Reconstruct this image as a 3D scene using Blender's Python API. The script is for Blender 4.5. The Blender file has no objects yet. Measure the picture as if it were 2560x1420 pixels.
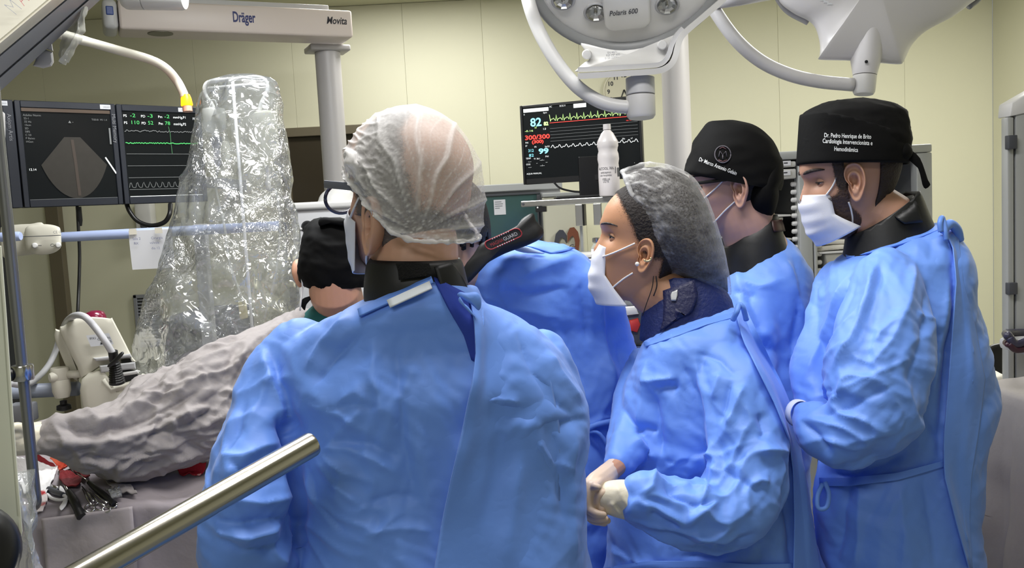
import bpy, bmesh, math, random
import numpy as np
from mathutils import Vector, Matrix
from mathutils.bvhtree import BVHTree
C = bpy.context
SC = C.scene
COL = SC.collection
PI = math.pi
rng = random.Random(7)

# ---------------------------------------------------------------- camera
F = 2200.0                                   # focal length in pixels of the 2560 px wide frame
CAM = Vector((0, 0, 1.60))
ROT = Matrix.Rotation(math.radians(85.0), 3, 'X') @ Matrix.Rotation(math.radians(-3.0), 3, 'Z')
cam_d = bpy.data.cameras.new('camera')
cam_d.sensor_width = 36.0
cam_d.lens = F / 2560 * 36
cam_d.clip_start = 0.05
cam_o = bpy.data.objects.new('camera', cam_d)
cam_o.matrix_world = Matrix.Translation(CAM) @ ROT.to_4x4()
COL.objects.link(cam_o)
SC.camera = cam_o

# ---------------------------------------------------------------- light and exposure
SC.view_settings.view_transform = 'Standard'
SC.view_settings.look = 'None'
SC.view_settings.exposure = 0.35
SC.view_settings.gamma = 1.0
SC.view_settings.use_curve_mapping = False
W = bpy.data.worlds.new('world')
SC.world = W
W.use_nodes = True
W.node_tree.nodes['Background'].inputs[0].default_value = (0.9, 0.95, 1.0, 1)
W.node_tree.nodes['Background'].inputs[1].default_value = 0.2

def area(name, loc, size, energy, col=(1, 1, 1), target=None):
    d = bpy.data.lights.new(name, 'AREA')
    d.shape = 'RECTANGLE'
    d.size, d.size_y = size
    d.energy = energy
    d.color = col
    o = bpy.data.objects.new(name, d)
    o.location = loc
    if target is not None:
        o.rotation_euler = (Vector(target) - Vector(loc)).to_track_quat('-Z', 'Y').to_euler()
    COL.objects.link(o)
    return o

area('ceiling_lamp_front', (0.1, 1.3, 2.86), (1.3, 0.4), 25, (1.0, 0.98, 0.96))
area('ceiling_lamp_table', (-0.6, 2.5, 2.86), (0.9, 0.4), 38, (0.97, 0.99, 1.0))
area('ceiling_lamp_wall', (2.1, 3.7, 2.86), (1.0, 0.4), 50, (1.0, 0.99, 0.95))
area('wall_fill_light', (-0.5, 4.7, 2.86), (1.0, 0.3), 19, (1.0, 0.99, 0.95))  # added fill light that brightens the left part of the back wall
area('ceiling_lamp_back', (-0.6, -0.9, 2.86), (1.2, 0.6), 20, (0.98, 0.99, 1.0))

# ---------------------------------------------------------------- projection helpers: a pixel of the photo to a place in the room
def ray(px, py):
    return ROT @ Vector(((px - 1280) / F, -(py - 710) / F, -1.0))
def P(px, py, d):
    return CAM + ray(px, py) * d
def Py(px, py, y):
    r = ray(px, py); return CAM + r * ((y - CAM.y) / r.y)
def Pz(px, py, z):
    r = ray(px, py); return CAM + r * ((z - CAM.z) / r.z)
def Px(px, py, x):
    r = ray(px, py); return CAM + r * ((x - CAM.x) / r.x)
def pix(co):
    """numpy (n,3) world points to pixel u, v and depth"""
    q = (np.asarray(co) - np.array(CAM)) @ np.array(ROT)
    d = -q[:, 2]
    return 1280 + F * q[:, 0] / d, 710 - F * q[:, 1] / d, d
UP = Vector((0, 0, 1))

# ---------------------------------------------------------------- materials
def lin(c):
    return tuple(((v / 255) / 12.92 if v / 255 <= 0.04045 else ((v / 255 + 0.055) / 1.055) ** 2.4) for v in c)
MATS = {}
def mat(name, col, rough=0.5, metal=0.0, bump=0.0, bscale=60.0, var=0.0, vscale=8.0, emit=None, estr=1.0, spec=0.5, sheen=0.0, sss=0.0, kind='noise', detail=3.0, alpha=1.0, dist=0.01):
    if name in MATS: return MATS[name]
    m = bpy.data.materials.new(name); m.use_nodes = True
    nt = m.node_tree; N = nt.nodes; L = nt.links
    b = N['Principled BSDF']
    c = lin(col) + (1,)
    b.inputs['Base Color'].default_value = c
    b.inputs['Roughness'].default_value = rough
    b.inputs['Metallic'].default_value = metal
    b.inputs['Specular IOR Level'].default_value = spec
    if sheen: b.inputs['Sheen Weight'].default_value = sheen
    if sss:
        b.inputs['Subsurface Weight'].default_value = sss
        b.inputs['Subsurface Radius'].default_value = (0.012, 0.005, 0.003)
        b.inputs['Subsurface Scale'].default_value = 1.0
    if alpha < 1: b.inputs['Alpha'].default_value = alpha
    tc = N.new('ShaderNodeTexCoord')
    if var:
        n = N.new('ShaderNodeTexNoise'); n.inputs['Scale'].default_value = vscale; n.inputs['Detail'].default_value = 4
        L.new(tc.outputs['Object'], n.inputs['Vector'])
        mx = N.new('ShaderNodeMix'); mx.data_type = 'RGBA'
        mx.inputs[6].default_value = tuple(v * (1 - var) for v in c[:3]) + (1,)
        mx.inputs[7].default_value = tuple(min(1, v * (1 + var)) for v in c[:3]) + (1,)
        L.new(n.outputs[0], mx.inputs[0]); L.new(mx.outputs[2], b.inputs['Base Color'])
    if bump:
        n = N.new('ShaderNodeTexNoise'); n.inputs['Scale'].default_value = bscale; n.inputs['Detail'].default_value = detail
        L.new(tc.outputs['Object'], n.inputs['Vector'])
        out = n.outputs[0]
        if kind == 'ridge':           # creases: |noise - 0.5|
            s = N.new('ShaderNodeMath'); s.operation = 'SUBTRACT'; s.inputs[1].default_value = 0.5; L.new(out, s.inputs[0])
            a = N.new('ShaderNodeMath'); a.operation = 'ABSOLUTE'; L.new(s.outputs[0], a.inputs[0]); out = a.outputs[0]
        bp = N.new('ShaderNodeBump'); bp.inputs['Strength'].default_value = bump; bp.inputs['Distance'].default_value = dist
        L.new(out, bp.inputs['Height']); L.new(bp.outputs[0], b.inputs['Normal'])
    if emit is not None:
        b.inputs['Emission Color'].default_value = lin(emit) + (1,)
        b.inputs['Emission Strength'].default_value = estr
    MATS[name] = m
    return m

# ---------------------------------------------------------------- objects
ORG = {}
def setp(o, label=None, cat=None, group=None, kind=None):
    for k, v in (('label', label), ('category', cat), ('group', group), ('kind', kind)):
        if v: o[k] = v
    return o
def empty(name, loc, label=None, cat=None, group=None, kind=None):
    o = bpy.data.objects.new(name, None); o.empty_display_size = 0.05
    o.location = loc; COL.objects.link(o); ORG[o.name] = Vector(loc)
    return setp(o, label, cat, group, kind)
def link(name, me, m=None, parent=None, smooth=False, loc=None, **kw):
    """mesh data in world coordinates -> object; origin at parent's origin (or loc)"""
    if isinstance(me, bmesh.types.BMesh):
        d = bpy.data.meshes.new(name); me.to_mesh(d); me.free(); me = d
    base = Vector(loc) if loc is not None else (ORG[parent.name] if parent is not None else None)
    if base is None:
        n = len(me.vertices); a = np.empty(n * 3); me.vertices.foreach_get('co', a); a = a.reshape(-1, 3)
        base = Vector(((a[:, 0].min() + a[:, 0].max()) / 2, (a[:, 1].min() + a[:, 1].max()) / 2, a[:, 2].min()))
    me.transform(Matrix.Translation(-base))
    o = bpy.data.objects.new(name, me); COL.objects.link(o)
    if parent is not None:
        o.parent = parent; o.location = base - ORG[parent.name]
    else: o.location = base
    ORG[o.name] = base
    if m is not None:
        if isinstance(m, (list, tuple)):
            for x in m: me.materials.append(x)
        elif not me.materials: me.materials.append(m)
    if smooth:
        me.polygons.foreach_set('use_smooth', [True] * len(me.polygons))
        if smooth != True: me.set_sharp_from_angle(angle=math.radians(smooth))
    return setp(o, **kw)

# ---------------------------------------------------------------- shapes (world coordinates, into a bmesh)
def BM(): return bmesh.new()
def hexa(bm, p, bevel=0.0, seg=2):
    """8 points: bottom 4 then top 4 (same winding)"""
    v = [bm.verts.new(q) for q in p]
    fs = [bm.faces.new([v[i] for i in f]) for f in ((3, 2, 1, 0), (4, 5, 6, 7), (0, 1, 5, 4), (1, 2, 6, 5), (2, 3, 7, 6), (3, 0, 4, 7))]
    bmesh.ops.recalc_face_normals(bm, faces=fs)
    if bevel:
        es = list({e for f in fs for e in f.edges})
        bmesh.ops.bevel(bm, geom=es, offset=bevel, segments=seg, profile=0.5, affect='EDGES', clamp_overlap=True)
    return bm
def box(bm, o, u, v, w, bevel=0.0, seg=2):
    o, u, v, w = Vector(o), Vector(u), Vector(v), Vector(w)
    return hexa(bm, [o, o + u, o + u + v, o + v, o + w, o + u + w, o + u + v + w, o + v + w], bevel, seg)
def cbox(bm, c, sx, sy, sz, rz=0.0, bevel=0.0, seg=2):
    R = Matrix.Rotation(rz, 3, 'Z'); u, v, w = R @ Vector((sx, 0, 0)), R @ Vector((0, sy, 0)), Vector((0, 0, sz))
    return box(bm, Vector(c) - (u + v + w) / 2, u, v, w, bevel, seg)
def frame_of(t, ref=UP):
    t = t.normalized()
    if abs(t.dot(ref)) > 0.98: ref = Vector((1, 0, 0))
    a = t.cross(ref).normalized(); return a, a.cross(t).normalized()
def tube(bm, pts, r, seg=12, cap=True):
    pts = [Vector(p) for p in pts]; n = len(pts)
    rs = r if isinstance(r, (list, tuple)) else [r] * n
    rings = []; a = None
    for i, p in enumerate(pts):
        t = (pts[min(i + 1, n - 1)] - pts[max(i - 1, 0)])
        if t.length < 1e-9: t = UP.copy()
        t.normalize()
        if a is None: a, b = frame_of(t)
        else:
            a = (a - t * a.dot(t)); a.normalize(); b = a.cross(t)
        rings.append([bm.verts.new(p + (a * math.cos(k * 2 * PI / seg) + b * math.sin(k * 2 * PI / seg)) * rs[i]) for k in range(seg)])
    fs = []
    for i in range(n - 1):
        for k in range(seg):
            fs.append(bm.faces.new((rings[i][k], rings[i][(k + 1) % seg], rings[i + 1][(k + 1) % seg], rings[i + 1][k])))
    if cap:
        fs.append(bm.faces.new(rings[0][::-1])); fs.append(bm.faces.new(rings[-1]))
    bmesh.ops.recalc_face_normals(bm, faces=fs)
    return bm
def smooth_path(pts, k=8):
    """Catmull-Rom through points"""
    p = [Vector(q) for q in pts]; p = [p[0] * 2 - p[1]] + p + [p[-1] * 2 - p[-2]]; out = []
    for i in range(1, len(p) - 2):
        for j in range(k):
            t = j / k; a, b, c, d = p[i - 1], p[i], p[i + 1], p[i + 2]
            out.append(0.5 * ((2 * b) + (c - a) * t + (2 * a - 5 * b + 4 * c - d) * t * t + (3 * b - a - 3 * c + d) * t ** 3))
    return out + [p[-2]]
def lathe(bm, prof, o, ax=UP, seg=24, a0=0.0, a1=2 * PI):
    """profile [(r, h)] turned about axis ax at o"""
    o = Vector(o); ax = Vector(ax).normalized(); a, b = frame_of(ax)
    full = abs(a1 - a0 - 2 * PI) < 1e-6; ns = seg if full else seg + 1
    rings = []
    for r, h in prof:
        if r < 1e-6: rings.append([bm.verts.new(o + ax * h)])
        else: rings.append([bm.verts.new(o + ax * h + (a * math.cos(a0 + (a1 - a0) * k / seg) + b * math.sin(a0 + (a1 - a0) * k / seg)) * r) for k in range(ns)])
    fs = []
    for i in range(len(rings) - 1):
        A, B = rings[i], rings[i + 1]
        for k in range(seg):
            k2 = (k + 1) % ns
            q = [A[k % len(A)], A[k2 % len(A)], B[k2 % len(B)], B[k % len(B)]]
            q = list(dict.fromkeys(q))
            if len(q) >= 3: fs.append(bm.faces.new(q))
    bmesh.ops.recalc_face_normals(bm, faces=fs)
    return bm
def prism(bm, poly, w, bevel=0.0, seg=2):
    """closed 3-D polygon extruded by vector w"""
    w = Vector(w); A = [bm.verts.new(p) for p in poly]; B = [bm.verts.new(Vector(p) + w) for p in poly]; n = len(poly)
    fs = [bm.faces.new(A[::-1]), bm.faces.new(B)] + [bm.faces.new((A[i], A[(i + 1) % n], B[(i + 1) % n], B[i])) for i in range(n)]
    bmesh.ops.recalc_face_normals(bm, faces=fs)
    if bevel:
        es = [e for e in {e for f in fs[:2] for e in f.edges}]
        bmesh.ops.bevel(bm, geom=es, offset=bevel, segments=seg, profile=0.5, affect='EDGES', clamp_overlap=True)
    return bm
def rrect(o, ux, uy, w, h, r, n=5):
    """rounded rectangle points centred at o"""
    o = Vector(o); out = []
    for cx, cy, a0 in ((w / 2 - r, h / 2 - r, 0), (-w / 2 + r, h / 2 - r, PI / 2), (-w / 2 + r, -h / 2 + r, PI), (w / 2 - r, -h / 2 + r, 1.5 * PI)):
        for k in range(n + 1):
            a = a0 + PI / 2 * k / n
            out.append(o + ux * (cx + r * math.cos(a)) + uy * (cy + r * math.sin(a)))
    return out
FONTC = {}
def text(name, s, o, ux, uy, size, m, parent=None, align='LEFT', shear=0.0, sx=1.0, bold=0.0, off=0.0, wrap=None, **kw):
    """flat lettering as mesh; baseline at o, running along ux, up along uy"""
    ux = Vector(ux).normalized(); uy = Vector(uy).normalized(); n = ux.cross(uy)
    cu = bpy.data.curves.new(name, 'FONT'); cu.body = s; cu.size = size; cu.align_x = align; cu.shear = shear; cu.offset = bold
    cu.resolution_u = 3
    t = bpy.data.objects.new('tmp', cu); COL.objects.link(t)
    me = bpy.data.meshes.new_from_object(t.evaluated_get(C.evaluated_depsgraph_get()))
    bpy.data.objects.remove(t); bpy.data.curves.remove(cu)
    M = Matrix((ux * sx, uy, n)).transposed().to_4x4(); M.translation = Vector(o) + n * off
    if wrap: 
        for v in me.vertices: v.co = wrap(v.co)
    else: me.transform(M)
    me.materials.clear()
    return link(name, me, m, parent, **kw)
def ribbon(bm, pts, w, n):
    """flat strip along points with width w in the plane of normal n"""
    pts = [Vector(p) for p in pts]; prev = None
    for i, p in enumerate(pts):
        t = (pts[min(i + 1, len(pts) - 1)] - pts[max(i - 1, 0)]).normalized(); s = t.cross(n).normalized() * w / 2
        c = (bm.verts.new(p - s), bm.verts.new(p + s))
        if prev: bm.faces.new((prev[0], prev[1], c[1], c[0]))
        prev = c
    return bm
def quad(bm, o, u, v):
    o, u, v = Vector(o), Vector(u), Vector(v)
    return bm.faces.new([bm.verts.new(q) for q in (o, o + u, o + u + v, o + v)])
# ---------------------------------------------------------------- numpy noise
_perm = np.random.RandomState(3).permutation(256); _perm = np.concatenate([_perm, _perm])
_g = np.random.RandomState(5).normal(size=(256, 3)); _g /= np.linalg.norm(_g, axis=1)[:, None]
def pnoise(p):
    p = np.asarray(p, float); i = np.floor(p).astype(int); f = p - i; i &= 255
    u = f * f * f * (f * (f * 6 - 15) + 10); r = 0
    for dx in (0, 1):
        for dy in (0, 1):
            for dz in (0, 1):
                h = _perm[(_perm[(_perm[(i[:, 0] + dx) & 255] + i[:, 1] + dy) & 255] + i[:, 2] + dz) & 255]
                d = f - np.array((dx, dy, dz)); w = 1
                for k, q in enumerate((dx, dy, dz)): w = w * (u[:, k] if q else 1 - u[:, k])
                r = r + w * (d * _g[h]).sum(1)
    return r * 1.5
def ridged(p):
    return 1 - 2 * np.abs(pnoise(p))

# ---------------------------------------------------------------- materials of the room
M_wall = mat('wall_paint', (208, 206, 182), 0.55, bump=0.05, bscale=300, var=0.02, vscale=2, dist=0.002)
M_joint = mat('wall_joint', (196, 193, 168), 0.7)
M_ceil = mat('ceiling_paint', (196, 194, 164), 0.8)
M_floor = mat('floor_vinyl', (150, 152, 150), 0.35, var=0.05, vscale=30)
M_white = mat('white_enamel', (208, 207, 205), 0.34, spec=0.5)
M_cream = mat('cream_plastic', (214, 210, 196), 0.38)
M_warm = mat('warm_white_enamel', (216, 204, 198), 0.4)
M_lgrey = mat('light_grey_plastic', (188, 188, 190), 0.4)
M_grey = mat('grey_plastic', (136, 138, 144), 0.45)
M_dgrey = mat('dark_grey_plastic', (70, 72, 78), 0.5)
M_black = mat('black_plastic', (18, 18, 20), 0.4)
M_bezel = mat('navy_black_bezel', (34, 38, 48), 0.45)
M_steel = mat('brushed_steel', (176, 176, 172), 0.32, metal=0.9)
M_chrome = mat('chrome', (196, 196, 196), 0.2, metal=1.0)
M_alu = mat('anodised_aluminium', (176, 178, 178), 0.4, metal=0.35)
M_rail = mat('pale_blue_rail', (168, 182, 220), 0.35)
M_brown = mat('bronze_frame', (96, 88, 70), 0.5)
M_darkglass = mat('smoked_glass', (56, 50, 40), 0.18)
M_teal = mat('teal_glass', (62, 92, 90), 0.15)
M_paper = mat('white_paper', (224, 224, 230), 0.8)
M_ink = mat('dark_ink', (44, 44, 52), 0.6)
M_navy = mat('navy_print', (28, 40, 104), 0.5)
M_red = mat('red_print', (190, 40, 48), 0.5)

# ---------------------------------------------------------------- the shell
YW = 5.5
ZC = Py(880, 14, YW).z
XR = Py(2483, 500, YW).x
XL, YB = -4.2, -2.6
o = box(BM(), (XL - .1, YB - .1, -0.1), (XR - XL + .3, 0, 0), (0, YW - YB + .3, 0), (0, 0, 0.1)); link('floor', o, M_floor, kind='structure')
o = box(BM(), (XL - .1, YB - .1, ZC), (XR - XL + .3, 0, 0), (0, YW - YB + .3, 0), (0, 0, 0.1)); link('ceiling', o, M_ceil, kind='structure')
wb = link('wall_back', box(BM(), (XL, YW + .012, 0), (XR - XL, 0, 0), (0, .1, 0), (0, 0, ZC)), M_joint, kind='structure')
seams = [XL] + [Py(p, 300, YW).x for p in (-330, 118, 496, 742, 1021, 1217, 1455, 1700, 1950, 2263)] + [XR]
for a, b in zip(seams, seams[1:]):
    link('wall_panel', box(BM(), (a + .0005, YW, 0.0), (b - a - .001, 0, 0), (0, .0115, 0), (0, 0, ZC - .002), bevel=.0008, seg=1), M_wall, wb)
wr = link('wall_right', box(BM(), (XR + .012, YB, 0), (.1, 0, 0), (0, YW - YB, 0), (0, 0, ZC)), M_joint, kind='structure')
ys = [YB, -1.4, -0.2, 1.0, 2.2, 3.4, 4.6, YW]
for a, b in zip(ys, ys[1:]):
    link('wall_panel', box(BM(), (XR, a + .0015, 0), (.0115, 0, 0), (0, b - a - .003, 0), (0, 0, ZC - .002), bevel=.0018, seg=1), M_wall, wr)
link('wall_left', box(BM(), (XL - .1, YB, 0), (.1, 0, 0), (0, YW - YB, 0), (0, 0, ZC)), M_wall, kind='structure')
link('wall_front', box(BM(), (XL, YB - .1, 0), (XR - XL, 0, 0), (0, .1, 0), (0, 0, ZC)), M_wall, kind='structure')

# door with dark glass in the back wall
def pw(px, py, off=0.0): return Py(px, py, YW - off)
a, b = pw(700, 330).x, pw(1000, 330).x; zt = pw(800, 318).z
dr = empty('door_1', (a, YW, 0), kind='structure')
fw = .055
bm = BM(); box(bm, (a, YW - .05, zt - fw), (b - a, 0, 0), (0, .05, 0), (0, 0, fw), .004)
box(bm, (a, YW - .05, 0), (fw, 0, 0), (0, .05, 0), (0, 0, zt - fw - .001), .004); box(bm, (b - fw, YW - .05, 0), (fw, 0, 0), (0, .05, 0), (0, 0, zt - fw - .001), .004)
link('door_frame', bm, M_brown, dr)
link('door_pane', box(BM(), (a + fw, YW - .02, 0.01), (b - a - 2 * fw, 0, 0), (0, .015, 0), (0, 0, zt - fw - .011)), M_darkglass, dr)
# bronze post beside the left panels, seen below the monitors
x0, x1 = pw(133, 620).x, pw(166, 620).x
link('trim_1', box(BM(), (x0, YW - .06, 0), (x1 - x0, 0, 0), (0, .058, 0), (0, 0, 1.95), .004), M_brown, kind='structure')
x0, x1 = pw(-40, 540).x, pw(17, 540).x
link('trim_2', box(BM(), (x0, YW - .06, 0), (x1 - x0, 0, 0), (0, .058, 0), (0, 0, 1.95), .004), M_dgrey, kind='structure')

# ventilation grille low on the wall
vg = empty('wall_vent', pw(365, 870), 'grey louvred air vent low on the yellow wall behind the plastic drape', 'vent')
TL = pw(335, 737); wv, hv = pw(400, 737).x - TL.x, TL.z - pw(345, 868).z
hv = max(hv, .32)
bm = BM()
t = .022
box(bm, (TL.x, YW - .02, TL.z - hv), (t, 0, 0), (0, .018, 0), (0, 0, hv), .003); box(bm, (TL.x + wv - t, YW - .02, TL.z - hv), (t, 0, 0), (0, .018, 0), (0, 0, hv), .003)
box(bm, (TL.x, YW - .02, TL.z - t), (wv, 0, 0), (0, .018, 0), (0, 0, t), .003); box(bm, (TL.x, YW - .02, TL.z - hv), (wv, 0, 0), (0, .018, 0), (0, 0, t), .003)
link('vent_frame', bm, M_grey, vg)
link('backing', box(BM(), (TL.x + .004, YW - .004, TL.z - hv + .004), (wv - .008, 0, 0), (0, .003, 0), (0, 0, hv - .008)), M_black, vg)
for k in range(14):
    z = TL.z - .04 - k * (hv - .06) / 13
    link('slat', box(BM(), (TL.x + t, YW - .016, z), (wv - 2 * t, 0, 0), (0, .012, .009), (0, -.0012, .003)), M_grey, vg)

# soap dispenser on the wall
c = pw(372, 545)
sd = empty('soap_dispenser', (c.x, YW, c.z - .09), 'white wall dispenser behind the hanging black cable loop', 'dispenser')
bm = BM(); prism(bm, rrect((c.x, YW - .09, c.z), Vector((1, 0, 0)), UP, .10, .22, .03), (0, .09, 0), .012)
link('dispenser_body', bm, M_white, sd, smooth=40)
bm = BM(); lathe(bm, [(.022, 0), (.022, .006), (.016, .008), (.0, .008)], (c.x + .004, YW - .09, c.z - .045), (0, -1, 0), 20); link('outlet', bm, M_dgrey, sd)

# wall clock
cc = pw(1559, 228); R = 51 * 5.5 / F
ck = empty('wall_clock', (cc.x, YW, cc.z - R), 'round white wall clock half hidden behind the surgical lamp', 'clock')
link('clock_face', lathe(BM(), [(0, .02), (R * .93, .02), (R * .95, .026), (R, .024), (R * 1.01, .0), (0, 0)], (cc.x, YW - .001, cc.z), (0, -1, 0), 40), mat('clock_white', (196, 192, 172), .5), ck, smooth=35)
for k in range(1, 13):
    a = PI / 2 - k * PI / 6; r = 38 * 5.5 / F
    s = str(k); text('numeral', s, (cc.x + r * math.cos(a), YW - .022, cc.z + r * math.sin(a) - .013), (1, 0, 0), UP, .036, M_ink, ck, align='CENTER', bold=.001)
for nm, an, ln in (('hour_hand', -112, .05), ('minute_hand', -66, .08)):
    a = math.radians(an); d = Vector((math.cos(a), 0, math.sin(a))); n = Vector((0, -1, 0)); s = d.cross(n)
    bm = BM(); q0 = Vector((cc.x, YW - .024, cc.z + .006)); prism(bm, [q0 - s * .004, q0 + s * .004, q0 + d * ln + s * .0025, q0 + d * ln - s * .0025], (0, .001, 0)); link(nm, bm, M_black, ck)

# ---------------------------------------------------------------- round columns and the ceiling supply beam
zb = P(884, 93, 4.3).z
R0, L0 = P(884, 93, 4.3), Pz(300, 72, P(884, 93, 4.3).z)
dirb = (L0 - R0); dirb.z = 0; Lb = dirb.length; ub = dirb.normalized(); nb = Vector((ub.y, -ub.x, 0))
if nb.y < 0: nb = -nb           # pointing away from the camera
hb = (P(884, 27, 4.3) - R0).z
sb = empty('supply_beam', R0, 'long pale ceiling supply beam with blue lettering on its side', 'supply beam')
dp = .20
bm = BM(); box(bm, R0 - ub * 0.0, ub * Lb, nb * dp, UP * hb, .012, 3); link('beam_body', bm, M_warm, sb, smooth=40)
bm = BM(); box(bm, R0 + ub * (Lb + .004), ub * .06, nb * dp, UP * hb, .02, 3); link('end_cap', bm, M_lgrey, sb, smooth=40)
q = R0 + ub * (Lb + .004 + .016) + UP * hb * .45; bm = BM(); box(bm, q - nb * .004, ub * .030, nb * .03, UP * hb * .3, .004); link('blue_clip', bm, mat('blue_clip', (44, 70, 138), .4), sb, label='small blue clip')
bm = BM(); lathe(bm, [(.055, 0), (.055, .003), (.05, .004), (0, .004)], R0 + ub * (Lb - .17) + nb * .07, (0, 0, -1), 28); link('port_cover', bm, mat('dim_cover', (118, 114, 100), .5), sb, label='round grey port cover')
bm = BM(); box(bm, R0 + UP * (hb + .001) + ub * .1 + nb * .05, ub * (Lb - .1), nb * .1, UP * .03, .004); link('top_rail', bm, M_lgrey, sb)
fn = -nb; ux = -ub
def on_beam(px, py):
    r = ray(px, py); t = (R0 - CAM).dot(fn) / r.dot(fn); return CAM + r * t
# brand lettering on the beam face
p0, p1 = on_beam(582, 53), on_beam(637, 53); text('lettering', 'Dräger', p0 - UP * 0.002, ux, UP, .066, M_navy, sb, sx=(p1 - p0).length / .185, bold=.0016, off=.0012)
p0, p1 = on_beam(816, 59), on_beam(868, 60); text('lettering', 'Movita', p0, ux, UP, .048, M_ink, sb, shear=.25, sx=(p1 - p0).length / .135, bold=.0008, off=.0012)
def column(px0, px1, py, d, ztop, name, label, flange=True):
    c0, c1 = P(px0, py, d), P(px1, py, d); r = (c1 - c0).length / 2; c = (c0 + c1) / 2; c.y += r
    e = empty(name, (c.x, c.y, 0), label, 'column')
    link('shaft', lathe(BM(), [(0, 0), (r, 0), (r, ztop), (0, ztop)], (c.x, c.y, 0), UP, 40), M_lgrey2, e, smooth=40)
    if flange:
        link('flange', box(BM(), (c.x, c.y, ztop + .001) - ub * (r * 1.75) - nb * (r * 1.25) if False else Vector((c.x, c.y, ztop + .001)) - ub * (r * 1.6) - nb * (r * 1.15), ub * r * 3.2, nb * r * 2.3, UP * .03, .008, 3), M_lgrey2, e, smooth=40)
    return e
M_lgrey2 = mat('column_grey', (182, 179, 180), 0.38)
ec = column(779, 843, 110, 4.42, zb - .034, 'supply_column', 'pale grey round column carrying the right end of the supply beam')
column(1663, 1733, 260, 4.3, ZC - .002, 'ceiling_column', 'pale grey round column standing behind the front surgical lamp', False)
# ---------------------------------------------------------------- left monitor bank
M_scr = mat('screen_dark', (8, 10, 11), 0.35, emit=(18, 22, 24), estr=0.5, spec=.2)
def glow(name, c, s=1.0): return mat('glow_' + name, c, 0.5, emit=c, estr=s)
G_white, G_green, G_red, G_cyan, G_grey, G_lime = glow('white', (215, 218, 218), .75), glow('green', (70, 180, 95), .6), glow('red', (235, 60, 50), 1.0), glow('cyan', (130, 215, 235), 1.0), glow('grey', (104, 106, 106), .5), glow('lime', (190, 235, 140), .9)
class Face:
    """a flat rectangle in space addressed with u to the right and v downward, both 0..1"""
    def __init__(s, tl, tr, bl):
        s.o, s.u, s.v = Vector(tl), Vector(tr) - Vector(tl), Vector(bl) - Vector(tl)
        s.n = s.v.cross(s.u).normalized()
        if s.n.dot(CAM - s.o) < 0: s.n = -s.n
    def at(s, u, v, off=0.0): return s.o + s.u * u + s.v * v + s.n * off
    def text(s, t, u, v, size, m, parent, w=None, name='screen_text', off=.002, **k):
        o = text(name, t, s.at(u, v, off), s.u, -s.v, size * s.v.length, m, parent, **k)
        if w:
            me = o.data; ux = s.u.normalized(); base = ORG[o.name]
            xs = [((base + q.co) - s.o).dot(ux) for q in me.vertices]
            if xs:
                x0, L = min(xs), max(xs) - min(xs); f = w * s.u.length / L
                for q, x in zip(me.vertices, xs): q.co += ux * ((x - x0) * (f - 1))
        return o
    def line(s, pts, w, m, parent, name='trace', off=.0015):
        return link(name, ribbon(BM(), [s.at(u, v, off) for u, v in pts], w, s.n), m, parent)
    def rect(s, u0, v0, u1, v1, m, parent, name, off=.001):
        bm = BM(); quad(bm, s.at(u0, v0, off), s.u * (u1 - u0), s.v * (v1 - v0)); return link(name, bm, m, parent)
def monitor(name, tl, tr, bl, label, bez=(.05, .05, .06, .08), depth=.05, mbez=None):
    f = Face(tl, tr, bl); mb = mbez or M_bezel
    e = empty(name, f.at(.5, 1.0, -depth / 2), label, 'monitor')
    l, r, t, b = bez
    bm = BM(); box(bm, f.at(0, 1, -depth), f.u, -f.v, f.n * (depth - .006), .006); link('housing', bm, mb, e, smooth=40)
    bm = BM()
    for u0, v0, u1, v1 in ((0, 0, l, 1), (1 - r, 0, 1, 1), (l, 0, 1 - r, t), (l, 1 - b, 1 - r, 1)):
        box(bm, f.at(u0, v1, -.006), f.u * (u1 - u0), -f.v * (v1 - v0), f.n * .008, .002, 1)
    link('bezel', bm, mb, e, smooth=40)
    link('screen', quad_bm(f, l, t, 1 - r, 1 - b), M_scr, e)
    return e, f
def quad_bm(f, u0, v0, u1, v1, off=-.004):
    bm = BM(); quad(bm, f.at(u0, v0, off), f.u * (u1 - u0), f.v * (v1 - v0)); return bm
da, db, dc = 3.0, 3.23, 3.47
A0, A1 = P(34, 250, da), P(62, 518, da); B0, B1 = P(290, 268, db), P(311, 516, db)
ex = (B0 - A0); ez = A1 - A0; ez = Vector((0, 0, -1)) * ((A1 - A0).length + (B1 - B0).length) / 2
ex.z = 0
gapv = ex * .012
e1, f1 = monitor('monitor', A0 - ex, A0 - gapv, A0 - ex + ez, 'black wall monitor with white menu marks, cut off by the left edge', (.05, .10, .055, .075))
e2, f2 = monitor('monitor', A0, A0 + ex - gapv, A0 + ez, 'black monitor showing a dark fan shaped ultrasound image', (.055, .055, .065, .075))
e3, f3 = monitor('monitor', A0 + ex, A0 + ex * 1.95, A0 + ex + ez, 'black monitor with green pressure numbers and wave traces, half behind plastic', (.06, .055, .065, .075))
# stickers on the bezels
M_stick = mat('sticker_white', (214, 216, 222), .6)
for e, f, u in ((e1, f1, .84), (e2, f2, .84), (e3, f3, .72)):
    f.rect(u, .012, u + .11, .055, M_stick, e, 'sticker', .003)
    f.text('UNIDADE', u + .03, .042, .022, M_grey, e, w=.07, name='sticker_text', off=.0036)
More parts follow.
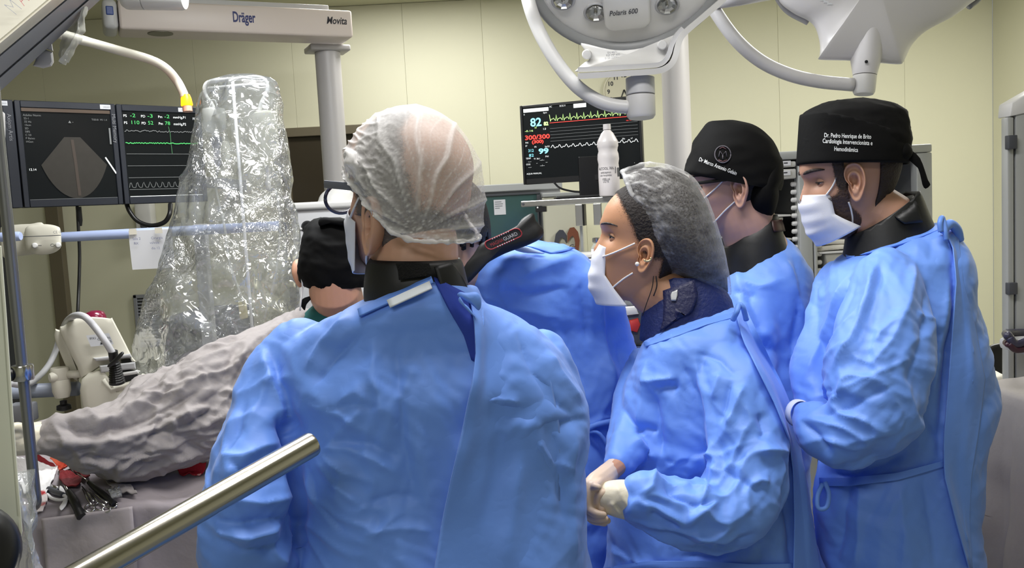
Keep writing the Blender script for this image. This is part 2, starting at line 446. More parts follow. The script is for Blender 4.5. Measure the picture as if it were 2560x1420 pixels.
# left monitor: column of marks
for k, (s, v) in enumerate((('Exam', .16), ('Series', .22), ('Image', .28), ('L 15', .34), ('II', .40), ('5', .53), ('0', .60), ('?', .68), ('11', .77), ('E', .84), ('I', .92))):
    f1.text(s, .80 if k < 5 else .82, v, .05, G_white, e1)
for k, (s, v) in enumerate((('o', .50), ('m', .55), ('K', .65), ('?', .70), ('=', .77), ('m', .82), ('A', .87), ('m', .92))):
    f1.text(s, .74 if k % 2 else .745, v, .05, G_white, e1)
def vtext(s, f, u, v, size, m, e):
    return text('bezel_text', s, f.at(u, v, .004), f.v, f.u, size * f.v.length, m, e)
vtext('Axiom Artis', f1, .935, .13, .05, M_grey, e1); vtext('Multi Memory', f2, .955, .10, .05, M_grey, e2)
# ultrasound fan
M_fan = mat('ultrasound_fan', (30, 29, 26), .4, emit=(64, 60, 54), estr=.35, var=.4, vscale=40)
u0, v0 = .52, .34
bm = BM(); ap = [f2.at(.45, .335, .0), f2.at(.61, .335, .0)]
arc = [f2.at(.53 + .40 * math.sin(math.radians(q)) * 1.02, .335 - .19 + .78 * math.cos(math.radians(q)), .0) for q in range(54, -55, -6)]
vs = [bm.verts.new(q) for q in [ap[0]] + arc[::-1] + [ap[1]]]; bm.faces.new(vs); link('ultrasound_image', bm, M_fan, e2)
f2.line([(.525, .36), (.54, .60), (.55, .90)], .010, mat('fan_line', (40, 36, 32), .4, emit=(90, 78, 70), estr=.4), e2)
f2.rect(.06, .068, .94, .10, mat('screen_header', (70, 58, 48), .4, emit=(86, 70, 58), estr=.35), e2, 'header_bar')
f2.text('Adulto Norm', .07, .145, .028, G_grey, e2)
for k, s in enumerate(('S5-1', '32 Hz', '15cm', '2D', '58%', 'C 50', 'P Baixo', 'HGen')):
    f2.text(s, .075, .175 + k * .031, .026, G_grey, e2)
f2.text('TIS0.8  MI 1.4', .74, .17, .026, G_grey, e2)
f2.text('▲ ▴', .50, .20, .03, G_grey, e2); f2.text('12.14', .075, .655, .03, G_white, e2)
f2.line([(.92, .24), (.92, .40)], .006, G_grey, e2, 'scale_bar')
f2.line([(.85, .53), (.95, .69)], .005, G_white, e2, 'scale_bar')
f2.line([(.06, .93), (.94, .93)], .003, G_grey, e2, 'rule')
# pressure monitor
for r, (row, col) in enumerate((((('PS', '-2'), ('PD', '-3'), ('Pm', '-2'), 'mmHg,P1'), .125), ((('PS', '110'), ('PD', '52'), ('Pm', '78'), 'mmHg,P2'), .195))):
    for k, it in enumerate(row):
        u = .07 + k * .20
        if isinstance(it, tuple):
            f3.text(it[0], u, col, .036, G_white, e3); f3.text(it[1], u + .075, col, .052, G_green, e3, w=.03 * len(it[1]))
        else: f3.text(it, u - .02, col, .036, G_white, e3, w=.15)
f3.text('FC  0', .89, .135, .036, G_white, e3, w=.07)
rr = random.Random(2)
f3.line([(.07 + k * .0115, .262 + rr.uniform(-.009, .009)) for k in range(76)], .0025, G_grey, e3)
f3.line([(.07 + k * .0115, .385 + rr.uniform(-.006, .006)) for k in range(76)], .003, G_green, e3)
f3.line([(.585, .21), (.60, .28), (.60, .38), (.605, .49)], .002, mat('glow_dim_green', (60, 110, 70), .5, emit=(60, 110, 70), estr=.5), e3)
for v in (.495, .615, .735, .855): f3.line([(.07, v), (.94, v)], .0016, G_grey, e3, 'rule')
f3.line([(.07 + k * .012, .80 - .055 * max(0, math.sin(k * 1.02)) ** 1.0 + .035) for k in range(72)], .0018, G_grey, e3)
f3.line([(.07, .945 - .02), (.94, .945 - .02)], .002, G_white, e3, 'rule')
# ceiling bracket behind the bank and cables under it
q = f2.at(.5, .2, -.09); zz = q.z
mb = empty('monitor_rail', q, 'grey suspension rail behind the three left monitors', 'rail')
bm = BM(); box(bm, f1.at(.2, .5, -.085), f1.u * 2.5, Vector((0, 0, -.06)), f1.n * .034, .004); link('cross_rail', bm, M_grey, mb)
q = f2.at(.45, .55, -.12); bm = BM(); box(bm, q, f2.u * .1, Vector((0, YW - q.y - .001, 0)), Vector((0, 0, -.06)), .004); link('wall_arm', bm, M_grey, mb)
def cable(name, pts, r, m, label, seg=8, k=8):
    return link(name, tube(BM(), smooth_path(pts, k), r, seg), m, smooth=True, label=label, cat='cable')
cable('power_cable', [P(193, 512, 3.2), P(196, 570, 3.2), P(199, 640, 3.2), P(197, 720, 3.18), P(194, 800, 3.15), P(196, 900, 3.2)], .006, M_black, 'thin black cable hanging straight down below the ultrasound monitor')
pl = link('plug', lathe(BM(), [(0, 0), (.010, 0), (.010, -.05), (.006, -.07), (0, -.07)], P(196, 517, 3.2), UP, 14), M_black, smooth=40, label='black cable plug under the ultrasound monitor', cat='plug')
cable('cable_loop', [P(316, 508, 3.3), P(325, 530, 3.3), P(345, 553, 3.3), P(378, 564, 3.3), P(410, 556, 3.3), P(424, 535, 3.3), P(426, 510, 3.33)], .0085, M_black, 'thick black cable looping below the pressure monitor')

# ---------------------------------------------------------------- white bent lamp arm with glowing tip
la = empty('signal_lamp', P(140, 90, 2.75), 'white bent tube with a glowing orange lamp at its tip', 'lamp')
pp = smooth_path([P(146, 84, 2.72), P(200, 99, 2.75), P(300, 127, 2.8), P(375, 149, 2.85), P(415, 171, 2.87), P(442, 202, 2.9), P(458, 232, 2.9), P(461, 243, 2.9)], 8)
link('lamp_tube', tube(BM(), pp, [.0155] * 10 + [.0145] * (len(pp) - 10), 16), M_cream, la, smooth=True)
tip = P(464, 237, 2.9); ax = (P(468, 268, 2.9) - tip).normalized()
link('lamp_glow', lathe(BM(), [(0, 0), (.013, 0), (.0165, .012), (.019, .034), (.017, .037), (0, .037)], tip, ax, 20), mat('lamp_amber', (255, 150, 30), .4, emit=(255, 150, 10), estr=2.6), la, smooth=40, label='glowing amber lens')
link('lamp_cap', lathe(BM(), [(0, .038), (.0155, .038), (.0155, .056), (0, .056)], tip, ax, 20), mat('lamp_cap', (214, 170, 150), .3), la, smooth=40)
pld = bpy.data.lights.new('signal_light', 'POINT'); pld.energy = .05; pld.color = (1, .25, .06); pld.shadow_soft_size = .02
plo = bpy.data.objects.new('signal_light', pld); plo.location = P(462, 250, 2.84); COL.objects.link(plo)

# ---------------------------------------------------------------- big ceiling equipment arm, top left
b0, b1 = P(-160, 330, 1.75), P(330, -160, 2.2)           # lower right edge of the arm
axm = (b1 - b0); L = axm.length; ua = axm.normalized()
top = (P(-160, 130, 1.7) - b0); top -= ua * top.dot(ua)     # across the cream face
dep = (P(-160, 225, 1.66) - b0); dep -= ua * dep.dot(ua)
ea = empty('ceiling_arm', b0, 'huge cream and grey ceiling equipment arm slanting across the upper left corner', 'equipment arm')
e_ = [P(-160, 330, 1.80), P(-200, 310, 1.66)]
# cross-section in the plane across the axis: cream face, soft edge, grey underside in two lengths
sec = lambda px, py, d: P(px, py, d)
def arm_strip(name, m, pts0, pts1, th=.02, **k):
    """skin strip between section points at the two ends, with thickness"""
    bm = BM(); rows = []
    for A in (pts0, pts1): rows.append([bm.verts.new(q) for q in A])
    fs = [bm.faces.new((rows[0][i], rows[0][i + 1], rows[1][i + 1], rows[1][i])) for i in range(len(pts0) - 1)]
    fs.append(bm.faces.new(rows[0][::-1])); fs.append(bm.faces.new(rows[1])); fs.append(bm.faces.new((rows[0][-1], rows[0][0], rows[1][0], rows[1][-1])))
    bmesh.ops.recalc_face_normals(bm, faces=fs)
    bmesh.ops.bevel(bm, geom=[e for e in bm.edges], offset=.006, segments=2, affect='EDGES', clamp_overlap=True)
    return link(name, bm, m, ea, smooth=40, **k)
# ends are given in the picture only to fix the two ends of the arm in space
arm_strip('cream_cover', M_cream, [P(-260, 40, 1.75), P(-170, 248, 1.62), P(-150, 262, 1.68), P(-150, 250, 1.9), P(-250, 60, 1.95)],
          [P(140, -260, 2.1), P(312, -158, 1.96), P(330, -140, 2.02), P(326, -150, 2.25), P(150, -250, 2.3)])
arm_strip('grey_underside', M_grey, [P(-150, 263, 1.685), P(-150, 322, 1.76), P(-155, 322, 1.95), P(-155, 262, 1.95)],
          [P(330, -139, 2.025), P(334, -100, 2.10), P(330, -102, 2.28), P(328, -140, 2.28)])
arm_strip('lower_cover', M_grey, [P(-150, 323, 1.755), P(-146, 362, 1.83), P(-150, 362, 1.98), P(-155, 323, 1.96)],
          [P(334, -99, 2.095), P(338, -80, 2.17), P(334, -80, 2.32), P(330, -101, 2.29)])
# lettering on the cream face
pA, pB = P(34, 47, 1.755), P(100, -25, 1.81)
nf = ray(60, 20).normalized() * -1
uxx = (pB - pA).normalized(); uyy = nf.cross(uxx).normalized()
text('lettering', 'M', pA, uxx, uyy, .042, M_grey, ea, off=.012, sx=.8, bold=-.0012); 
text('lettering', 'A', pA + uxx * .030, uxx, uyy, .042, mat('maroon_print', (170, 70, 80), .5), ea, off=.012, sx=.8, bold=-.0012, label='red letter')
# white block hanging under the arm
wb_ = empty('white_handle_block', P(110, 165, 2.1), 'white rounded block hanging under the slanted ceiling arm', 'handle')
bm = BM(); prism(bm, [P(128, 98, 2.1), P(133, 128, 2.1), P(107, 118, 2.1)], ray(110, 150).normalized() * .06, .004); link('upper_piece', bm, M_white, wb_, smooth=40)
bm = BM(); prism(bm, [P(105, 121, 2.1), P(132, 130, 2.1), P(135, 155, 2.1), P(129, 166, 2.1), P(108, 171, 2.1), P(82, 165, 2.1), P(89, 150, 2.1), P(89, 132, 2.1)], ray(110, 150).normalized() * .07, .012, 3); link('lower_piece', bm, M_white, wb_, smooth=40)
# white cylinder in front of the beam end
c0, c1 = P(312, -8, 2.7), P(462, -6, 2.7); axc = (c1 - c0).normalized(); r_ = 31 * 2.7 / F
cy = empty('white_cylinder', P(388, 22, 2.7), 'white horizontal cylinder of a lamp arm in front of the supply beam', 'lamp arm')
Lc = (c1 - c0).length; s_ = Lc * .32
link('cylinder_body', lathe(BM(), [(0, s_ + .002), (r_, s_ + .002), (r_, Lc - .01), (r_ * .9, Lc), (0, Lc)], c0, axc, 32), M_white, cy, smooth=40)
link('cylinder_cap', lathe(BM(), [(0, -.008), (r_ * .8, -.006), (r_ * .97, .004), (r_, .012), (r_, s_ - .001), (0, s_ - .001)], c0, axc, 32), M_white, cy, smooth=40)
link('cylinder_mount', tube(BM(), [c1 - axc * .06, c1 - axc * .05 + UP * .2, c1 - axc * .03 + Vector((0, 0, ZC - c1.z))], .025, 14), M_white, cy, smooth=True)

# ---------------------------------------------------------------- white machine with dome, behind the black-capped surgeon
d = 3.5
mc = empty('white_console', P(830, 700, d), 'white hospital machine with a low dome and black lens behind the surgeon', 'machine')
a_, b_ = P(724, 520, d), P(960, 506, d); a_.z = b_.z = (a_.z + b_.z) / 2
w_ = b_.x - a_.x; zt = a_.z
bm = BM(); box(bm, (a_.x, a_.y, .02), (w_, 0, 0), (0, .45, 0), (0, 0, zt - .02), .02, 3); link('console_body', bm, M_lgrey, mc, smooth=40)
bm = BM(); box(bm, (a_.x - .01, a_.y - .015, zt - .012), (w_ + .02, 0, 0), (0, .48, 0), (0, 0, .03), .01, 3); link('console_lid', bm, M_white, mc, smooth=40)
dc_ = P(826, 512, d); bm = BM(); rd = 50 * d / F
prof = [(0, .058)] + [(rd * math.sin(t_), .058 * math.cos(t_)) for t_ in np.linspace(.2, 1.4, 8)] + [(rd * 1.05, 0), (0, 0)]
lathe(bm, prof, (dc_.x, dc_.y + .16, zt + .018), UP, 32); link('console_dome', bm, M_white, mc, smooth=40)
lc = P(768, 568, d); bm = BM(); lathe(bm, [(0, .008), (.02, .008), (.022, .004), (.026, 0), (0, 0)], (lc.x, a_.y - .0005, lc.z), (0, -1, 0), 24); link('console_lens', bm, M_black, mc, smooth=40, label='round black lens')
bm = BM(); box(bm, (a_.x + .03, a_.y - .006, zt - .09), (w_ - .06, 0, 0), (0, .008, 0), (0, 0, .008), .002); link('trim_line', bm, M_white, mc)

# ---------------------------------------------------------------- patient monitor on its steel shelf
dl, drr = 3.66, 3.50
mtl, mtr, mbl = P(1299, 265, dl), P(1601, 237, drr), P(1303, 461, dl)
hgt = Vector((0, 0, -(mtl - mbl).length))
e4, f4 = monitor('patient_monitor', mtl, Vector((mtr.x, mtr.y, mtl.z)), mtl + hgt, 'black flat patient monitor with big coloured numbers on the steel shelf', (.022, .022, .035, .075), .04, M_black)
f4.rect(.03, .045, .245, .09, G_white, e4, 'status_bar', .0)
f4.text('82', .085, .27, .145, G_cyan, e4, w=.095, bold=.001); f4.text('82', .20, .27, .06, G_lime, e4, w=.04, bold=.001)
f4.text('-0.16', .035, .335, .032, G_lime, e4, w=.07); f4.text('ST', .12, .30, .03, G_lime, e4); f4.text('1.0', .19, .325, .035, G_white, e4)
f4.text('300/300', .032, .435, .078, G_red, e4, w=.212, bold=.0006); f4.text('(300)', .09, .485, .055, G_red, e4, w=.10, bold=.0006)
f4.text('99', .145, .62, .09, G_cyan, e4, w=.085, bold=.001); f4.text('312', .055, .59, .05, G_cyan, e4, w=.045); f4.text('82', .06, .65, .05, G_cyan, e4, w=.04)
for u, v, s in ((.032, .125, 'II'), (.20, .12, 'bpm'), (.035, .48, 'PAI'), (.032, .52, '27'), (.11, .54, 'FR'), (.20, .545, 'SpO2'), (.032, .68, 'TEMP'), (.10, .69, 'T1 36.1'), (.20, .67, 'PNI'), (.05, .72, '--.--'), (.15, .71, '---/---'), (.032, .755, 'CO2'), (.12, .745, '--'), (.20, .74, '---'), (.05, .79, '--.--'), (.15, .78, '---/---'), (.032, .875, 'AQUA MANUAL'), (.255, .055, 'FC'), (.34, .055, 'ECG II'), (.84, .52, '30s'), (.91, .52, 'x1'), (.93, .82, '-')):
    f4.text(s, u, v, .028, G_white, e4)
f4.rect(.455, .035, .56, .085, G_white, e4, 'status_tab', .0)
def ecg(k, n):
    ph = k % n
    return {0: -.055, 1: .03, n - 1: .02}.get(ph, 0 if ph != 4 else -.012)
f4.line([(.25 + k * .0082, .20 + ecg(k, 7) + rr.uniform(-.004, .004)) for k in range(84)], .0022, G_lime, e4)
f4.line([(.25, .245), (.97, .245)], .0022, G_red, e4)
for v in (.315, .355, .395, .435, .475): f4.line([(.25, v), (.97, v)], .0012, G_grey, e4, 'rule')
f4.text('PAI --/--', .88, .30, .02, G_red, e4)
f4.line([(.25 + k * .006, .555 - .03 * max(0, math.sin(k * .66)) ** 1.3 + .008 * math.sin(k * 1.32)) for k in range(121)], .0024, G_white, e4)
f4.text('MONITOR', .47, .972, .03, G_grey, e4)
# stand
cs = P(1478, 455, 3.56)
zsh = P(1420, 497, 3.56).z
bm = BM(); box(bm, (cs.x - .045, cs.y + .03, zsh + .006), (.09, 0, 0), (0, .03, 0), (0, 0, cs.z - zsh + .10), .004); link('stand_neck', bm, M_black, e4)
bm = BM(); box(bm, (cs.x - .15, cs.y - .08, zsh + .001), (.26, 0, 0), (0, .18, 0), (0, 0, .010), .004); link('stand_base', bm, M_black, e4)
cable('monitor_cable', [P(1384, 455, 3.6), P(1400, 470, 3.6), P(1430, 478, 3.6), P(1458, 480, 3.6)], .004, M_black, 'thin black cable sagging under the patient monitor')
# shelf
sL, sR = P(1302, 511, 3.52), P(1640, 484, 3.38)
us = sR - sL; us.z = 0; ns = Vector((-us.y, us.x, 0)).normalized(); hs = 15 * 3.5 / F
esh = empty('steel_shelf', (sL + sR) / 2 - UP * hs, 'brushed steel shelf carrying the patient monitor and bottle', 'shelf')
sL.z = zsh - hs
bm = BM(); box(bm, sL, us, ns * .30, UP * hs, .003); link('shelf_board', bm, M_steel, esh)
bm = BM(); lathe(bm, [(0, .003), (.004, .003), (.006, 0), (0, 0)], sL + us * .018 + UP * hs * .5, -ns, 12); link('end_screw', bm, M_dgrey, esh)
un = us.normalized()
def hang(px0, px1, py0, py1, dd, m, name, th=.02):
    A = P(px0, py0, dd); wv = (P(px1, py0, dd) - A).length; hv = A.z - P(px0, py1, dd).z
    bm = BM(); box(bm, (A.x, A.y, min(A.z, sL.z - .001) - hv), un * wv, ns * th, UP * hv, .002); return link(name, bm, m, esh)
hang(1338, 1365, 512, 526, 3.51, M_black, 'bracket'); hang(1437, 1455, 506, 560, 3.46, M_steel, 'bracket'); hang(1482, 1502, 503, 557, 3.44, M_steel, 'bracket')
hang(1454, 1459, 506, 560, 3.465, M_black, 'bracket', .05)
for px in (1344, 1360):
    q = P(px, 519, 3.508); bm = BM(); lathe(bm, [(0, .003), (.003, .002), (.004, 0), (0, 0)], q, -ns, 10); link('screw', bm, M_white, esh)
bm = BM(); box(bm, P(1353, 660, 3.6), (.008, 0, 0), (0, .01, 0), (0, 0, sL.z - P(1353, 660, 3.6).z - .002)); link('post', bm, M_black, esh)
bm = BM(); box(bm, P(1456, 700, 3.6), (.010, 0, 0), (0, .01, 0), (0, 0, sL.z - P(1456, 700, 3.6).z - .002)); link('post', bm, M_alu, esh)
# bottle on the shelf
bc = P(1524, 480, 3.40); px2 = 3.40 / F
prof = [(0, 0), (23, 0), (26, 3), (26.5, 45), (26, 70), (25, 80), (27, 92), (26, 104), (23.5, 112), (25, 120), (26.5, 124), (26, 128), (26.5, 132), (25, 137), (15, 156), (10, 161), (8, 164)]
bo = empty('antiseptic_bottle', (bc.x, bc.y, zsh + .001), 'pale translucent plastic bottle standing on the steel shelf before the monitor', 'bottle')
M_bottle = mat('milky_plastic', (216, 210, 210), .35, sss=.0)
link('bottle_body', lathe(BM(), [(r * px2, h * px2) for r, h in prof] + [(0, 164 * px2)], (bc.x, bc.y, zsh + .001), UP, 32), M_bottle, bo, smooth=50)
link('bottle_cap', lathe(BM(), [(0, 164.5 * px2), (9.8 * px2, 164.5 * px2), (9.3 * px2, 178 * px2), (0, 178 * px2)], (bc.x, bc.y, zsh + .001), UP, 24), M_bottle, bo, smooth=40)
def cyl_text(s, base, r, ang, z, size, m, par, sx=1.0, align='CENTER'):
    def w(co):
        a = ang + co.x * sx / r
        return Vector((base.x + r * math.sin(a), base.y - r * math.cos(a), z + co.y))
    return text('label_text', s, base, (1, 0, 0), UP, size, m, par, align=align, wrap=w)
for k, (s, zz_, sz) in enumerate((('ALCOOL 70%', 66, 9), ('antisseptico', 57, 7), ('uso hospitalar', 50, 7), ('1000 ml', 40, 8), ('LOTE', 34, 8))):
    cyl_text(s, Vector((bc.x, bc.y, 0)), 26.9 * px2, -.42, zsh + zz_ * px2, sz * px2, M_dgrey, bo, sx=.8)
bm = BM(); r_ = 27.0 * px2
for a0, a1, z0, z1 in ((.52, .60, 56, 72), (.82, 1.25, 48, 70)):
    for k in range(4):
        t0, t1 = a0 + (a1 - a0) * k / 4, a0 + (a1 - a0) * (k + 1) / 4
        bm.faces.new([bm.verts.new((bc.x + r_ * math.sin(t_), bc.y - r_ * math.cos(t_), zsh + z_ * px2)) for t_, z_ in ((t0, z0), (t1, z0), (t1, z1), (t0, z1))])
link('label_mark', bm, M_dgrey, bo)

# ---------------------------------------------------------------- cabinets on the back wall, seen between the heads
d = 4.7
kb = empty('glass_cabinet', P(1290, 700, d), 'white cabinet with a dark teal glass door under the patient monitor', 'cabinet')
A, B = P(1190, 474, d), P(1400, 462, d); yk = A.y; ztop = (A.z + B.z) / 2 + .005
g0, g1 = P(1200, 480, d).x, P(1350, 480, d).x
bm = BM(); box(bm, (A.x, yk, .05), (B.x - A.x, 0, 0), (0, .5, 0), (0, 0, ztop - .05), .004); link('cabinet_body', bm, M_lgrey, kb)
bm = BM(); box(bm, (A.x - .01, yk - .03, ztop - .025), (B.x - A.x + .02, 0, 0), (0, .5, 0), (0, 0, .04), .005); link('cabinet_top', bm, M_alu, kb)
zg = P(1290, 482, d).z; bm = BM(); box(bm, (g0, yk - .014, zg - .5), (g1 - g0, 0, 0), (0, .012, 0), (0, 0, .5), .003); link('glass_door', bm, M_teal, kb, label='dark teal glass door')
bm = BM(); box(bm, (g0, yk - .026, zg - .012), (g1 - g0, 0, 0), (0, .012, 0), (0, 0, .012), .002); link('door_rail', bm, M_dgrey, kb)
bm = BM(); box(bm, (g1 - .02, yk - .026, zg - .5), (.02, 0, 0), (0, .012, 0), (0, 0, .485), .002); link('door_stile', bm, M_dgrey, kb)
s0, s1 = P(1234, 500, d), P(1265, 536, d); bm = BM(); box(bm, (s0.x, yk - .0165, s1.z), (s1.x - s0.x, 0, 0), (0, .002, 0), (0, 0, s0.z - s1.z)); st = link('notice', bm, M_paper, kb, label='white printed notice on glass')
for k, w in enumerate((.7, .85, .8, .5)):
    bm = BM(); quad(bm, (s0.x + .006, yk - .0172, s0.z - .014 - k * .011), ((s1.x - s0.x - .012) * w, 0, 0), (0, 0, .0045)); link('notice_line', bm, M_grey, st)
kc = empty('cream_wall_unit', P(1405, 700, 4.6), 'cream panel unit standing right of the teal glass cabinet', 'cabinet')
A, B = P(1357, 508, 4.6), P(1455, 502, 4.6); zt = A.z + .03
bm = BM(); box(bm, (A.x, A.y - .05, .05), (B.x - A.x, 0, 0), (0, .5, 0), (0, 0, zt - .05), .006); link('panel_body', bm, mat('cream_panel', (204, 202, 184), .5), kc)
bm = BM(); box(bm, (A.x - .002, A.y - .06, zt), (B.x - A.x + .004, 0, 0), (0, .52, 0), (0, 0, .02), .004); link('panel_top', bm, M_alu, kc)
# heart emblem board on the unit
yh = A.y - .05 - .0125
hf = Face(Py(1384, 570, yh), Py(1450, 566, yh), Py(1386, 680, yh))
hb_ = empty('heart_emblem', hf.at(.5, 1), 'two coloured heart emblem in grey and brown on the cream unit', 'emblem')
def heart(u0, sgn, nm, col):
    out, inn = [], []
    for t in np.linspace(0, 1, 14):
        a = math.radians(200 - 250 * t) if sgn < 0 else math.radians(-20 + 250 * t)
        out.append((u0 + .26 * math.cos(a), .26 + .20 * math.sin(a) * -1)); inn.append((u0 + .14 * math.cos(a) + sgn * .0, .30 + .13 * math.sin(a) * -1))
    pts = out
    bm = BM()
    V0 = [bm.verts.new(hf.at(u, v, 0)) for u, v in hp[nm][0]]; V1 = [bm.verts.new(hf.at(u, v, 0)) for u, v in hp[nm][1]]
    fs = [bm.faces.new((V0[i], V0[i + 1], V1[i + 1], V1[i])) for i in range(len(V0) - 1)]
    r = bmesh.ops.extrude_face_region(bm, geom=fs); bmesh.ops.translate(bm, verts=[q for q in r['geom'] if isinstance(q, bmesh.types.BMVert)], vec=-hf.n * .012)
    bmesh.ops.recalc_face_normals(bm, faces=bm.faces)
    link(nm, bm, col, hb_)
hp = {'heart_left': ([(.50, .98), (.22, .80), (.06, .52), (.02, .32), (.08, .14), (.22, .05), (.36, .06), (.47, .16)], [(.50, .80), (.32, .66), (.21, .50), (.19, .36), (.22, .26), (.29, .22), (.38, .25), (.47, .36)]),
      'heart_right': ([(.50, .98), (.78, .80), (.94, .52), (.98, .32), (.92, .12), (.78, .01), (.62, .02), (.52, .14)], [(.50, .80), (.68, .66), (.79, .50), (.81, .36), (.78, .26), (.71, .20), (.62, .24), (.52, .36)])}
heart(.3, -1, 'heart_left', mat('emblem_grey', (70, 72, 82), .5)); heart(.7, 1, 'heart_right', mat('emblem_brown', (126, 74, 52), .5))
hf.text('InC', .34, .52, .18, M_dgrey, hb_, name='emblem_text', off=.002)

# counter with vial between the second man and the woman
ct = P(1440, 650, 3.0); ctz = ct.z
en = empty('side_counter', (ct.x + .1, ct.y, 0), 'pale grey counter behind the bending man', 'counter')
x0, x1 = P(1330, 650, 3.0).x, P(1640, 650, 3.0).x
bm = BM(); box(bm, (x0, ct.y, ctz - .02), (x1 - x0, 0, 0), (0, .5, 0), (0, 0, .02), .004); link('counter_top', bm, M_lgrey, en)
bm = BM(); box(bm, (x0 + .02, ct.y + .02, .0), (x1 - x0 - .04, 0, 0), (0, .46, 0), (0, 0, ctz - .021), .004); link('counter_body', bm, mat('counter_front', (176, 178, 188), .5), en)
vb = P(1493, 648, 3.06); vial = empty('glass_vial', (vb.x, vb.y, ctz + .001), 'small glass vial with metal cap on the counter by the woman', 'vial')
s_ = 3.06 / F; M_vial = mat('vial_glass', (200, 204, 196), .1, spec=.8, alpha=.55)
link('vial_glass', lathe(BM(), [(0, 0), (13 * s_, 0), (14 * s_, 3 * s_), (14 * s_, 26 * s_), (9 * s_, 33 * s_), (8 * s_, 38 * s_), (0, 38 * s_)], (vb.x, vb.y, ctz + .001), UP, 20), M_vial, vial, smooth=45)
link('vial_cap', lathe(BM(), [(0, 38.5 * s_), (10 * s_, 38.5 * s_), (10.5 * s_, 42 * s_), (10 * s_, 49 * s_), (6 * s_, 50 * s_), (0, 50 * s_)], (vb.x, vb.y, ctz + .001), UP, 20), M_chrome, vial, smooth=40)
link('vial_label', lathe(BM(), [(14.3 * s_, 5 * s_), (14.3 * s_, 22 * s_)], (vb.x, vb.y, ctz + .001), UP, 20), M_paper, vial, smooth=True)
tr = P(1455, 640, 3.06); bm = BM(); prism(bm, rrect((tr.x, tr.y + .05, ctz + .003), Vector((1, 0, 0)), Vector((0, 1, 0)), .10, .14, .01), (0, 0, .012), .003)
link('flat_tray', bm, M_white, smooth=40, label='flat white tray on the counter left of the vial', cat='tray')
# ---------------------------------------------------------------- helper: a pillow, i.e. an outline with a domed front and back
def pillow(bm, out, n, bf=.02, bb=.02, edge=.0, k=6, p=2.0, c=None):
    """closed outline (3-D, planar), front dome height bf along n, back dome bb; edge = straight rim thickness"""
    n = Vector(n).normalized(); out = [Vector(q) for q in out]; c = Vector(c) if c else sum(out, Vector()) / len(out); N = len(out)
    def ring(s, h): return [bm.verts.new(c + (q - c) * s + n * h) for q in out]
    rings = []
    for i in range(k, 0, -1):
        s = math.sin(PI / 2 * i / k); rings.append((s, bf * (max(0, 1 - s ** p)) ** (1 / p) + edge / 2))
    rf = [ring(s, h) for s, h in rings]; rb = [ring(s, -(bb * (max(0, 1 - s ** p)) ** (1 / p) + edge / 2)) for s, h in rings]
    fs = []
    for R in (rf, rb):
        for i in range(len(R) - 1):
            for j in range(N): fs.append(bm.faces.new((R[i][j], R[i][(j + 1) % N], R[i + 1][(j + 1) % N], R[i + 1][j])))
        h = bf + edge / 2 if R is rf else -(bb + edge / 2)
        v = bm.verts.new(c + n * h)
        for j in range(N): fs.append(bm.faces.new((R[-1][j], R[-1][(j + 1) % N], v)))
    for j in range(N): fs.append(bm.faces.new((rf[0][j], rf[0][(j + 1) % N], rb[0][(j + 1) % N], rb[0][j])))
    bmesh.ops.remove_doubles(bm, verts=bm.verts, dist=1e-6)
    bmesh.ops.recalc_face_normals(bm, faces=bm.faces)
    return bm
def dense(pts, k=6, closed=True):
    p = [Vector(q) for q in pts]; n = len(p); out = []
    for i in range(n if closed else n - 1):
        a, b, c, d = p[(i - 1) % n], p[i], p[(i + 1) % n], p[(i + 2) % n]
        for j in range(k):
            t = j / k; out.append(0.5 * ((2 * b) + (c - a) * t + (2 * a - 5 * b + 4 * c - d) * t * t + (3 * b - a - 3 * c + d) * t ** 3))
    return out
# ---------------------------------------------------------------- front surgical lamp
d = 2.5
ce = P(1568, -78, d); vd = ray(1568, -78).normalized()
tilt = math.radians(37)
upv = (UP - vd * UP.dot(vd)).normalized()
nl = (-vd * math.cos(tilt) - upv * math.sin(tilt)).normalized()     # face looks at the camera and down
rl = .292
L1 = empty('surgical_lamp', ce - nl * .12, 'grey ringed round surgical lamp with reflector wells facing the camera, nearer the wall clock', 'surgical lamp')
prof = [(0, -.07), (rl * .6, -.065), (rl * .9, -.04), (rl * .955, -.012), (rl * .93, .006), (rl * .9, -.002)]
link('lamp_shell', lathe(BM(), prof, ce, nl, 56), M_lgrey, L1, smooth=50)
prof = [(rl * .88, -.01), (rl * .885, .012), (rl * .915, .030), (rl * .955, .034), (rl * .99, .022), (rl * 1.0, 0), (rl * .985, -.022), (rl * .95, -.034), (rl * .92, -.036)]
link('bumper_ring', lathe(BM(), prof, ce, nl, 64), mat('bumper_grey', (150, 152, 154), .42), L1, smooth=True)
link('lamp_face', lathe(BM(), [(0, .008), (rl * .5, .008), (rl * .8, .010), (rl * .86, .012), (rl * .885, .010)], ce, nl, 56), mat('lamp_face_white', (238, 237, 235), .4), L1, smooth=True)
def onl(px, py, h=0.0):
    r = ray(px, py); o = ce + nl * h; t = (o - CAM).dot(nl) / r.dot(nl); return CAM + r * t
ul = (onl(1600, 32) - onl(1523, 40)).normalized(); vl = nl.cross(ul).normalized()
cp = onl(1564, -12, .012)
link('name_plate', prism(BM(), rrect(cp, ul, vl, .137, .24, .03), nl * .014, .007, 3), mat('lamp_face_white', (238, 237, 235), .4), L1, smooth=50)
q0 = onl(1523, 40, .027); q1 = onl(1601, 32, .027)
text('lettering', 'Polaris 600', q0, ul, vl, .026, M_dgrey, L1, shear=.22, sx=(q1 - q0).length / .128, off=.0008, bold=.0003)
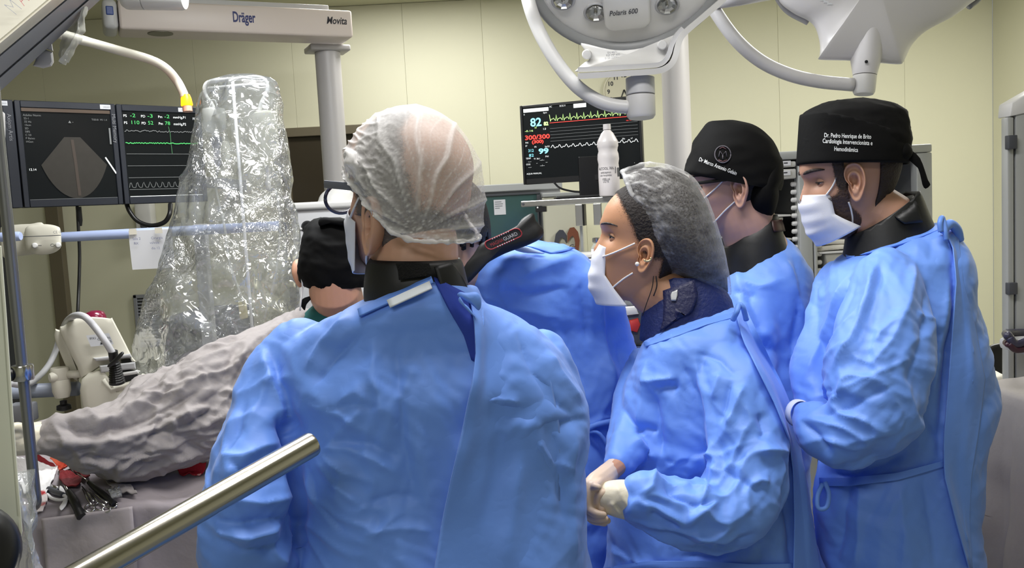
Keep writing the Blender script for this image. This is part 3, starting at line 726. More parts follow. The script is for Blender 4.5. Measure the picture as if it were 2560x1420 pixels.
for px, py in ((1408, -2), (1489, 28), (1668, 10), (1740, -70), (1700, -170), (1600, -215), (1470, -190), (1390, -105)):
    q = onl(px, py, .008)
    pod = link('reflector_well', lathe(BM(), [(.034, .0), (.036, .006), (.032, .010), (.028, .006), (.026, .003)], q, nl, 28), M_lgrey, L1, smooth=True)
    link('reflector', lathe(BM(), [(.028, .0105), (.024, .006), (.016, .0035), (.006, .0028), (.005, .012), (0, .013)], q, nl, 10), M_chrome, pod)
# yoke bracket, pivot and swept handle pipe
yk = empty('lamp_yoke', P(1602, 300, d), 'white curved yoke and pivot block under the front surgical lamp', 'lamp yoke')
dz = ray(1570, 160).normalized()
out = [P(*q, d + .02) for q in ((1447, 170), (1462, 156), (1474, 148), (1464, 128), (1454, 108), (1500, 119), (1560, 126), (1640, 112), (1704, 80), (1694, 98), (1678, 118), (1672, 140), (1668, 158), (1650, 168), (1560, 174), (1447, 180))]
link('pivot_housing', pillow(BM(), dense(out, 3), -dz, .02, .03, .05, 5), M_white, yk, smooth=50)
path = [(1447, 190), (1500, 187), (1560, 183), (1625, 179), (1655, 174), (1676, 160), (1686, 140), (1692, 115), (1702, 92), (1722, 72), (1760, 40), (1810, -5), (1850, -60)]
bm = BM(); pts = smooth_path([P(x, y, d - .01) for x, y in path], 4)
def bar(bm, pts, n, wdt, thk, off=0.0):
    n = Vector(n); rows = []
    for i, p in enumerate(pts):
        t = (pts[min(i + 1, len(pts) - 1)] - pts[max(i - 1, 0)]).normalized(); s = t.cross(n).normalized()
        rows.append([bm.verts.new(p + s * (off + a * wdt / 2) + n * b * thk / 2) for a, b in ((-1, -1), (1, -1), (1, 1), (-1, 1))])
    fs = [bm.faces.new((A[k], A[(k + 1) % 4], B[(k + 1) % 4], B[k])) for A, B in zip(rows, rows[1:]) for k in range(4)] + [bm.faces.new(rows[0][::-1]), bm.faces.new(rows[-1])]
    bmesh.ops.recalc_face_normals(bm, faces=fs); return bm
link('yoke_band', bar(bm, pts, dz, .016, .12, 0), M_white, yk, smooth=40)
pts2 = smooth_path([P(x, y, d - .01) for x, y in ((1447, 174), (1500, 172), (1560, 168), (1625, 164), (1650, 160), (1664, 148), (1672, 132), (1678, 112), (1690, 90), (1705, 72))], 4)
link('grey_seal', bar(BM(), pts2, dz, .013, .10, 0), M_lgrey, yk, smooth=40)
for px, py in ((1467, 136), (1656, 112)):
    q = P(px, py, d - .035); link('pivot_cap', lathe(BM(), [(0, .006), (.011, .005), (.0135, .001), (.0135, -.03), (0, -.03)], q, -dz, 24), M_white, yk, smooth=40)
q0 = P(1512, 152, d - .052); uu = (P(1570, 146, d - .05) - q0).normalized(); vv = (-dz).cross(uu).normalized()
for k, s in enumerate(('0123 220V~', 'REF MP 600', 'SN 4471')):
    text('small_print', s, q0 + vv * (.004 + .007 * k) + uu * .004 * k, uu, vv, .008, M_grey, yk, off=.002)
ax = (P(1603, 300, d) - P(1600, 200, d)).normalized(); r_ = 36 * d / F; q = P(1600, 196, d)
h1, h2 = (P(1601, 238, d) - q).length, (P(1603, 296, d) - q).length
link('pivot_block', lathe(BM(), [(0, 0), (r_, 0), (r_, h1 - .0015), (r_ * .96, h1), (0, h1)], q, ax, 8 * 4), M_lgrey, yk, smooth=40)
link('pivot_foot', lathe(BM(), [(0, h1 + .001), (r_, h1 + .003), (r_, h2 - .008), (r_ * .85, h2), (0, h2)], q, ax, 32), M_white, yk, smooth=40)
pts = smooth_path([P(1288, -300, d + .25), P(1300, -120, d + .1), P(1318, -10, d), P(1345, 72, d), P(1388, 150, d), P(1438, 212, d), P(1488, 248, d), P(1530, 263, d), P(1572, 268, d)], 6)
link('swept_pipe', tube(BM(), pts, [.0195] * len(pts), 20), M_white, yk, smooth=True)
q = P(1288, -300, d + .25)
link('suspension_pipe', tube(BM(), [q - UP * .02, Vector((q.x + .1, q.y + .1, q.z + .1)), Vector((q.x + .15, q.y + .15, ZC - .001))], .026, 16), M_white, yk, smooth=True)

# ---------------------------------------------------------------- second lamp, seen from behind
d = 2.75
L2 = empty('surgical_lamp', P(2160, 235, d), 'smooth white back of a second surgical lamp above the two black-capped men', 'surgical lamp')
vd = ray(2195, -60).normalized()
half = [(1943, -8), (1980, 30), (2022, 52), (2040, 72), (2050, 108), (2050, 138), (2048, 148), (2090, 150), (2126, 151), (2190, 156), (2246, 160), (2258, 154), (2266, 138), (2282, 108), (2316, 76), (2376, 44), (2418, 14), (2452, -20), (2470, -110), (2440, -220), (2350, -310), (2200, -350), (2040, -310), (1950, -210), (1925, -100)]
out = dense([P(x, y, d) for x, y in half], 4)
link('back_shell', pillow(BM(), out, -vd, .10, .02, .03, 8, 2.0, P(2190, -60, d)), M_cool := mat('cool_white_enamel', (206, 204, 206), .36), L2, smooth=60)
bm = BM(); pts = [P(x, y, d + .01) for x, y in ((2440, -18), (2420, 14), (2395, 32), (2500, -30), (2470, -60))]
rim = smooth_path([P(x, y, d + .015) for x, y in ((1915, -90), (1932, -30), (1965, 24), (2020, 56))], 5); link('rim_edge', tube(BM(), rim, .010, 10), M_lgrey, L2, smooth=True)
rim = smooth_path([P(x, y, d + .015) for x, y in ((2420, 16), (2450, -10), (2475, -60), (2480, -120))], 5); link('rim_edge', tube(BM(), rim, .012, 10), M_grey, L2, smooth=True)
ax = (P(2160, 235, d) - P(2168, 100, d)).normalized(); q = P(2168, 88, d - .035)
hh = [(P(2167 - 8 * (y - 88) / 147, y, d - .035) - q).length for y in (150, 188, 190, 230, 236)]
r_ = 32 * d / F
link('neck', lathe(BM(), [(0, -.02), (r_ * 1.25, -.01), (r_ * 1.12, hh[0]), (r_ * .88, hh[1]), (0, hh[1])], q, ax, 32), M_cool, L2, smooth=50)
link('neck_foot', lathe(BM(), [(0, hh[2]), (r_ * .88, hh[2]), (r_ * .82, hh[3]), (r_ * .70, hh[4]), (0, hh[4])], q, ax, 32), M_white, L2, smooth=50)
s_ = P(2166, 154, d - .035 - r_ * 1.08); link('screw_hole', lathe(BM(), [(0, .006), (.0045, .006), (.005, .0), (.0, -.0)], s_, -vd, 14), M_black, L2)
# blue label plate on the shell
lf = [P(2038, -4, d - .062), P(2084, -4, d - .075), P(2086, 4, d - .073), P(2070, 22, d - .067), P(2062, 20, d - .064)]
lpl = link('blue_label', prism(BM(), lf, vd * .05, .002), mat('label_blue', (24, 30, 84), .4), L2, label='dark blue label plate')
for k in range(3):
    a_ = P(2050 + k * 9, 2 + k * 5, d - .082); bm = BM(); u_ = (P(2076, 0, d) - P(2062, 0, d)); quad(bm, a_, u_ * .9, UP * .006); link('label_line', bm, M_stick, lpl)
pts = smooth_path([P(1790, -60, d + .05), P(1778, 0, d + .02), P(1796, 40, d), P(1845, 105, d - .02), P(1905, 155, d - .03), P(1975, 187, d - .035), P(2050, 204, d - .035), P(2132, 212, d - .035)], 6)
link('swept_pipe', tube(BM(), pts, .0205, 20), M_cool, L2, smooth=True)
q = P(1790, -60, d + .05); link('suspension_pipe', tube(BM(), [q - UP * .02, q + UP * .2, Vector((q.x + .1, q.y + .1, ZC - .001))], .024, 16), M_cool, L2, smooth=True)
q = P(1800, 0, d + .15); link('cross_pipe', tube(BM(), [P(1782, 6, 2.74), P(1850, -4, 2.7), P(1990, -30, 2.8)], .022, 14), M_cool, L2, smooth=True)

# ---------------------------------------------------------------- storage cabinet with open bays behind the two men on the right
d = 3.2
A, B = P(1850, 384, d), P(2330, 352, d); A.z = B.z = P(1990, 377, d).z
y0 = A.y; st = empty('storage_rack', (P(2090, 400, d).x, y0, 0), 'grey framed storage cabinet with open drawer bays behind the two men with black caps', 'storage cabinet')
zt = A.z; x0 = P(1840, 390, d).x; x1 = P(2332, 380, d).x
xm0, xm1 = P(2001, 500, d).x, P(2046, 500, d).x
xr0 = P(2296, 450, d).x
dep = .5
bm = BM(); box(bm, (x0, y0, zt - .03), (x1 - x0, 0, 0), (0, dep, 0), (0, 0, .03), .006); link('top_board', bm, M_alu, st, smooth=40)
for nm, a, b in (('post', x0, x0 + .03), ('post', xm0, xm0 + (xm1 - xm0) * .74), ('post', xm0 + (xm1 - xm0) * .8, xm1), ('post', xr0, x1)):
    bm = BM(); box(bm, (a, y0 + .002, .0), (b - a, 0, 0), (0, .05, 0), (0, 0, zt - .031), .004); link(nm, bm, M_alu, st, smooth=40)
bm = BM(); box(bm, (x1 - .01, y0 + .053, .0), (.01, 0, 0), (0, dep - .06, 0), (0, 0, zt - .031), .002); link('side_wall', bm, M_alu, st)
bm = BM(); box(bm, (x0, y0 + dep - .01, .0), (x1 - x0 - .012, 0, 0), (0, .01, 0), (0, 0, zt - .031), .001); link('back_wall', bm, M_dgrey, st)
bm = BM(); box(bm, (xm0, y0 + .055, .0), (.012, 0, 0), (0, dep - .07, 0), (0, 0, zt - .031), .001); link('bay_divider', bm, M_black, st)
def zq(py, px=1990): return P(px, py, d).z
# drawer fronts in the left bay
for k, (p0, p1) in enumerate(((402, 417), (421, 446))):
    bm = BM(); box(bm, (x0 + .035, y0 + .006, zq(p1)), (xm0 - x0 - .04, 0, 0), (0, dep - .06, 0), (0, 0, zq(p0) - zq(p1)), .006); dw = link('drawer', bm, M_white, st, smooth=40)
    a_ = P(1958, (p0 + p1) / 2 - 3, d); bm = BM(); box(bm, (a_.x, y0 + .002, a_.z - .012), (.03, 0, 0), (0, .004, 0), (0, 0, .018), .001); link('drawer_tag', bm, M_paper, dw)
    bm = BM(); quad(bm, (a_.x + .004, y0 + .0015, a_.z - .004), (.014, 0, 0), (0, 0, .004)); link('tag_line', bm, M_ink, dw)
# runner pegs
def pegs(xa, xb, p0, p1, n):
    for k in range(n):
        z = zq(p0 + (p1 - p0) * k / (n - 1)); bm = BM(); lathe(bm, [(0, 0), (.009, .0), (.009, xb - xa - .004), (.006, xb - xa), (0, xb - xa)], (xb, y0 + .03, z), (-1, 0, 0), 10); link('runner_peg', bm, M_white, st, smooth=40)
pegs(P(1988, 500, d).x, xm0 - .001, 460, 660, 11)
xa = xm1 + .001; 
for k in range(8):
    z = zq(596 + 21 * k, 2055); bm = BM(); lathe(bm, [(0, 0), (.009, .0), (.009, .018), (.006, .022), (0, .022)], (xa, y0 + .03, z), (1, 0, 0), 10); link('runner_peg', bm, M_white, st, smooth=40)
def basket(xa, xb, pt, pb, px):
    z1, z0 = zq(pt, px), zq(pb, px); w = xb - xa
    bm = BM(); box(bm, (xa, y0 + .012, z1 - .006), (w, 0, 0), (0, dep - .08, 0), (0, 0, .007), .002); tr = link('tray_rim', bm, M_white, st, smooth=40)
    bm = BM(); i = .022
    hexa(bm, [(xa + i + .02, y0 + .04, z0), (xb - i - .02, y0 + .04, z0), (xb - i - .02, y0 + dep - .1, z0), (xa + i + .02, y0 + dep - .1, z0),
              (xa + i, y0 + .02, z1 - .007), (xb - i, y0 + .02, z1 - .007), (xb - i, y0 + dep - .09, z1 - .007), (xa + i, y0 + dep - .09, z1 - .007)], .008)
    link('basket', bm, mat('basket_plastic', (206, 204, 192), .45), st, smooth=40)
xl1 = P(1985, 540, d).x
basket(x0 + .04, xl1, 537, 590, 1980); basket(x0 + .04, xl1, 597, 650, 1980); basket(x0 + .04, xl1, 660, 705, 1980)
xr1 = xr0 - .03
basket(P(2060, 640, d).x, xr1, 633, 684, 2060); basket(P(2060, 700, d).x, xr1, 716, 765, 2060); basket(P(2060, 700, d).x, xr1, 790, 840, 2060)
# folded white cloths on the right tray, clear packs on the left tray
def cloth_slab(name, c, sx, sy, sz, m, amp, label, cat, seed=0, group=None, parent=None):
    bm = BM(); cbox(bm, c, sx, sy, sz, 0.0, min(sx, sy, sz) * .35, 2)
    bmesh.ops.subdivide_edges(bm, edges=[e for e in bm.edges if e.calc_length() > sz * .8], cuts=5, use_grid_fill=True)
    co = np.array([v.co[:] for v in bm.verts]); dn = pnoise(co * 14 + seed) * amp; dm = pnoise(co * 31 + seed + 9) * amp * .4
    for v, a, b in zip(bm.verts, dn, dm): v.co.z += a + b; v.co.y += b
    return link(name, bm, m, parent, smooth=60, label=label, cat=cat, group=group)
M_linen = mat('white_linen', (222, 218, 206), .9, bump=.3, bscale=90)
for k, (px, py, w) in enumerate(((2086, 628, .12), (2094, 619, .10), (2100, 610, .10))):
    c = P(px, py, d); 
    cloth_slab('folded_cloth', (c.x + .03, y0 + .12, zq(633, 2060) + .014 + .021 * k), w + .04, .16, .018, M_linen if k < 2 else M_lgrey, .004,
               ('lowest white folded cloth on the tray behind the mask of the rightmost man', 'middle white folded cloth of the small pile behind the rightmost man', 'grey topmost cloth of the small pile behind the rightmost man')[k], 'cloth', k * 7, 'folded cloths on the tray')
M_film = None
# ---------------------------------------------------------------- clear plastic film
def film(name, fac=.30, tint=(235, 240, 245), bscale=9, bstr=.8, gl=.13, veil=.2, mscale=5.0):
    """clear film: mostly transparent, a thin white veil, and glints where it is crumpled"""
    m = bpy.data.materials.new(name); m.use_nodes = True; nt = m.node_tree; N = nt.nodes; L = nt.links
    N.remove(N['Principled BSDF']); out = N['Material Output']; tc = N.new('ShaderNodeTexCoord')
    def noise(sc, det=2, dist=.6):
        n = N.new('ShaderNodeTexNoise'); n.inputs['Scale'].default_value = sc; n.inputs['Detail'].default_value = det; n.inputs['Distortion'].default_value = dist; L.new(tc.outputs['Object'], n.inputs['Vector']); return n.outputs[0]
    def math_(op, a, b=None):
        n = N.new('ShaderNodeMath'); n.operation = op
        for k, v in enumerate((a, b)):
            if v is None: continue
            if isinstance(v, (int, float)): n.inputs[k].default_value = v
            else: L.new(v, n.inputs[k])
        return n.outputs[0]
    big = math_('ABSOLUTE', math_('SUBTRACT', noise(bscale), .5)); fine = math_('ABSOLUTE', math_('SUBTRACT', noise(bscale * 3.6, 3, 1.2), .5))
    mk = N.new('ShaderNodeMapRange'); mk.inputs[1].default_value = .47; mk.inputs[2].default_value = .60; L.new(noise(mscale, 1, 0), mk.inputs[0])
    h = math_('ADD', big, math_('MULTIPLY', math_('MULTIPLY', fine, .55), mk.outputs[0]))
    bp = N.new('ShaderNodeBump'); bp.inputs['Strength'].default_value = bstr; bp.inputs['Distance'].default_value = .05; L.new(h, bp.inputs['Height'])
    tr = N.new('ShaderNodeBsdfTransparent'); tr.inputs[0].default_value = (.94, .95, .95, 1)
    g = N.new('ShaderNodeBsdfGlossy'); g.inputs['Roughness'].default_value = gl; L.new(bp.outputs[0], g.inputs['Normal'])
    df = N.new('ShaderNodeBsdfDiffuse'); df.inputs[0].default_value = lin(tint) + (1,)
    fr = N.new('ShaderNodeLayerWeight'); fr.inputs[0].default_value = .28; L.new(bp.outputs[0], fr.inputs['Normal'])
    m1 = N.new('ShaderNodeMixShader'); m1.inputs[0].default_value = veil; L.new(tr.outputs[0], m1.inputs[1]); L.new(df.outputs[0], m1.inputs[2])
    mr = N.new('ShaderNodeMapRange'); mr.inputs[3].default_value = fac * .4; mr.inputs[4].default_value = min(1, fac * 2.2); L.new(fr.outputs['Facing'], mr.inputs[0])
    m2 = N.new('ShaderNodeMixShader'); L.new(mr.outputs[0], m2.inputs[0]); L.new(m1.outputs[0], m2.inputs[1]); L.new(g.outputs[0], m2.inputs[2])
    L.new(m2.outputs[0], out.inputs['Surface']); return m
M_film = film('clear_film', .42, (220, 226, 236), 9, 1.0, .10, .13)
def loft(bm, rings, cap0=True, cap1=True):
    V = [[bm.verts.new(q) for q in r] for r in rings]; n = len(V[0]); fs = []
    for A, B in zip(V, V[1:]):
        for k in range(n): fs.append(bm.faces.new((A[k], A[(k + 1) % n], B[(k + 1) % n], B[k])))
    if cap0: fs.append(bm.faces.new(V[0][::-1]))
    if cap1: fs.append(bm.faces.new(V[-1]))
    bmesh.ops.recalc_face_normals(bm, faces=fs); return bm
def rows_interp(rows, k):
    """rows [(y, values...)] -> k rows interpolated smoothly"""
    r = np.array(rows, float); t = np.linspace(r[0, 0], r[-1, 0], k)
    return [(y,) + tuple(np.interp(y, r[:, 0], r[:, j]) for j in range(1, r.shape[1])) for y in t]
# ---------------------------------------------------------------- infusion stand under a clear plastic drape
d = 2.72
rows = [(188, 560, 640), (196, 525, 676), (208, 510, 692), (235, 500, 701), (300, 486, 712), (400, 468, 722), (500, 440, 730), (560, 424, 736), (640, 404, 744), (700, 388, 745), (770, 368, 735), (860, 350, 722), (920, 345, 700), (948, 372, 660)]
R_ = []
for y, a, b in rows_interp(rows, 74):
    A, B = P(a, y, d), P(b, y, d); c = (A + B) / 2; h = (B - A) / 2; hd = Vector((-h.y, h.x, 0)); z = c.z; nn = 96
    R_.append([Vector((c + h * math.cos(2 * PI * k / nn) + hd * .62 * math.sin(2 * PI * k / nn))[:2] + (z,)) for k in range(nn)])
bm = loft(BM(), R_, True, False)
bm.normal_update()
co = np.array([v.co[:] for v in bm.verts]); no = np.array([v.normal[:] for v in bm.verts])
zz = (co[:, 2] - co[:, 2].min()) / np.ptp(co[:, 2])
st_ = co * np.array((9, 9, 2.6)); dsp = .026 * ridged(st_ + .7 * pnoise(co * 5)[:, None]) + .012 * ridged(co * np.array((17, 17, 9)) + 3) + .006 * ridged(co * 38 + 7)
dsp *= .4 + .6 * (1 - zz); dsp -= .016
dsp = np.where(zz > .985, 0, dsp)
for v, n, s in zip(bm.verts, no, dsp): v.co += Vector(n) * float(s)
link('plastic_drape', bm, M_film, smooth=True, label='tall crumpled clear plastic drape pulled over the infusion stand', cat='plastic drape')
iv = empty('infusion_stand', (P(600, 700, d).x, P(600, 700, d).y, 0), 'white wire topped infusion stand standing under the clear plastic drape', 'infusion stand')
bx, by = P(600, 500, d).x, P(600, 500, d).y
ztop = P(600, 205, d).z
link('pole', tube(BM(), [(bx, by + .02, .05), (bx, by + .02, ztop)], .005, 12), M_lgrey, iv, smooth=True)
for k in range(5):
    a = k * 2 * PI / 5; link('foot', tube(BM(), [(bx, by + .02, .06), (bx + .25 * math.cos(a), by + .02 + .25 * math.sin(a), .012)], .012, 8), M_lgrey, iv, smooth=True)
lp = smooth_path([P(546, 300, d), P(530, 262, d), P(514, 238, d), P(513, 214, d), P(530, 203, d), P(580, 198, d), P(640, 193, d), P(664, 203, d), P(668, 228, d), P(652, 262, d), P(646, 300, d)], 6)
link('hook_frame', tube(BM(), lp, .0065, 10), M_white, iv, smooth=True)
link('hook_bar', tube(BM(), [P(520, 222, d), P(600, 214, d - .0), P(664, 210, d)], .006, 8), M_white, iv, smooth=True)
def bottle(px0, px1, p0, p1, dd, m, name, label, flat=.8):
    A, B = P(px0, p0, dd), P(px1, p0, dd); c = (A + B) / 2; r = (B.x - A.x) / 2; h = c.z - P((px0 + px1) / 2, p1, dd).z
    e = empty(name, (c.x, c.y, c.z - h), label, 'infusion bottle', 'infusion bottles under the plastic')
    prof = [(0, 0), (r * .6, -.002), (r * .95, -h * .06), (r, -h * .12), (r, -h * .68), (r * .8, -h * .80), (r * .36, -h * .88), (r * .34, -h), (0, -h)]
    bm = lathe(BM(), prof, c, UP, 20); link('bottle_body', bm, m, e, smooth=45)
    link('bottle_hanger', tube(BM(), smooth_path([c + Vector((-r * .3, 0, 0)), c + Vector((-r * .2, 0, .02)), c + Vector((r * .2, 0, .02)), c + Vector((r * .3, 0, 0))], 4), .002, 6), M_white, e)
    return e, Vector((c.x, c.y, c.z - h)), r
M_bag = mat('milky_bag', (222, 222, 206), .4, alpha=.55); M_clearb = mat('clear_bottle', (214, 216, 212), .2, alpha=.45)
e, q, r = bottle(505, 562, 268, 342, d - .03, M_clearb, 'infusion_bottle', 'clear upside-down infusion bottle in the left of the plastic drape')
link('bottle_neck', lathe(BM(), [(0, 0), (.018, 0), (.019, -.012), (.013, -.026), (.013, -.034), (0, -.034)], q - UP * .001, UP, 16), M_grey, e, smooth=40)
dcq = q - UP * .037; link('drip_chamber', lathe(BM(), [(0, 0), (.011, 0), (.011, -.045), (.004, -.055), (0, -.055)], dcq, UP, 14), M_lgrey, e, smooth=40)
link('drip_tube', tube(BM(), smooth_path([dcq - UP * .054, P(540, 470, d), P(560, 560, d), P(575, 660, d), P(610, 760, d)], 6), .004, 8), M_clearb, e, smooth=True)
e, q, r = bottle(630, 690, 276, 412, d, M_bag, 'infusion_bottle', 'milky full infusion bottle hanging in the right of the plastic drape')
link('port', lathe(BM(), [(0, 0), (.006, 0), (.005, -.04), (.009, -.05), (.008, -.075), (0, -.08)], q + Vector((-.004, 0, -.001)), UP, 12), M_white, e, smooth=40)
link('drip_tube', tube(BM(), smooth_path([q - UP * .08, P(690, 480, d), P(700, 560, d), P(690, 680, d), P(660, 800, d)], 6), .004, 8), M_clearb, e, smooth=True)
e, q, r = bottle(540, 572, 352, 424, d + .03, M_bag, 'infusion_bottle', 'small cream infusion bottle beside the drip chamber under the plastic')
c = P(608, 778, d); bm = BM(); box(bm, P(599, 800, d), P(617, 796, d) - P(599, 800, d), (0, .02, 0), P(594, 756, d) - P(599, 800, d), .004); link('cream_clamp', bm, mat('cream_block', (214, 206, 170), .5), smooth=40, label='small cream block clamp showing through the plastic drape', cat='clamp')
# dark machine behind the lower drape
dm = empty('dark_console', P(450, 960, 3.3), 'dark grey machine dimly visible through the lower plastic drape', 'machine')
A = P(395, 795, 3.3); bm = BM(); box(bm, (A.x, A.y, .02), (P(560, 790, 3.3).x - A.x, 0, 0), (0, .4, 0), (0, 0, A.z - .02), .03, 3); link('console_body', bm, M_dgrey, dm, smooth=40)
bm = BM(); box(bm, (A.x + .05, A.y - .006, A.z - .13), (.13, 0, 0), (0, .006, 0), (0, 0, .08), .004); link('console_panel', bm, M_black, dm)
# ---------------------------------------------------------------- pale blue rail with clamp box and paper
d = 2.95
ra, rb = P(-260, 602, d), P(700, 574, d)
rb.z = ra.z = P(250, 588, d).z
rl_ = empty('wall_rail', (ra + rb) / 2, 'pale blue horizontal rail tube running behind the chrome pole and plastic drape', 'rail')
link('rail_tube', tube(BM(), [ra, rb], .0165, 20), M_rail, rl_, smooth=True)
link('rail_post', box(BM(), rb + Vector((-.3, .02, -rb.z)), (.04, 0, 0), (0, .04, 0), (0, 0, rb.z + .02), .004), M_lgrey, rl_)
link('rail_post', box(BM(), ra + Vector((.02, .02, -ra.z)), (.04, 0, 0), (0, .04, 0), (0, 0, ra.z + .02), .004), M_lgrey, rl_)
dq = 2.9
cb = empty('clamp_box', P(95, 640, dq), 'cream plastic clamp box gripping the pale blue rail by the left edge', 'clamp box')
nz = ray(90, 600).normalized()
out = dense([P(*q, dq - .03) for q in ((63, 572), (90, 562), (120, 561), (143, 566), (151, 575), (153, 612), (146, 625), (128, 634), (100, 637), (78, 632), (64, 622))], 4)
link('box_front', pillow(BM(), out, -nz, .018, .04, .03, 5), M_cream, cb, smooth=60)
out = dense([P(*q, dq + .02) for q in ((2, 570), (30, 563), (75, 560), (110, 561), (112, 625), (80, 636), (40, 640), (6, 640))], 4)
link('box_rear', pillow(BM(), out, -nz, .012, .03, .03, 4), M_cream, cb, smooth=60)
link('seam', ribbon(BM(), [P(55, 592, dq - .068), P(100, 590.5, dq - .068), P(152, 588, dq - .062)], .0022, -nz), M_dgrey, cb)
for px, py in ((87, 614), (145, 613)):
    q = P(px, py, dq - .05); link('knob', lathe(BM(), [(0, .03), (.006, .029), (.0095, .024), (.0095, .0), (0, 0)], q, -nz, 16), M_white, cb, smooth=40)
link('mark', ribbon(BM(), [P(95, 614, dq - .07), P(104, 614, dq - .07)], .002, -nz), M_dgrey, cb)
link('mark', tube(BM(), [P(131, 613, dq - .07) + Vector((.006 * math.cos(t), 0, .004 * math.sin(t))) for t in np.linspace(0, 2 * PI, 12)], .0008, 4), M_dgrey, cb)
text('lettering', 'CE IX', P(133, 584, dq - .071), (1, 0, 0), UP, .012, M_grey, cb)
c0 = P(2, 593, 2.72); link('rail_stub', lathe(BM(), [(0, 0), (.0145, 0), (.0145, .057), (.012, .062), (0, .062)], P(2, 593, 2.72), (1, 0, .0), 20), M_rail, smooth=40, label='short pale blue tube end in front of the cream clamp box', cat='tube')
# paper taped on the rail
ps = empty('paper_sheet', P(380, 672, 2.93), 'white sheet of handwritten notes taped to the pale blue rail', 'paper')
pf = Face(P(322, 577, 2.92), P(432, 572, 2.92), P(334, 674, 2.93))
bm = BM(); g = [[bm.verts.new(pf.at(u, v, .006 * math.sin(u * 5 + v * 2) + .003)) for u in np.linspace(0, .96 - 0 * v, 9)] for v in np.linspace(0, 1, 9)]
for i in range(8):
    for j in range(8): bm.faces.new((g[i][j], g[i][j + 1], g[i + 1][j + 1], g[i + 1][j]))
link('sheet', bm, M_paper, ps, smooth=True)
for u in (.04, .62): pf.rect(u, -.05, u + .17, .10, mat('tape', (232, 226, 212), .4), ps, 'tape', .012)
M_pen = mat('pen_ink', (120, 124, 160), .7)
for k, (u, v, s) in enumerate(((.1, .24, 'Sala 2'), (.52, .24, 'Cirurgia'), (.12, .36, 'RX'), (.48, .36, 'valvula'), (.5, .50, 'dia 12'))):
    pf.text(s, u, v, .09, M_pen, ps, name='handwriting', off=.014)
# ---------------------------------------------------------------- cream controller box with hose and black connector
d = 2.6
hx = empty('pump_unit', P(280, 1010, d), 'cream plastic pump unit with a grey hose plugged into a black connector', 'medical device')
nz = ray(240, 900).normalized(); dp = nz * .22
out = [P(*q, d) for q in ((190, 797), (232, 793), (276, 797), (284, 803), (330, 893), (334, 905), (262, 914), (238, 925), (205, 945), (196, 922), (150, 830), (160, 815))]
link('upper_case', pillow(BM(), dense(out, 2), -nz, .012, .16, .04, 5, 4), M_cream, hx, smooth=50)
out = [P(*q, d + .05) for q in ((136, 838), (150, 826), (200, 940), (180, 944), (150, 880))]
link('side_case', pillow(BM(), dense(out, 2), -nz, .01, .12, .04, 4, 4), M_cream, hx, smooth=50)
out = [P(*q, d - .02) for q in ((205, 948), (240, 926), (262, 930), (285, 975), (350, 955), (372, 960), (400, 1010), (380, 1080), (250, 1080), (205, 1010))]
link('lower_case', pillow(BM(), dense(out, 2), -nz, .02, .16, .05, 5, 4), M_cream, hx, smooth=50)
bm = BM(); tube(bm, [P(*q, d - .05) for q in ((262, 948), (282, 975), (352, 955), (364, 940))], .012, 10); link('tray_lip', bm, M_cream, hx, smooth=True)
bm = BM(); prism(bm, [P(*q, d - .035) for q in ((264, 946), (284, 972), (350, 952), (340, 925), (300, 922))], nz * .02, .004); link('tray_floor', bm, M_dgrey, hx)
for k, (p, m) in enumerate(((((232, 895), (326, 884), (330, 893), (240, 903)), M_lgrey), (((248, 914), (338, 905), (340, 922), (252, 932)), M_lgrey), (((300, 932), (345, 925), (348, 934), (304, 941)), M_white))):
    bm = BM(); prism(bm, [P(*q, d - .06) for q in p], nz * .05, .004); link('latch_plate', bm, m, hx)
bm = BM(); prism(bm, [P(*q, d - .052) for q in ((302, 899), (326, 896), (330, 905), (304, 908))], nz * .02, .002); link('latch_slot', bm, M_black, hx)
lb = Face(P(220, 838, d - .043), P(277, 832, d - .043), P(232, 866, d - .043)); lo = lb.rect(0, 0, 1, 1, M_stick, hx, 'warning_label', .012)
for u, v, s in ((.10, .4, 'IPX1'), (.42, .55, 'O'), (.44, .9, '▲'), (.80, .5, 'SN'), (.82, .8, 'CE')): lb.text(s, u, v, .28, M_ink, hx, name='label_text', off=.014)
c = P(238, 789, d + .03); link('red_cap', lathe(BM(), [(0, .028), (.012, .027), (.024, .022), (.03, .01), (.031, 0), (0, 0)], c - UP * .012, UP, 18), mat('ruby_plastic', (112, 24, 52), .2), hx, smooth=50, label='dark red translucent cap')
pts = smooth_path([P(20, 958, 2.4), P(60, 962, 2.5), P(90, 948, 2.7), P(120, 915, 2.85), P(138, 880, 2.9), P(150, 842, 2.9), P(164, 808, 2.75), P(184, 790, 2.52), P(210, 791, 2.46), P(235, 815, 2.46), P(262, 852, 2.46), P(282, 884, 2.47)], 8)
link('hose', tube(BM(), pts, .0095, 12), mat('grey_hose', (178, 178, 182), .4), hx, smooth=True)
q0 = P(282, 878, 2.47); axh = (P(293, 955, 2.5) - q0).normalized()
link('hose_collar', lathe(BM(), [(0, 0), (.013, 0), (.013, .028), (.011, .03), (0, .03)], q0, axh, 16), M_black, hx, smooth=40)
prof = [(0, .032)]
for k in range(9): prof += [(.012 + .0008 * k, .033 + k * .0068), (.015 + .0008 * k, .036 + k * .0068)]
prof += [(.022, .097), (0, .098)]
link('connector_boot', lathe(BM(), prof, q0, axh, 16), M_black, hx)
link('connector_wing', pillow(BM(), dense([P(*q, 2.45) for q in ((268, 915), (284, 898), (303, 880), (310, 882), (306, 890), (292, 906), (276, 918))], 3), -nz, .008, .008, .004, 4), M_black, hx, smooth=50)
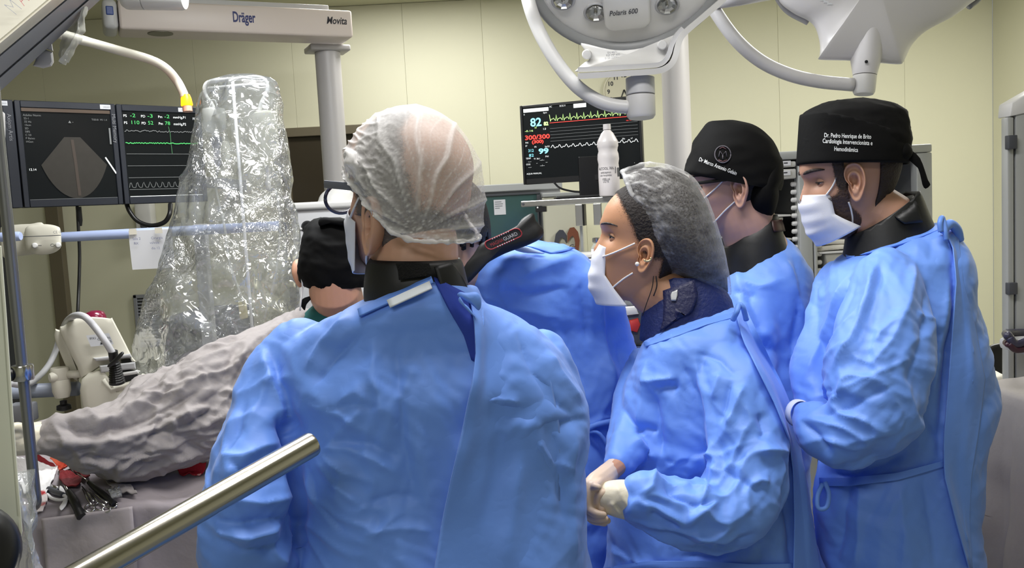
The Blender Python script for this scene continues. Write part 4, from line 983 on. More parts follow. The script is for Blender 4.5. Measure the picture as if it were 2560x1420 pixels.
# lower rail with knob
d = 2.7
ra, rb = P(-200, 992, d), P(196, 980, d); rb.z = ra.z
lr = empty('lower_rail', (ra + rb) / 2, 'thick grey blue lower rail left of the cream pump unit', 'rail')
link('rail_tube', tube(BM(), [ra, rb], .022, 20), mat('grey_blue_rail', (158, 166, 184), .4), lr, smooth=True)
q = P(152, 985, 2.62); 
link('clamp_body', lathe(BM(), [(0, -.0), (.02, .0), (.026, .02), (.026, .052), (.025, .054), (.026, .056), (.026, .086), (.024, .09), (0, .09)], P(156, 993, 2.62), UP, 20), M_cream, lr, smooth=40)
link('clamp_arm', tube(BM(), [P(160, 937, 2.62), P(205, 934, 2.6)], .012, 12), M_cream, lr, smooth=True)
link('clamp_dial', lathe(BM(), [(0, .02), (.012, .018), (.016, .01), (.016, 0), (0, 0)], P(140, 942, 2.6), Vector((-.7, -.7, 0)), 18), M_cream, lr, smooth=40)
link('black_knob', lathe(BM(), [(0, -.002), (.01, -.002), (.01, -.012), (.02, -.016), (.021, -.028), (.012, -.032), (0, -.032)], P(158, 1000, 2.64), UP, 18), M_black, lr, smooth=40)
A = P(20, 1010, 2.6); link('grey_bracket', box(BM(), P(18, 1060, 2.6), (.07, 0, 0), (0, .05, 0), (0, 0, .055), .006), M_grey, lr, smooth=40)
# ---------------------------------------------------------------- chrome pole, left foreground
d = 1.6
pa, pb = P(4, 640, d), P(88, 1235, d)
cpz = empty('chrome_pole', P(88, 1270, d), 'bright chrome pole with a black clamp knob at the left edge', 'pole')
pts = [Vector((pb.x, pb.y, pb.z + k * .1)) for k in range(1, 12)][::-1] + [pb]
pth = pts + [P(91, 1250, d), P(89, 1262, d + .03), P(84, 1268, d + .08)]
rr_ = [.0098] * (len(pts) - 4) + [.0096, .0094, .0094, .0094] + [.009, .009, .009]
link('pole_tube', tube(BM(), pth, rr_, 18), mat('pole_steel', (138, 140, 144), .3, metal=.85), cpz, smooth=True)
q = Vector((pb.x, pb.y, P(40, 928, d).z))
link('clamp', lathe(BM(), [(0, -.014), (.017, -.014), (.0185, -.011), (.0185, .011), (.017, .014), (0, .014)], q, UP, 20), M_chrome, cpz, smooth=40)
link('clamp_knob', lathe(BM(), [(0, .0), (.008, .0), (.008, .016), (.0125, .018), (.0125, .032), (.009, .036), (0, .036)], q, Vector((-.75, -.66, 0)), 18), M_black, cpz, smooth=40)
# grey upper fitting at the very left edge
link('grey_fitting', pillow(BM(), dense([P(*q, 1.9) for q in ((-30, 275), (8, 280), (13, 300), (13, 355), (8, 362), (-30, 360))], 3), -ray(0, 320).normalized(), .01, .02, .02, 4), M_white, smooth=60, label='white fitting cut by the left edge in front of the first monitor', cat='fitting')
# ---------------------------------------------------------------- cream panel at the left edge, with its screw, and black castor
d = .86
pn = empty('edge_panel', P(0, 1360, d), 'cream plastic panel with a cross head screw cut by the left edge', 'panel')
nz = ray(0, 1000).normalized()
out = [P(*q, d) for q in ((-120, 600), (4, 612), (18, 800), (34, 1040), (46, 1200), (57, 1330), (54, 1344), (20, 1354), (-120, 1375))]
link('panel_body', prism(BM(), out, nz * .04, .006, 3), mat('cream_panel_near', (216, 218, 200), .45), pn, smooth=40)
q = P(22, 1307, d - .0002); sc = link('screw', lathe(BM(), [(0, .0015), (.003, .0014), (.004, .0), (0, 0)], q, -nz, 18), M_steel, pn, smooth=40)
for a in (0, 90):
    dv = Vector((math.cos(math.radians(a + 20)), 0, math.sin(math.radians(a + 20)))); link('screw_slot', ribbon(BM(), [q - nz * .0018 - dv * .0022, q - nz * .0018 + dv * .0022], .0008, -nz), M_black, sc)
link('seam', ribbon(BM(), [P(-4, 640, d - .001), P(22, 1000, d - .001), P(44, 1290, d - .001)], .0012, -nz), mat('seam_shade', (176, 178, 160), .5), pn)
link('black_wheel', lathe(BM(), [(0, .02), (.03, .02), (.042, .014), (.046, 0), (.042, -.014), (.03, -.02), (0, -.02)], P(-88, 1385, .80), -ray(-60, 1400).normalized(), 40), M_black, smooth=50, label='black round wheel edge in the bottom left corner', cat='wheel')
# crumpled clear plastic at the bottom left and under the ceiling arm
def crumple(name, polyrows, dd, label, m, n=40, amp=.02, seed=0, bulge=.04):
    """sheet through rows of (left px, right px, y), crumpled"""
    bm = BM(); G = []
    for y, a, b in rows_interp(polyrows, n):
        G.append([P(a + (b - a) * k / n, y, dd - bulge * math.sin(PI * k / n)) for k in range(n + 1)])
    V = [[bm.verts.new(q) for q in r] for r in G]
    for A, B in zip(V, V[1:]):
        for k in range(n): bm.faces.new((A[k], A[k + 1], B[k + 1], B[k]))
    bm.normal_update(); co = np.array([v.co[:] for v in bm.verts]); nn = np.array([v.normal[:] for v in bm.verts])
    s = amp * (ridged(co * np.array((16, 16, 7)) + seed) + .5 * ridged(co * 34 + seed))
    for v, q, t in zip(bm.verts, nn, s): v.co += Vector(q) * float(t)
    return link(name, bm, m, smooth=True, label=label, cat='plastic sheet')
crumple('plastic_sheet', [(1180, 48, 62), (1262, 52, 86), (1300, 50, 100), (1360, 30, 118), (1440, 10, 140), (1500, 0, 150)], 1.25, 'clear crumpled plastic sheet at the bottom left beside the cream panel', film('clear_film_near', .34, bscale=16, veil=.3), seed=4, amp=.012)
crumple('plastic_sheet', [(-30, 190, 236), (40, 176, 228), (80, 150, 222), (110, 135, 206), (158, 136, 172)], 2.05, 'dull crumpled plastic bag hanging under the slanted ceiling arm', film('dull_film', .12, (190, 190, 182), gl=.35, veil=.55), seed=9, amp=.010)
# ================================================================ people: helpers
def skin_mat(name, col, var=.06):
    return mat(name, col, .5, var=var, vscale=30, bump=.05, bscale=300, sss=.12, dist=.002)
M_gown = mat('blue_gown', (106, 152, 240), .56, bump=.3, bscale=34, kind='ridge', detail=2, dist=.004, var=.035, vscale=7, sheen=.15)
M_gown_in = mat('gown_band', (101, 146, 234), .62)
M_cloth_grey = mat('grey_surgical_linen', (150, 144, 143), .9, bump=.35, bscale=30, kind='ridge', detail=3, dist=.008, var=.05, vscale=60)
M_capblk = mat('black_cap_cloth', (9, 9, 10), .8, bump=.15, bscale=60, dist=.004, spec=.15)
M_lead = mat('black_lead_collar', (17, 18, 20), .5, bump=.1, bscale=80, dist=.003)
M_navycl = mat('navy_cloth', (26, 34, 84), .8, bump=.1, bscale=60)
M_mask = mat('mask_white', (222, 224, 234), .8, bump=.15, bscale=400, dist=.001)
M_strap = mat('strap_white', (232, 230, 228), .7)
M_shoe = mat('shoe_rubber', (60, 62, 70), .6)
M_trous = mat('scrub_trousers', (44, 60, 96), .85)
M_eye = mat('eye_white', (220, 214, 208), .2); M_iris = mat('iris_brown', (48, 30, 20), .15)
def remesh(name, bm, voxel, smooth=2, fac=.5):
    me = bpy.data.meshes.new(name); bm.to_mesh(me); bm.free()
    o = bpy.data.objects.new('tmp', me); COL.objects.link(o)
    m = o.modifiers.new('r', 'REMESH'); m.mode = 'VOXEL'; m.voxel_size = voxel
    dg = C.evaluated_depsgraph_get(); out = bpy.data.meshes.new_from_object(o.evaluated_get(dg))
    bpy.data.objects.remove(o); bpy.data.meshes.remove(me)
    if smooth: relax(out, smooth, fac)
    return out
def getco(me):
    a = np.empty(len(me.vertices) * 3); me.vertices.foreach_get('co', a); return a.reshape(-1, 3)
def setco(me, a): me.vertices.foreach_set('co', np.ascontiguousarray(a).ravel()); me.update()
def getno(me):
    a = np.empty(len(me.vertices) * 3); me.vertices.foreach_get('normal', a); return a.reshape(-1, 3)
def edges(me):
    e = np.empty(len(me.edges) * 2, int); me.edges.foreach_get('vertices', e); return e.reshape(-1, 2)
def relax(me, it=3, fac=.5, w=None):
    co = getco(me); e = edges(me); n = len(co)
    deg = np.bincount(e.ravel(), minlength=n)[:, None] + 1e-9
    for _ in range(it):
        s = np.stack([np.bincount(e[:, 0], co[e[:, 1], k], n) + np.bincount(e[:, 1], co[e[:, 0], k], n) for k in range(3)], 1) / deg
        f = fac if w is None else fac * w[:, None]
        co = co + (s - co) * f
    setco(me, co)
def ellrings(rows, d, seg=48, p=2.3, k=None, dfun=None):
    """rows (y, left px, right px, half depth m[, depth shift m]) -> rings"""
    rows = [tuple(r) + ((0.0,) if len(r) == 4 else ()) for r in rows]
    if k: rows = rows_interp(rows, k)
    out = []
    for y, a, b, th, dd in rows:
        A, B = P(a, y, d + dd), P(b, y, d + dd); c = (A + B) / 2; h = (B - A) / 2; hd = Vector((-h.y, h.x, 0)).normalized() * th
        R = []
        for q in range(seg):
            t = 2 * PI * q / seg; ct, s_ = math.cos(t), math.sin(t)
            R.append(c + h * (abs(ct) ** (2 / p)) * (1 if ct >= 0 else -1) + hd * (abs(s_) ** (2 / p)) * (1 if s_ >= 0 else -1))
        out.append(R)
    return out
def chain(bm, pts, seg=16, k=5, flat=1.0):
    """pts (x px, y px, d, r px): smooth tapered tube with rounded ends, px radius scaled at its depth"""
    P3 = [P(x, y, d) for x, y, d, r in pts]; rr = [r * d / F for x, y, d, r in pts]
    return chain3(bm, P3, rr, seg, k)
def chain3(bm, P3, rr, seg=16, k=5):
    path = smooth_path(P3, k) if len(P3) > 2 else list(P3)
    n = len(path); t = np.linspace(0, len(P3) - 1, n); rad = list(np.interp(t, range(len(P3)), rr))
    a = (path[0] - path[1]).normalized(); b = (path[-1] - path[-2]).normalized()
    pre = [(path[0] + a * rad[0] * s, rad[0] * c) for s, c in ((.95, .3), (.75, .66), (.4, .92))]
    post = [(path[-1] + b * rad[-1] * s, rad[-1] * c) for s, c in ((.4, .92), (.75, .66), (.95, .3))]
    allp = pre + list(zip(path, rad)) + post
    return tube(bm, [q[0] for q in allp], [q[1] for q in allp], seg)
def seg_dist(u, v, pts):
    """distance of pixels to polyline, signed side, and position 0..1 along it"""
    best = np.full(len(u), 1e9); side = np.zeros(len(u)); pos = np.zeros(len(u))
    pts = np.array(pts, float); L = np.r_[0, np.cumsum(np.hypot(*np.diff(pts, axis=0).T))]
    for i in range(len(pts) - 1):
        a, b = pts[i], pts[i + 1]; ab = b - a; l2 = ab @ ab + 1e-9
        t = np.clip(((u - a[0]) * ab[0] + (v - a[1]) * ab[1]) / l2, 0, 1)
        dx, dy = u - (a[0] + t * ab[0]), v - (a[1] + t * ab[1]); dd = np.hypot(dx, dy)
        m = dd < best; best = np.where(m, dd, best)
        side = np.where(m, np.sign(ab[0] * dy - ab[1] * dx), side); pos = np.where(m, (L[i] + t * (L[i + 1] - L[i])) / L[-1], pos)
    return best, side, pos
_fd = np.random.RandomState(21).normal(size=(9, 3)); _fd /= np.linalg.norm(_fd, axis=1)[:, None]
def facets(co, seed, wl, amp, dirs, mask=.0, aniso=(1, 1, .6)):
    """stiff-cloth facets: triangle waves in several directions, bent by slow noise and fading in and out"""
    out = 0; q0 = co * np.array(aniso)
    for i in dirs:
        ph = (q0 @ _fd[i]) / wl + .55 * pnoise(co * (.45 / wl) + seed + 13 * i) + seed * .37
        t = np.abs((ph % 1) - .5) * 4 - 1; m = np.clip(pnoise(co * (.30 / wl) + seed * 1.7 + 29 * i) * 2.2 + .5 - mask, 0, 1)
        out = out + t * m
    return out * amp
def folds(me, strokes, seed=0, amp=1.0, vert=(9, 9, 3.2), base=.007, fine=.0034, grain=()):
    """cloth folds as real displacement: drawn creases on the side that faces the room's centre plus noise folds everywhere"""
    co = getco(me); no = getno(me); u, v, d = pix(co)
    view = co - np.array(CAM); view /= np.linalg.norm(view, axis=1)[:, None]
    face = np.clip(-(view * no).sum(1) * 3 + .3, 0, 1)
    warp = np.stack([pnoise(co * 4 + seed), pnoise(co * 4 + seed + 31), pnoise(co * 4 + seed + 57)], 1) * .06
    q = co + warp
    dsp = base * .45 * (ridged(q * np.array(vert) * .55 + seed) - .35) + facets(co, seed, .115, base * .62, (0, 1, 2), .0) + facets(co, seed + 7, .048, fine * .6, (3, 4, 5), .2, (1, 1, .85)) + facets(co, seed + 3, .021, fine * .2, (6, 7, 8), .3, (1, 1, 1))
    for a_, b_, ga, fa, fp, r_ in grain:            # long wrinkles running along a sleeve from a_ to b_
        a3, b3 = np.array(a_), np.array(b_); ax = (b3 - a3) / np.linalg.norm(b3 - a3); rel = co - a3; t = rel @ ax; per = rel - t[:, None] * ax
        w_ = np.exp(-(np.linalg.norm(per, axis=1) / r_) ** 4) * np.clip(t / .08 + .5, 0, 1) * np.clip((np.linalg.norm(b3 - a3) - t) / .08 + .5, 0, 1)
        g_ = per * fp + ax * (t * fa)[:, None] + 1.1 * np.stack([pnoise(co * 7 + seed + k * 17) for k in range(3)], 1)
        rr_ = ridged(g_ + seed); dsp = dsp + ga * w_ * (np.clip(rr_, -.2, 1) ** 2 * np.sign(rr_) - .3)
    for kind, depth, w, pts in strokes:
        dd, sd, pos = seg_dist(u, v, pts)
        taper = np.clip(np.minimum(pos, 1 - pos) * 5 + .12, 0, 1); depth = depth * .0017
        if kind == 'r': f = np.exp(-dd / (w * 1.15))
        elif kind == 'v': f = -np.exp(-dd / (w * 1.15))
        elif kind == 's': f = np.where(sd > 0, np.exp(-(dd / (w * 2.2)) ** 1.2), np.exp(-(dd / np.maximum(w * .55, 9.0)) ** 2) * 1.5 - .5 * np.exp(-dd / (w * 1.8)))
        elif kind == 'b': f = np.exp(-(dd / w) ** 2.5)
        dsp = dsp + depth * f * taper * face
    co = co + no * (dsp * amp)[:, None]
    setco(me, co); relax(me, 1, .4)
def sheet(name, poly, target, off, m, parent, th=.002, n=26, lift=None, label=None, wob=.0, seed=0, smooth=True, follow=.8):
    """thin cloth piece: px grid between two px edge lines laid over the surface of target (BVH), offset outwards"""
    L, R = poly; nl = n; bm = BM(); G = []
    def along(e, t):
        e = np.array(e, float); s = np.r_[0, np.cumsum(np.hypot(*np.diff(e, axis=0).T))]; s /= s[-1]
        return np.interp(t, s, e[:, 0]), np.interp(t, s, e[:, 1])
    last = 1.3; D = np.zeros((nl + 1, nl + 1)); PX = np.zeros((nl + 1, nl + 1, 2))
    for i in range(nl + 1):
        a, b = along(L, i / nl), along(R, i / nl)
        for j in range(nl + 1):
            x, y = a[0] + (b[0] - a[0]) * j / nl, a[1] + (b[1] - a[1]) * j / nl
            hit = target.ray_cast(CAM, ray(x, y).normalized())
            if hit[0] is not None: last = -(ROT.transposed() @ (hit[0] - CAM)).z
            D[i, j] = last; PX[i, j] = (x, y)
    for _ in range(3):
        Dp = np.pad(D, 1, mode='edge'); D = D * .4 + .15 * (Dp[2:, 1:-1] + Dp[:-2, 1:-1] + Dp[1:-1, 2:] + Dp[1:-1, :-2])
    for i in range(nl + 1):
        row = []
        for j in range(nl + 1):
            o = off if lift is None else off + lift(i / nl, j / nl)
            w = wob * math.sin(7 * i / nl + 5 * j / nl + seed)
            row.append(bm.verts.new(P(PX[i, j, 0], PX[i, j, 1], D[i, j] - o - w)))
        G.append(row)
    fs = [bm.faces.new((G[i][j], G[i][j + 1], G[i + 1][j + 1], G[i + 1][j])) for i in range(nl) for j in range(nl)]
    bmesh.ops.recalc_face_normals(bm, faces=fs)
    bmesh.ops.solidify(bm, geom=fs, thickness=th)
    return link(name, bm, m, parent, smooth=smooth, label=label)
def bvh(o):
    me = o.data if hasattr(o, 'data') else o
    co = getco(me) + np.array(ORG[o.name]); pl = [tuple(p.vertices) for p in me.polygons]
    return BVHTree.FromPolygons([Vector(c) for c in co], pl)

# ---------------------------------------------------------------- head
HU = [-.121, -.117, -.107, -.092, -.075, -.060, -.040, -.020, 0, .020, .040, .060, .080, .096, .108, .116, .119]
HF = [.062, .078, .089, .092, .089, .090, .089, .086, .084, .091, .095, .092, .080, .062, .040, .018, 0]
HB = [.030, .012, -.002, -.016, -.032, -.050, -.070, -.083, -.092, -.098, -.100, -.097, -.087, -.072, -.050, -.024, 0]
HW = [.012, .024, .038, .048, .0545, .059, .064, .068, .071, .0735, .0755, .0755, .0695, .058, .042, .021, 0]
_hu = np.linspace(-.121, .119, 241)
def _smooth(t, end):
    y = np.interp(_hu, HU, t); k = np.exp(-(np.arange(-14, 15) / 6.5) ** 2); k /= k.sum()
    z = np.convolve(np.pad(y, 14, mode='reflect', reflect_type='odd'), k, 'valid'); w = np.clip((.1195 - _hu) / .012, 0, 1)
    z = z * w + y * (1 - w)
    m = _hu > .035                                   # round crown
    s = np.sqrt(np.clip(1 - ((_hu - .035) / .0841) ** 2, 0, 1)); i0 = np.argmax(m); z = np.where(m, z[i0] * s, z); return z
_HF, _HB, _HW = _smooth(HF, 0), _smooth(HB, 0), _smooth(HW, 0)
class Head:
    def __init__(s, o, yaw, pitch=0, roll=0, k=1.0, wk=1.0, nose=1.0):
        s.nose = nose
        s.o = Vector(o); s.k = k; s.wk = wk; y, p = math.radians(yaw), math.radians(pitch)
        f = Vector((-math.cos(y), math.sin(y), 0)); s.f = f * math.cos(p) + UP * math.sin(p); s.u = -f * math.sin(p) + UP * math.cos(p); s.l = s.u.cross(s.f)
        if roll:
            R = Matrix.Rotation(math.radians(roll), 3, s.f); s.u = R @ s.u; s.l = R @ s.l
    def at(s, f, l, u): return s.o + (s.f * f + s.l * l * s.wk + s.u * u) * s.k
    def loc(s, co):
        q = (np.asarray(co) - np.array(s.o)) / s.k; return q @ np.array(s.f), (q @ np.array(s.l)) / s.wk, q @ np.array(s.u)
    def surf(s, th, u, off=0.0):
        """skull surface: th angle from the front (left positive), height u -> f, l, u"""
        a, b, w = np.interp(u, _hu, _HF), np.interp(u, _hu, _HB), np.interp(u, _hu, _HW)
        c = -.004; ct, st = math.cos(th), math.sin(th); p = 2.25
        ff = (a - c) if ct >= 0 else (c - b)
        ca = abs(ct) ** (2 / p) * (1 if ct >= 0 else -1); sa = abs(st) ** (2 / p) * (1 if st >= 0 else -1)
        f = c + ff * ca; l = w * sa
        if ct > 0:                                    # the face
            g = lambda l0, u0, sl, su: math.exp(-((l - l0) / sl) ** 2 - ((u - u0) / su) ** 2)
            if -.05 < u < .035:
                t = np.interp(u, [-.048, -.040, -.030, -.012, .008, .030], [0, .016, .026, .019, .008, 0]); sl = np.interp(u, [-.04, -.025, 0, .03], [.014, .011, .007, .008])
                f += s.nose * t * math.exp(-(l / sl) ** 2)
            f += .0045 * g(0, .024, .05, .010) - .011 * (g(.031, .001, .015, .011) + g(-.031, .001, .015, .011))
            f += .005 * g(0, -.058, .024, .006) + .006 * g(0, -.071, .021, .006) - .003 * g(0, -.0645, .024, .003) - .004 * g(0, -.083, .03, .007) + .004 * g(0, -.102, .02, .012)
            k_ = .004 * (g(.052, -.028, .02, .016) + g(-.052, -.028, .02, .016)); f += k_; l += math.copysign(k_, l) if l else 0
        if off:
            n = Vector((f - c, l, u * .9 - .02)).normalized(); f += n.x * off; l += n.y * off; u += n.z * off
        return f, l, u
    def mesh(s, bm, nu=52, nt=84):
        us = [HU[0]] + list(-.119 + .2379 * np.sin(np.linspace(0, 1, nu) * PI / 2)) + [HU[-1]]; rows = []
        for u in us: rows.append([s.at(*s.surf(2 * PI * k / nt, u)) for k in range(nt)])
        loft(bm, rows); return bm
    def patch(s, pred, off, nu=60, nt=100, jag=0.0):
        """shell over the part of the skull where pred(th, u, f, l) holds, with thickness"""
        bm = BM(); us = -.115 + .2338 * np.sin(np.linspace(0, 1, nu) * PI / 2); V = {}
        fs = []
        def vv(i, k):
            k %= nt
            if (i, k) not in V: V[(i, k)] = bm.verts.new(s.at(*s.surf(2 * PI * k / nt, us[i], off)))
            return V[(i, k)]
        for i in range(nu - 1):
            for k in range(nt):
                th = 2 * PI * (k + .5) / nt; th = th if th < PI else th - 2 * PI; u = (us[i] + us[i + 1]) / 2; f, l, _ = s.surf(th, u)
                if pred(th, u, f, l): fs.append(bm.faces.new((vv(i, k), vv(i, k + 1), vv(i + 1, k + 1), vv(i + 1, k))))
        bmesh.ops.recalc_face_normals(bm, faces=fs)
        bmesh.ops.solidify(bm, geom=fs, thickness=max(.003, off * .9))
        return bm
    def ear(s, bm, side=1, k=1.0, out=28, tilt=10, f0=-.010, u0=-.006):
        """outer ear: outline with raised helix, antihelix and sunk concha"""
        ol = [(0, .010), (.001, .020), (.006, .029), (.014, .034), (.023, .034), (.030, .028), (.0335, .017), (.033, .004), (.030, -.008), (.025, -.017), (.019, -.026), (.012, -.033), (.005, -.034), (.001, -.028), (.0, -.018), (.0, -.008), (.003, -.001), (.001, .005)]
        th = math.radians(out); tl = math.radians(tilt); base = s.surf(PI / 2 + .06, u0)
        bk = -s.f * math.cos(th) + s.l * side * math.sin(th); n = s.l * side * math.cos(th) + s.f * math.sin(th); up = s.u
        bk, up = bk * math.cos(tl) + up * math.sin(tl), up * math.cos(tl) - bk * math.sin(tl)
        o = s.at(f0, (np.interp(u0, HU, HW) + .0012) * side, u0)
        # smooth outline
        pts = dense([Vector((a, b, 0)) for a, b in ol], 3); c = Vector((.011, -.002, 0)); N = len(pts)
        prof = [(1.0, .0040), (.985, .0075), (.95, .0100), (.90, .0104), (.84, .0075), (.78, .0038), (.70, .0030), (.62, .0055), (.55, .0085), (.47, .0080), (.38, .0020), (.26, -.0030), (.12, -.0045)]
        def P_(q, h): return o + (bk * q.x + up * q.y + n * h) * s.k * k
        rings = []
        for sc, h in prof:
            R = []
            for q in pts:
                w = 1.0 if q.y > -.018 else max(.25, 1 - (-.018 - q.y) / .014)     # the lobe is plain
                R.append(bm.verts.new(P_(c + (q - c) * sc, .0075 + (h - .0075) * w)))
            rings.append(R)
        back = [[bm.verts.new(P_(c + (q - c) * sc, h)) for q in pts] for sc, h in ((.97, .0005), (.85, -.0035), (.55, -.012), (.3, -.016))]
        fs = []
        for R in (rings, back):
            for A, B in zip(R, R[1:]):
                for j in range(N): fs.append(bm.faces.new((A[j], A[(j + 1) % N], B[(j + 1) % N], B[j])))
            fs.append(bm.faces.new(R[-1]))
        for j in range(N): fs.append(bm.faces.new((rings[0][j], rings[0][(j + 1) % N], back[0][(j + 1) % N], back[0][j])))
        bmesh.ops.recalc_face_normals(bm, faces=fs)
def body(root, head, m, neck, chains, hands=None, ears=((1, {}), (-1, {})), vox=.0024, handm=None):
    """one skin mesh: head with ears and neck (fine), trunk and limbs (coarse), hands (fine)"""
    bm = BM(); head.mesh(bm)
    eb = BM()
    for sd, kw in ears: head.ear(eb, sd, **kw)
    chain3(bm, *neck, seg=24)
    hm = remesh('body', bm, vox, 2, .5)
    bm = BM()
    for c in chains:
        chain3(bm, *c)
    tm = remesh('trunk', bm, .016, 2)
    em = bpy.data.meshes.new('ears'); eb.to_mesh(em); eb.free(); relax(em, 1, .4)
    J = bmesh.new(); J.from_mesh(hm); J.from_mesh(tm); J.from_mesh(em); bpy.data.meshes.remove(em); bpy.data.meshes.remove(tm); bpy.data.meshes.remove(hm)
    if hands:
        J.from_mesh(hands)
    return link('body', J, m, root, smooth=True)
def standing(hx, hy, ztop, feet, width=.17, face=None):
    """trunk and leg chains for a figure at hx, hy with shoulders at ztop"""
    c = []
    V = Vector
    c.append(([V((hx, hy, ztop - .07)), V((hx, hy, ztop - .2)), V((hx, hy, ztop - .42)), V((hx, hy, ztop - .58))], [.07, .125, .11, .13]))
    for fx, fy in feet:
        c.append(([V((hx + (fx - hx) * .7, hy + (fy - hy) * .7, ztop - .58)), V((fx, fy, .5)), V((fx, fy, .26)), V((fx, fy, .09))], [.085, .058, .052, .038]))
    return c
def feet_of(root, feet, fdir):
    """trousers below the gown and shoes on the floor"""
    f = Vector(fdir).normalized()
    for x, y in feet:
        bm = BM(); chain3(bm, [Vector((x, y, .75)), Vector((x, y, .4)), Vector((x, y, .12))], [.085, .07, .062], 14); link('trouser_leg', bm, M_trous, root, smooth=True)
        bm = BM(); c = Vector((x, y, 0)) + f * .05
        out = [c + f * a + Vector((-f.y, f.x, 0)) * b for a, b in ((-.12, -.02), (-.10, -.035), (0, -.04), (.1, -.048), (.15, -.03), (.165, 0), (.15, .03), (.1, .046), (0, .04), (-.10, .035), (-.12, .02))]
        out = [q + UP * .045 for q in out]
        pillow(bm, out, UP, .045, .005, .06, 5); 
        for v_ in bm.verts: v_.co.z = max(.002, v_.co.z)
        link('shoe', bm, M_shoe, root, smooth=50)
def mask_mesh(h, prof, side_f=.030, side_u=(-.030, -.088), wl=.066, n=28, nv=30, pleat=.0022, off=.0):
    """mask from cheek to cheek: prof = midline (f, u) points from top to bottom"""
    pr = np.array(prof, float); s = np.r_[0, np.cumsum(np.hypot(*np.diff(pr, axis=0).T))]; s /= s[-1]
    bm = BM(); G = []
    for i in range(nv + 1):
        v = i / nv; fm, um = np.interp(v, s, pr[:, 0]), np.interp(v, s, pr[:, 1]); us = side_u[0] + (side_u[1] - side_u[0]) * v; row = []; sf = side_f if not isinstance(side_f, (list, tuple)) else np.interp(v, [q[0] for q in side_f], [q[1] for q in side_f]); wv_ = wl if not isinstance(wl, (list, tuple)) else np.interp(v, [q[0] for q in wl], [q[1] for q in wl])
        fm += pleat * abs(((v * 4.0) % 1) - .5) * 2 - pleat
        for j in range(n + 1):
            t = -1 + 2 * j / n; a = t * PI / 2; w = math.sin(a); c = math.cos(a) ** .8
            row.append(bm.verts.new(h.at(sf + (fm - sf) * c, wv_ * w, us + (um - us) * c)))
        G.append(row)
    fs = [bm.faces.new((G[i][j], G[i][j + 1], G[i + 1][j + 1], G[i + 1][j])) for i in range(nv) for j in range(n)]
    bmesh.ops.recalc_face_normals(bm, faces=fs); bmesh.ops.solidify(bm, geom=fs, thickness=.0012)
    return bm
def gown(root, name, parts, m, vox, strokes, seed, sm=3, **kw):
    bm = BM()
    for p in parts: p(bm)
    me = remesh(name, bm, vox, sm, .5)
    folds(me, strokes, seed, **kw)
    o = link(name, me, m, root, smooth=True)
    return o
def hand_mesh(chains, vox=.0019):
    bm = BM()
    for c in chains: chain(bm, c, 12, 5)
    return remesh('hand', bm, vox, 2, .5)
def px_tube(name, pts, r, m, parent, seg=8, k=6, **kw):
    return link(name, tube(BM(), smooth_path([P(*q) for q in pts], k), r, seg), m, parent, smooth=True, **kw)

def shell_mat(name, col, var=.3, vs=120, lo=.25, hi=.75):
    m = mat(name, col, .75, bump=.9, bscale=220, dist=.004, var=var, vscale=vs); nt = m.node_tree; N = nt.nodes; L = nt.links; b = N['Principled BSDF']
    at = N.new('ShaderNodeAttribute'); at.attribute_name = 'cover'; tc = N.new('ShaderNodeTexCoord'); nz = N.new('ShaderNodeTexNoise'); nz.inputs['Scale'].default_value = 420; nz.inputs['Detail'].default_value = 2
    L.new(tc.outputs['Object'], nz.inputs['Vector']); s = N.new('ShaderNodeMath'); s.operation = 'ADD'; L.new(at.outputs['Fac'], s.inputs[0]); L.new(nz.outputs[0], s.inputs[1])
    mr = N.new('ShaderNodeMapRange'); mr.inputs[1].default_value = .5 + lo; mr.inputs[2].default_value = .5 + hi; L.new(s.outputs[0], mr.inputs[0]); L.new(mr.outputs[0], b.inputs['Alpha'])
    return m
def dens_shell(name, h, pred, off, m, root, dens, **k):
    """shell on the skull with an attribute dens(th, u, f, l) 0..1 that thins it out towards its edges"""
    bm = h.patch(pred, off, 80, 140); me = bpy.data.meshes.new(name); bm.to_mesh(me); bm.free(); f, l, u = h.loc(getco(me)); th = np.arctan2(l, f + .004)
    set_attr(me, 'cover', np.clip(dens(np.abs(th), u, f, l), 0, 1)); return link(name, me, m, root, smooth=True, **k)
def set_attr(me, name, val):
    a = me.attributes.new(name, 'FLOAT', 'POINT'); a.data.foreach_set('value', np.ascontiguousarray(val, dtype=np.float32))
def sst(a, b, x): t = np.clip((x - a) / (b - a), 0, 1); return t * t * (3 - 2 * t)

def strap(h, root, pts, r=.0017):
    """mask strap running on the cheek: pts (th, u)"""
    return link('mask_strap', tube(BM(), smooth_path([h.at(*h.surf(t, u, .0035)) for t, u in pts], 6), r, 6), M_strap, root, smooth=True)
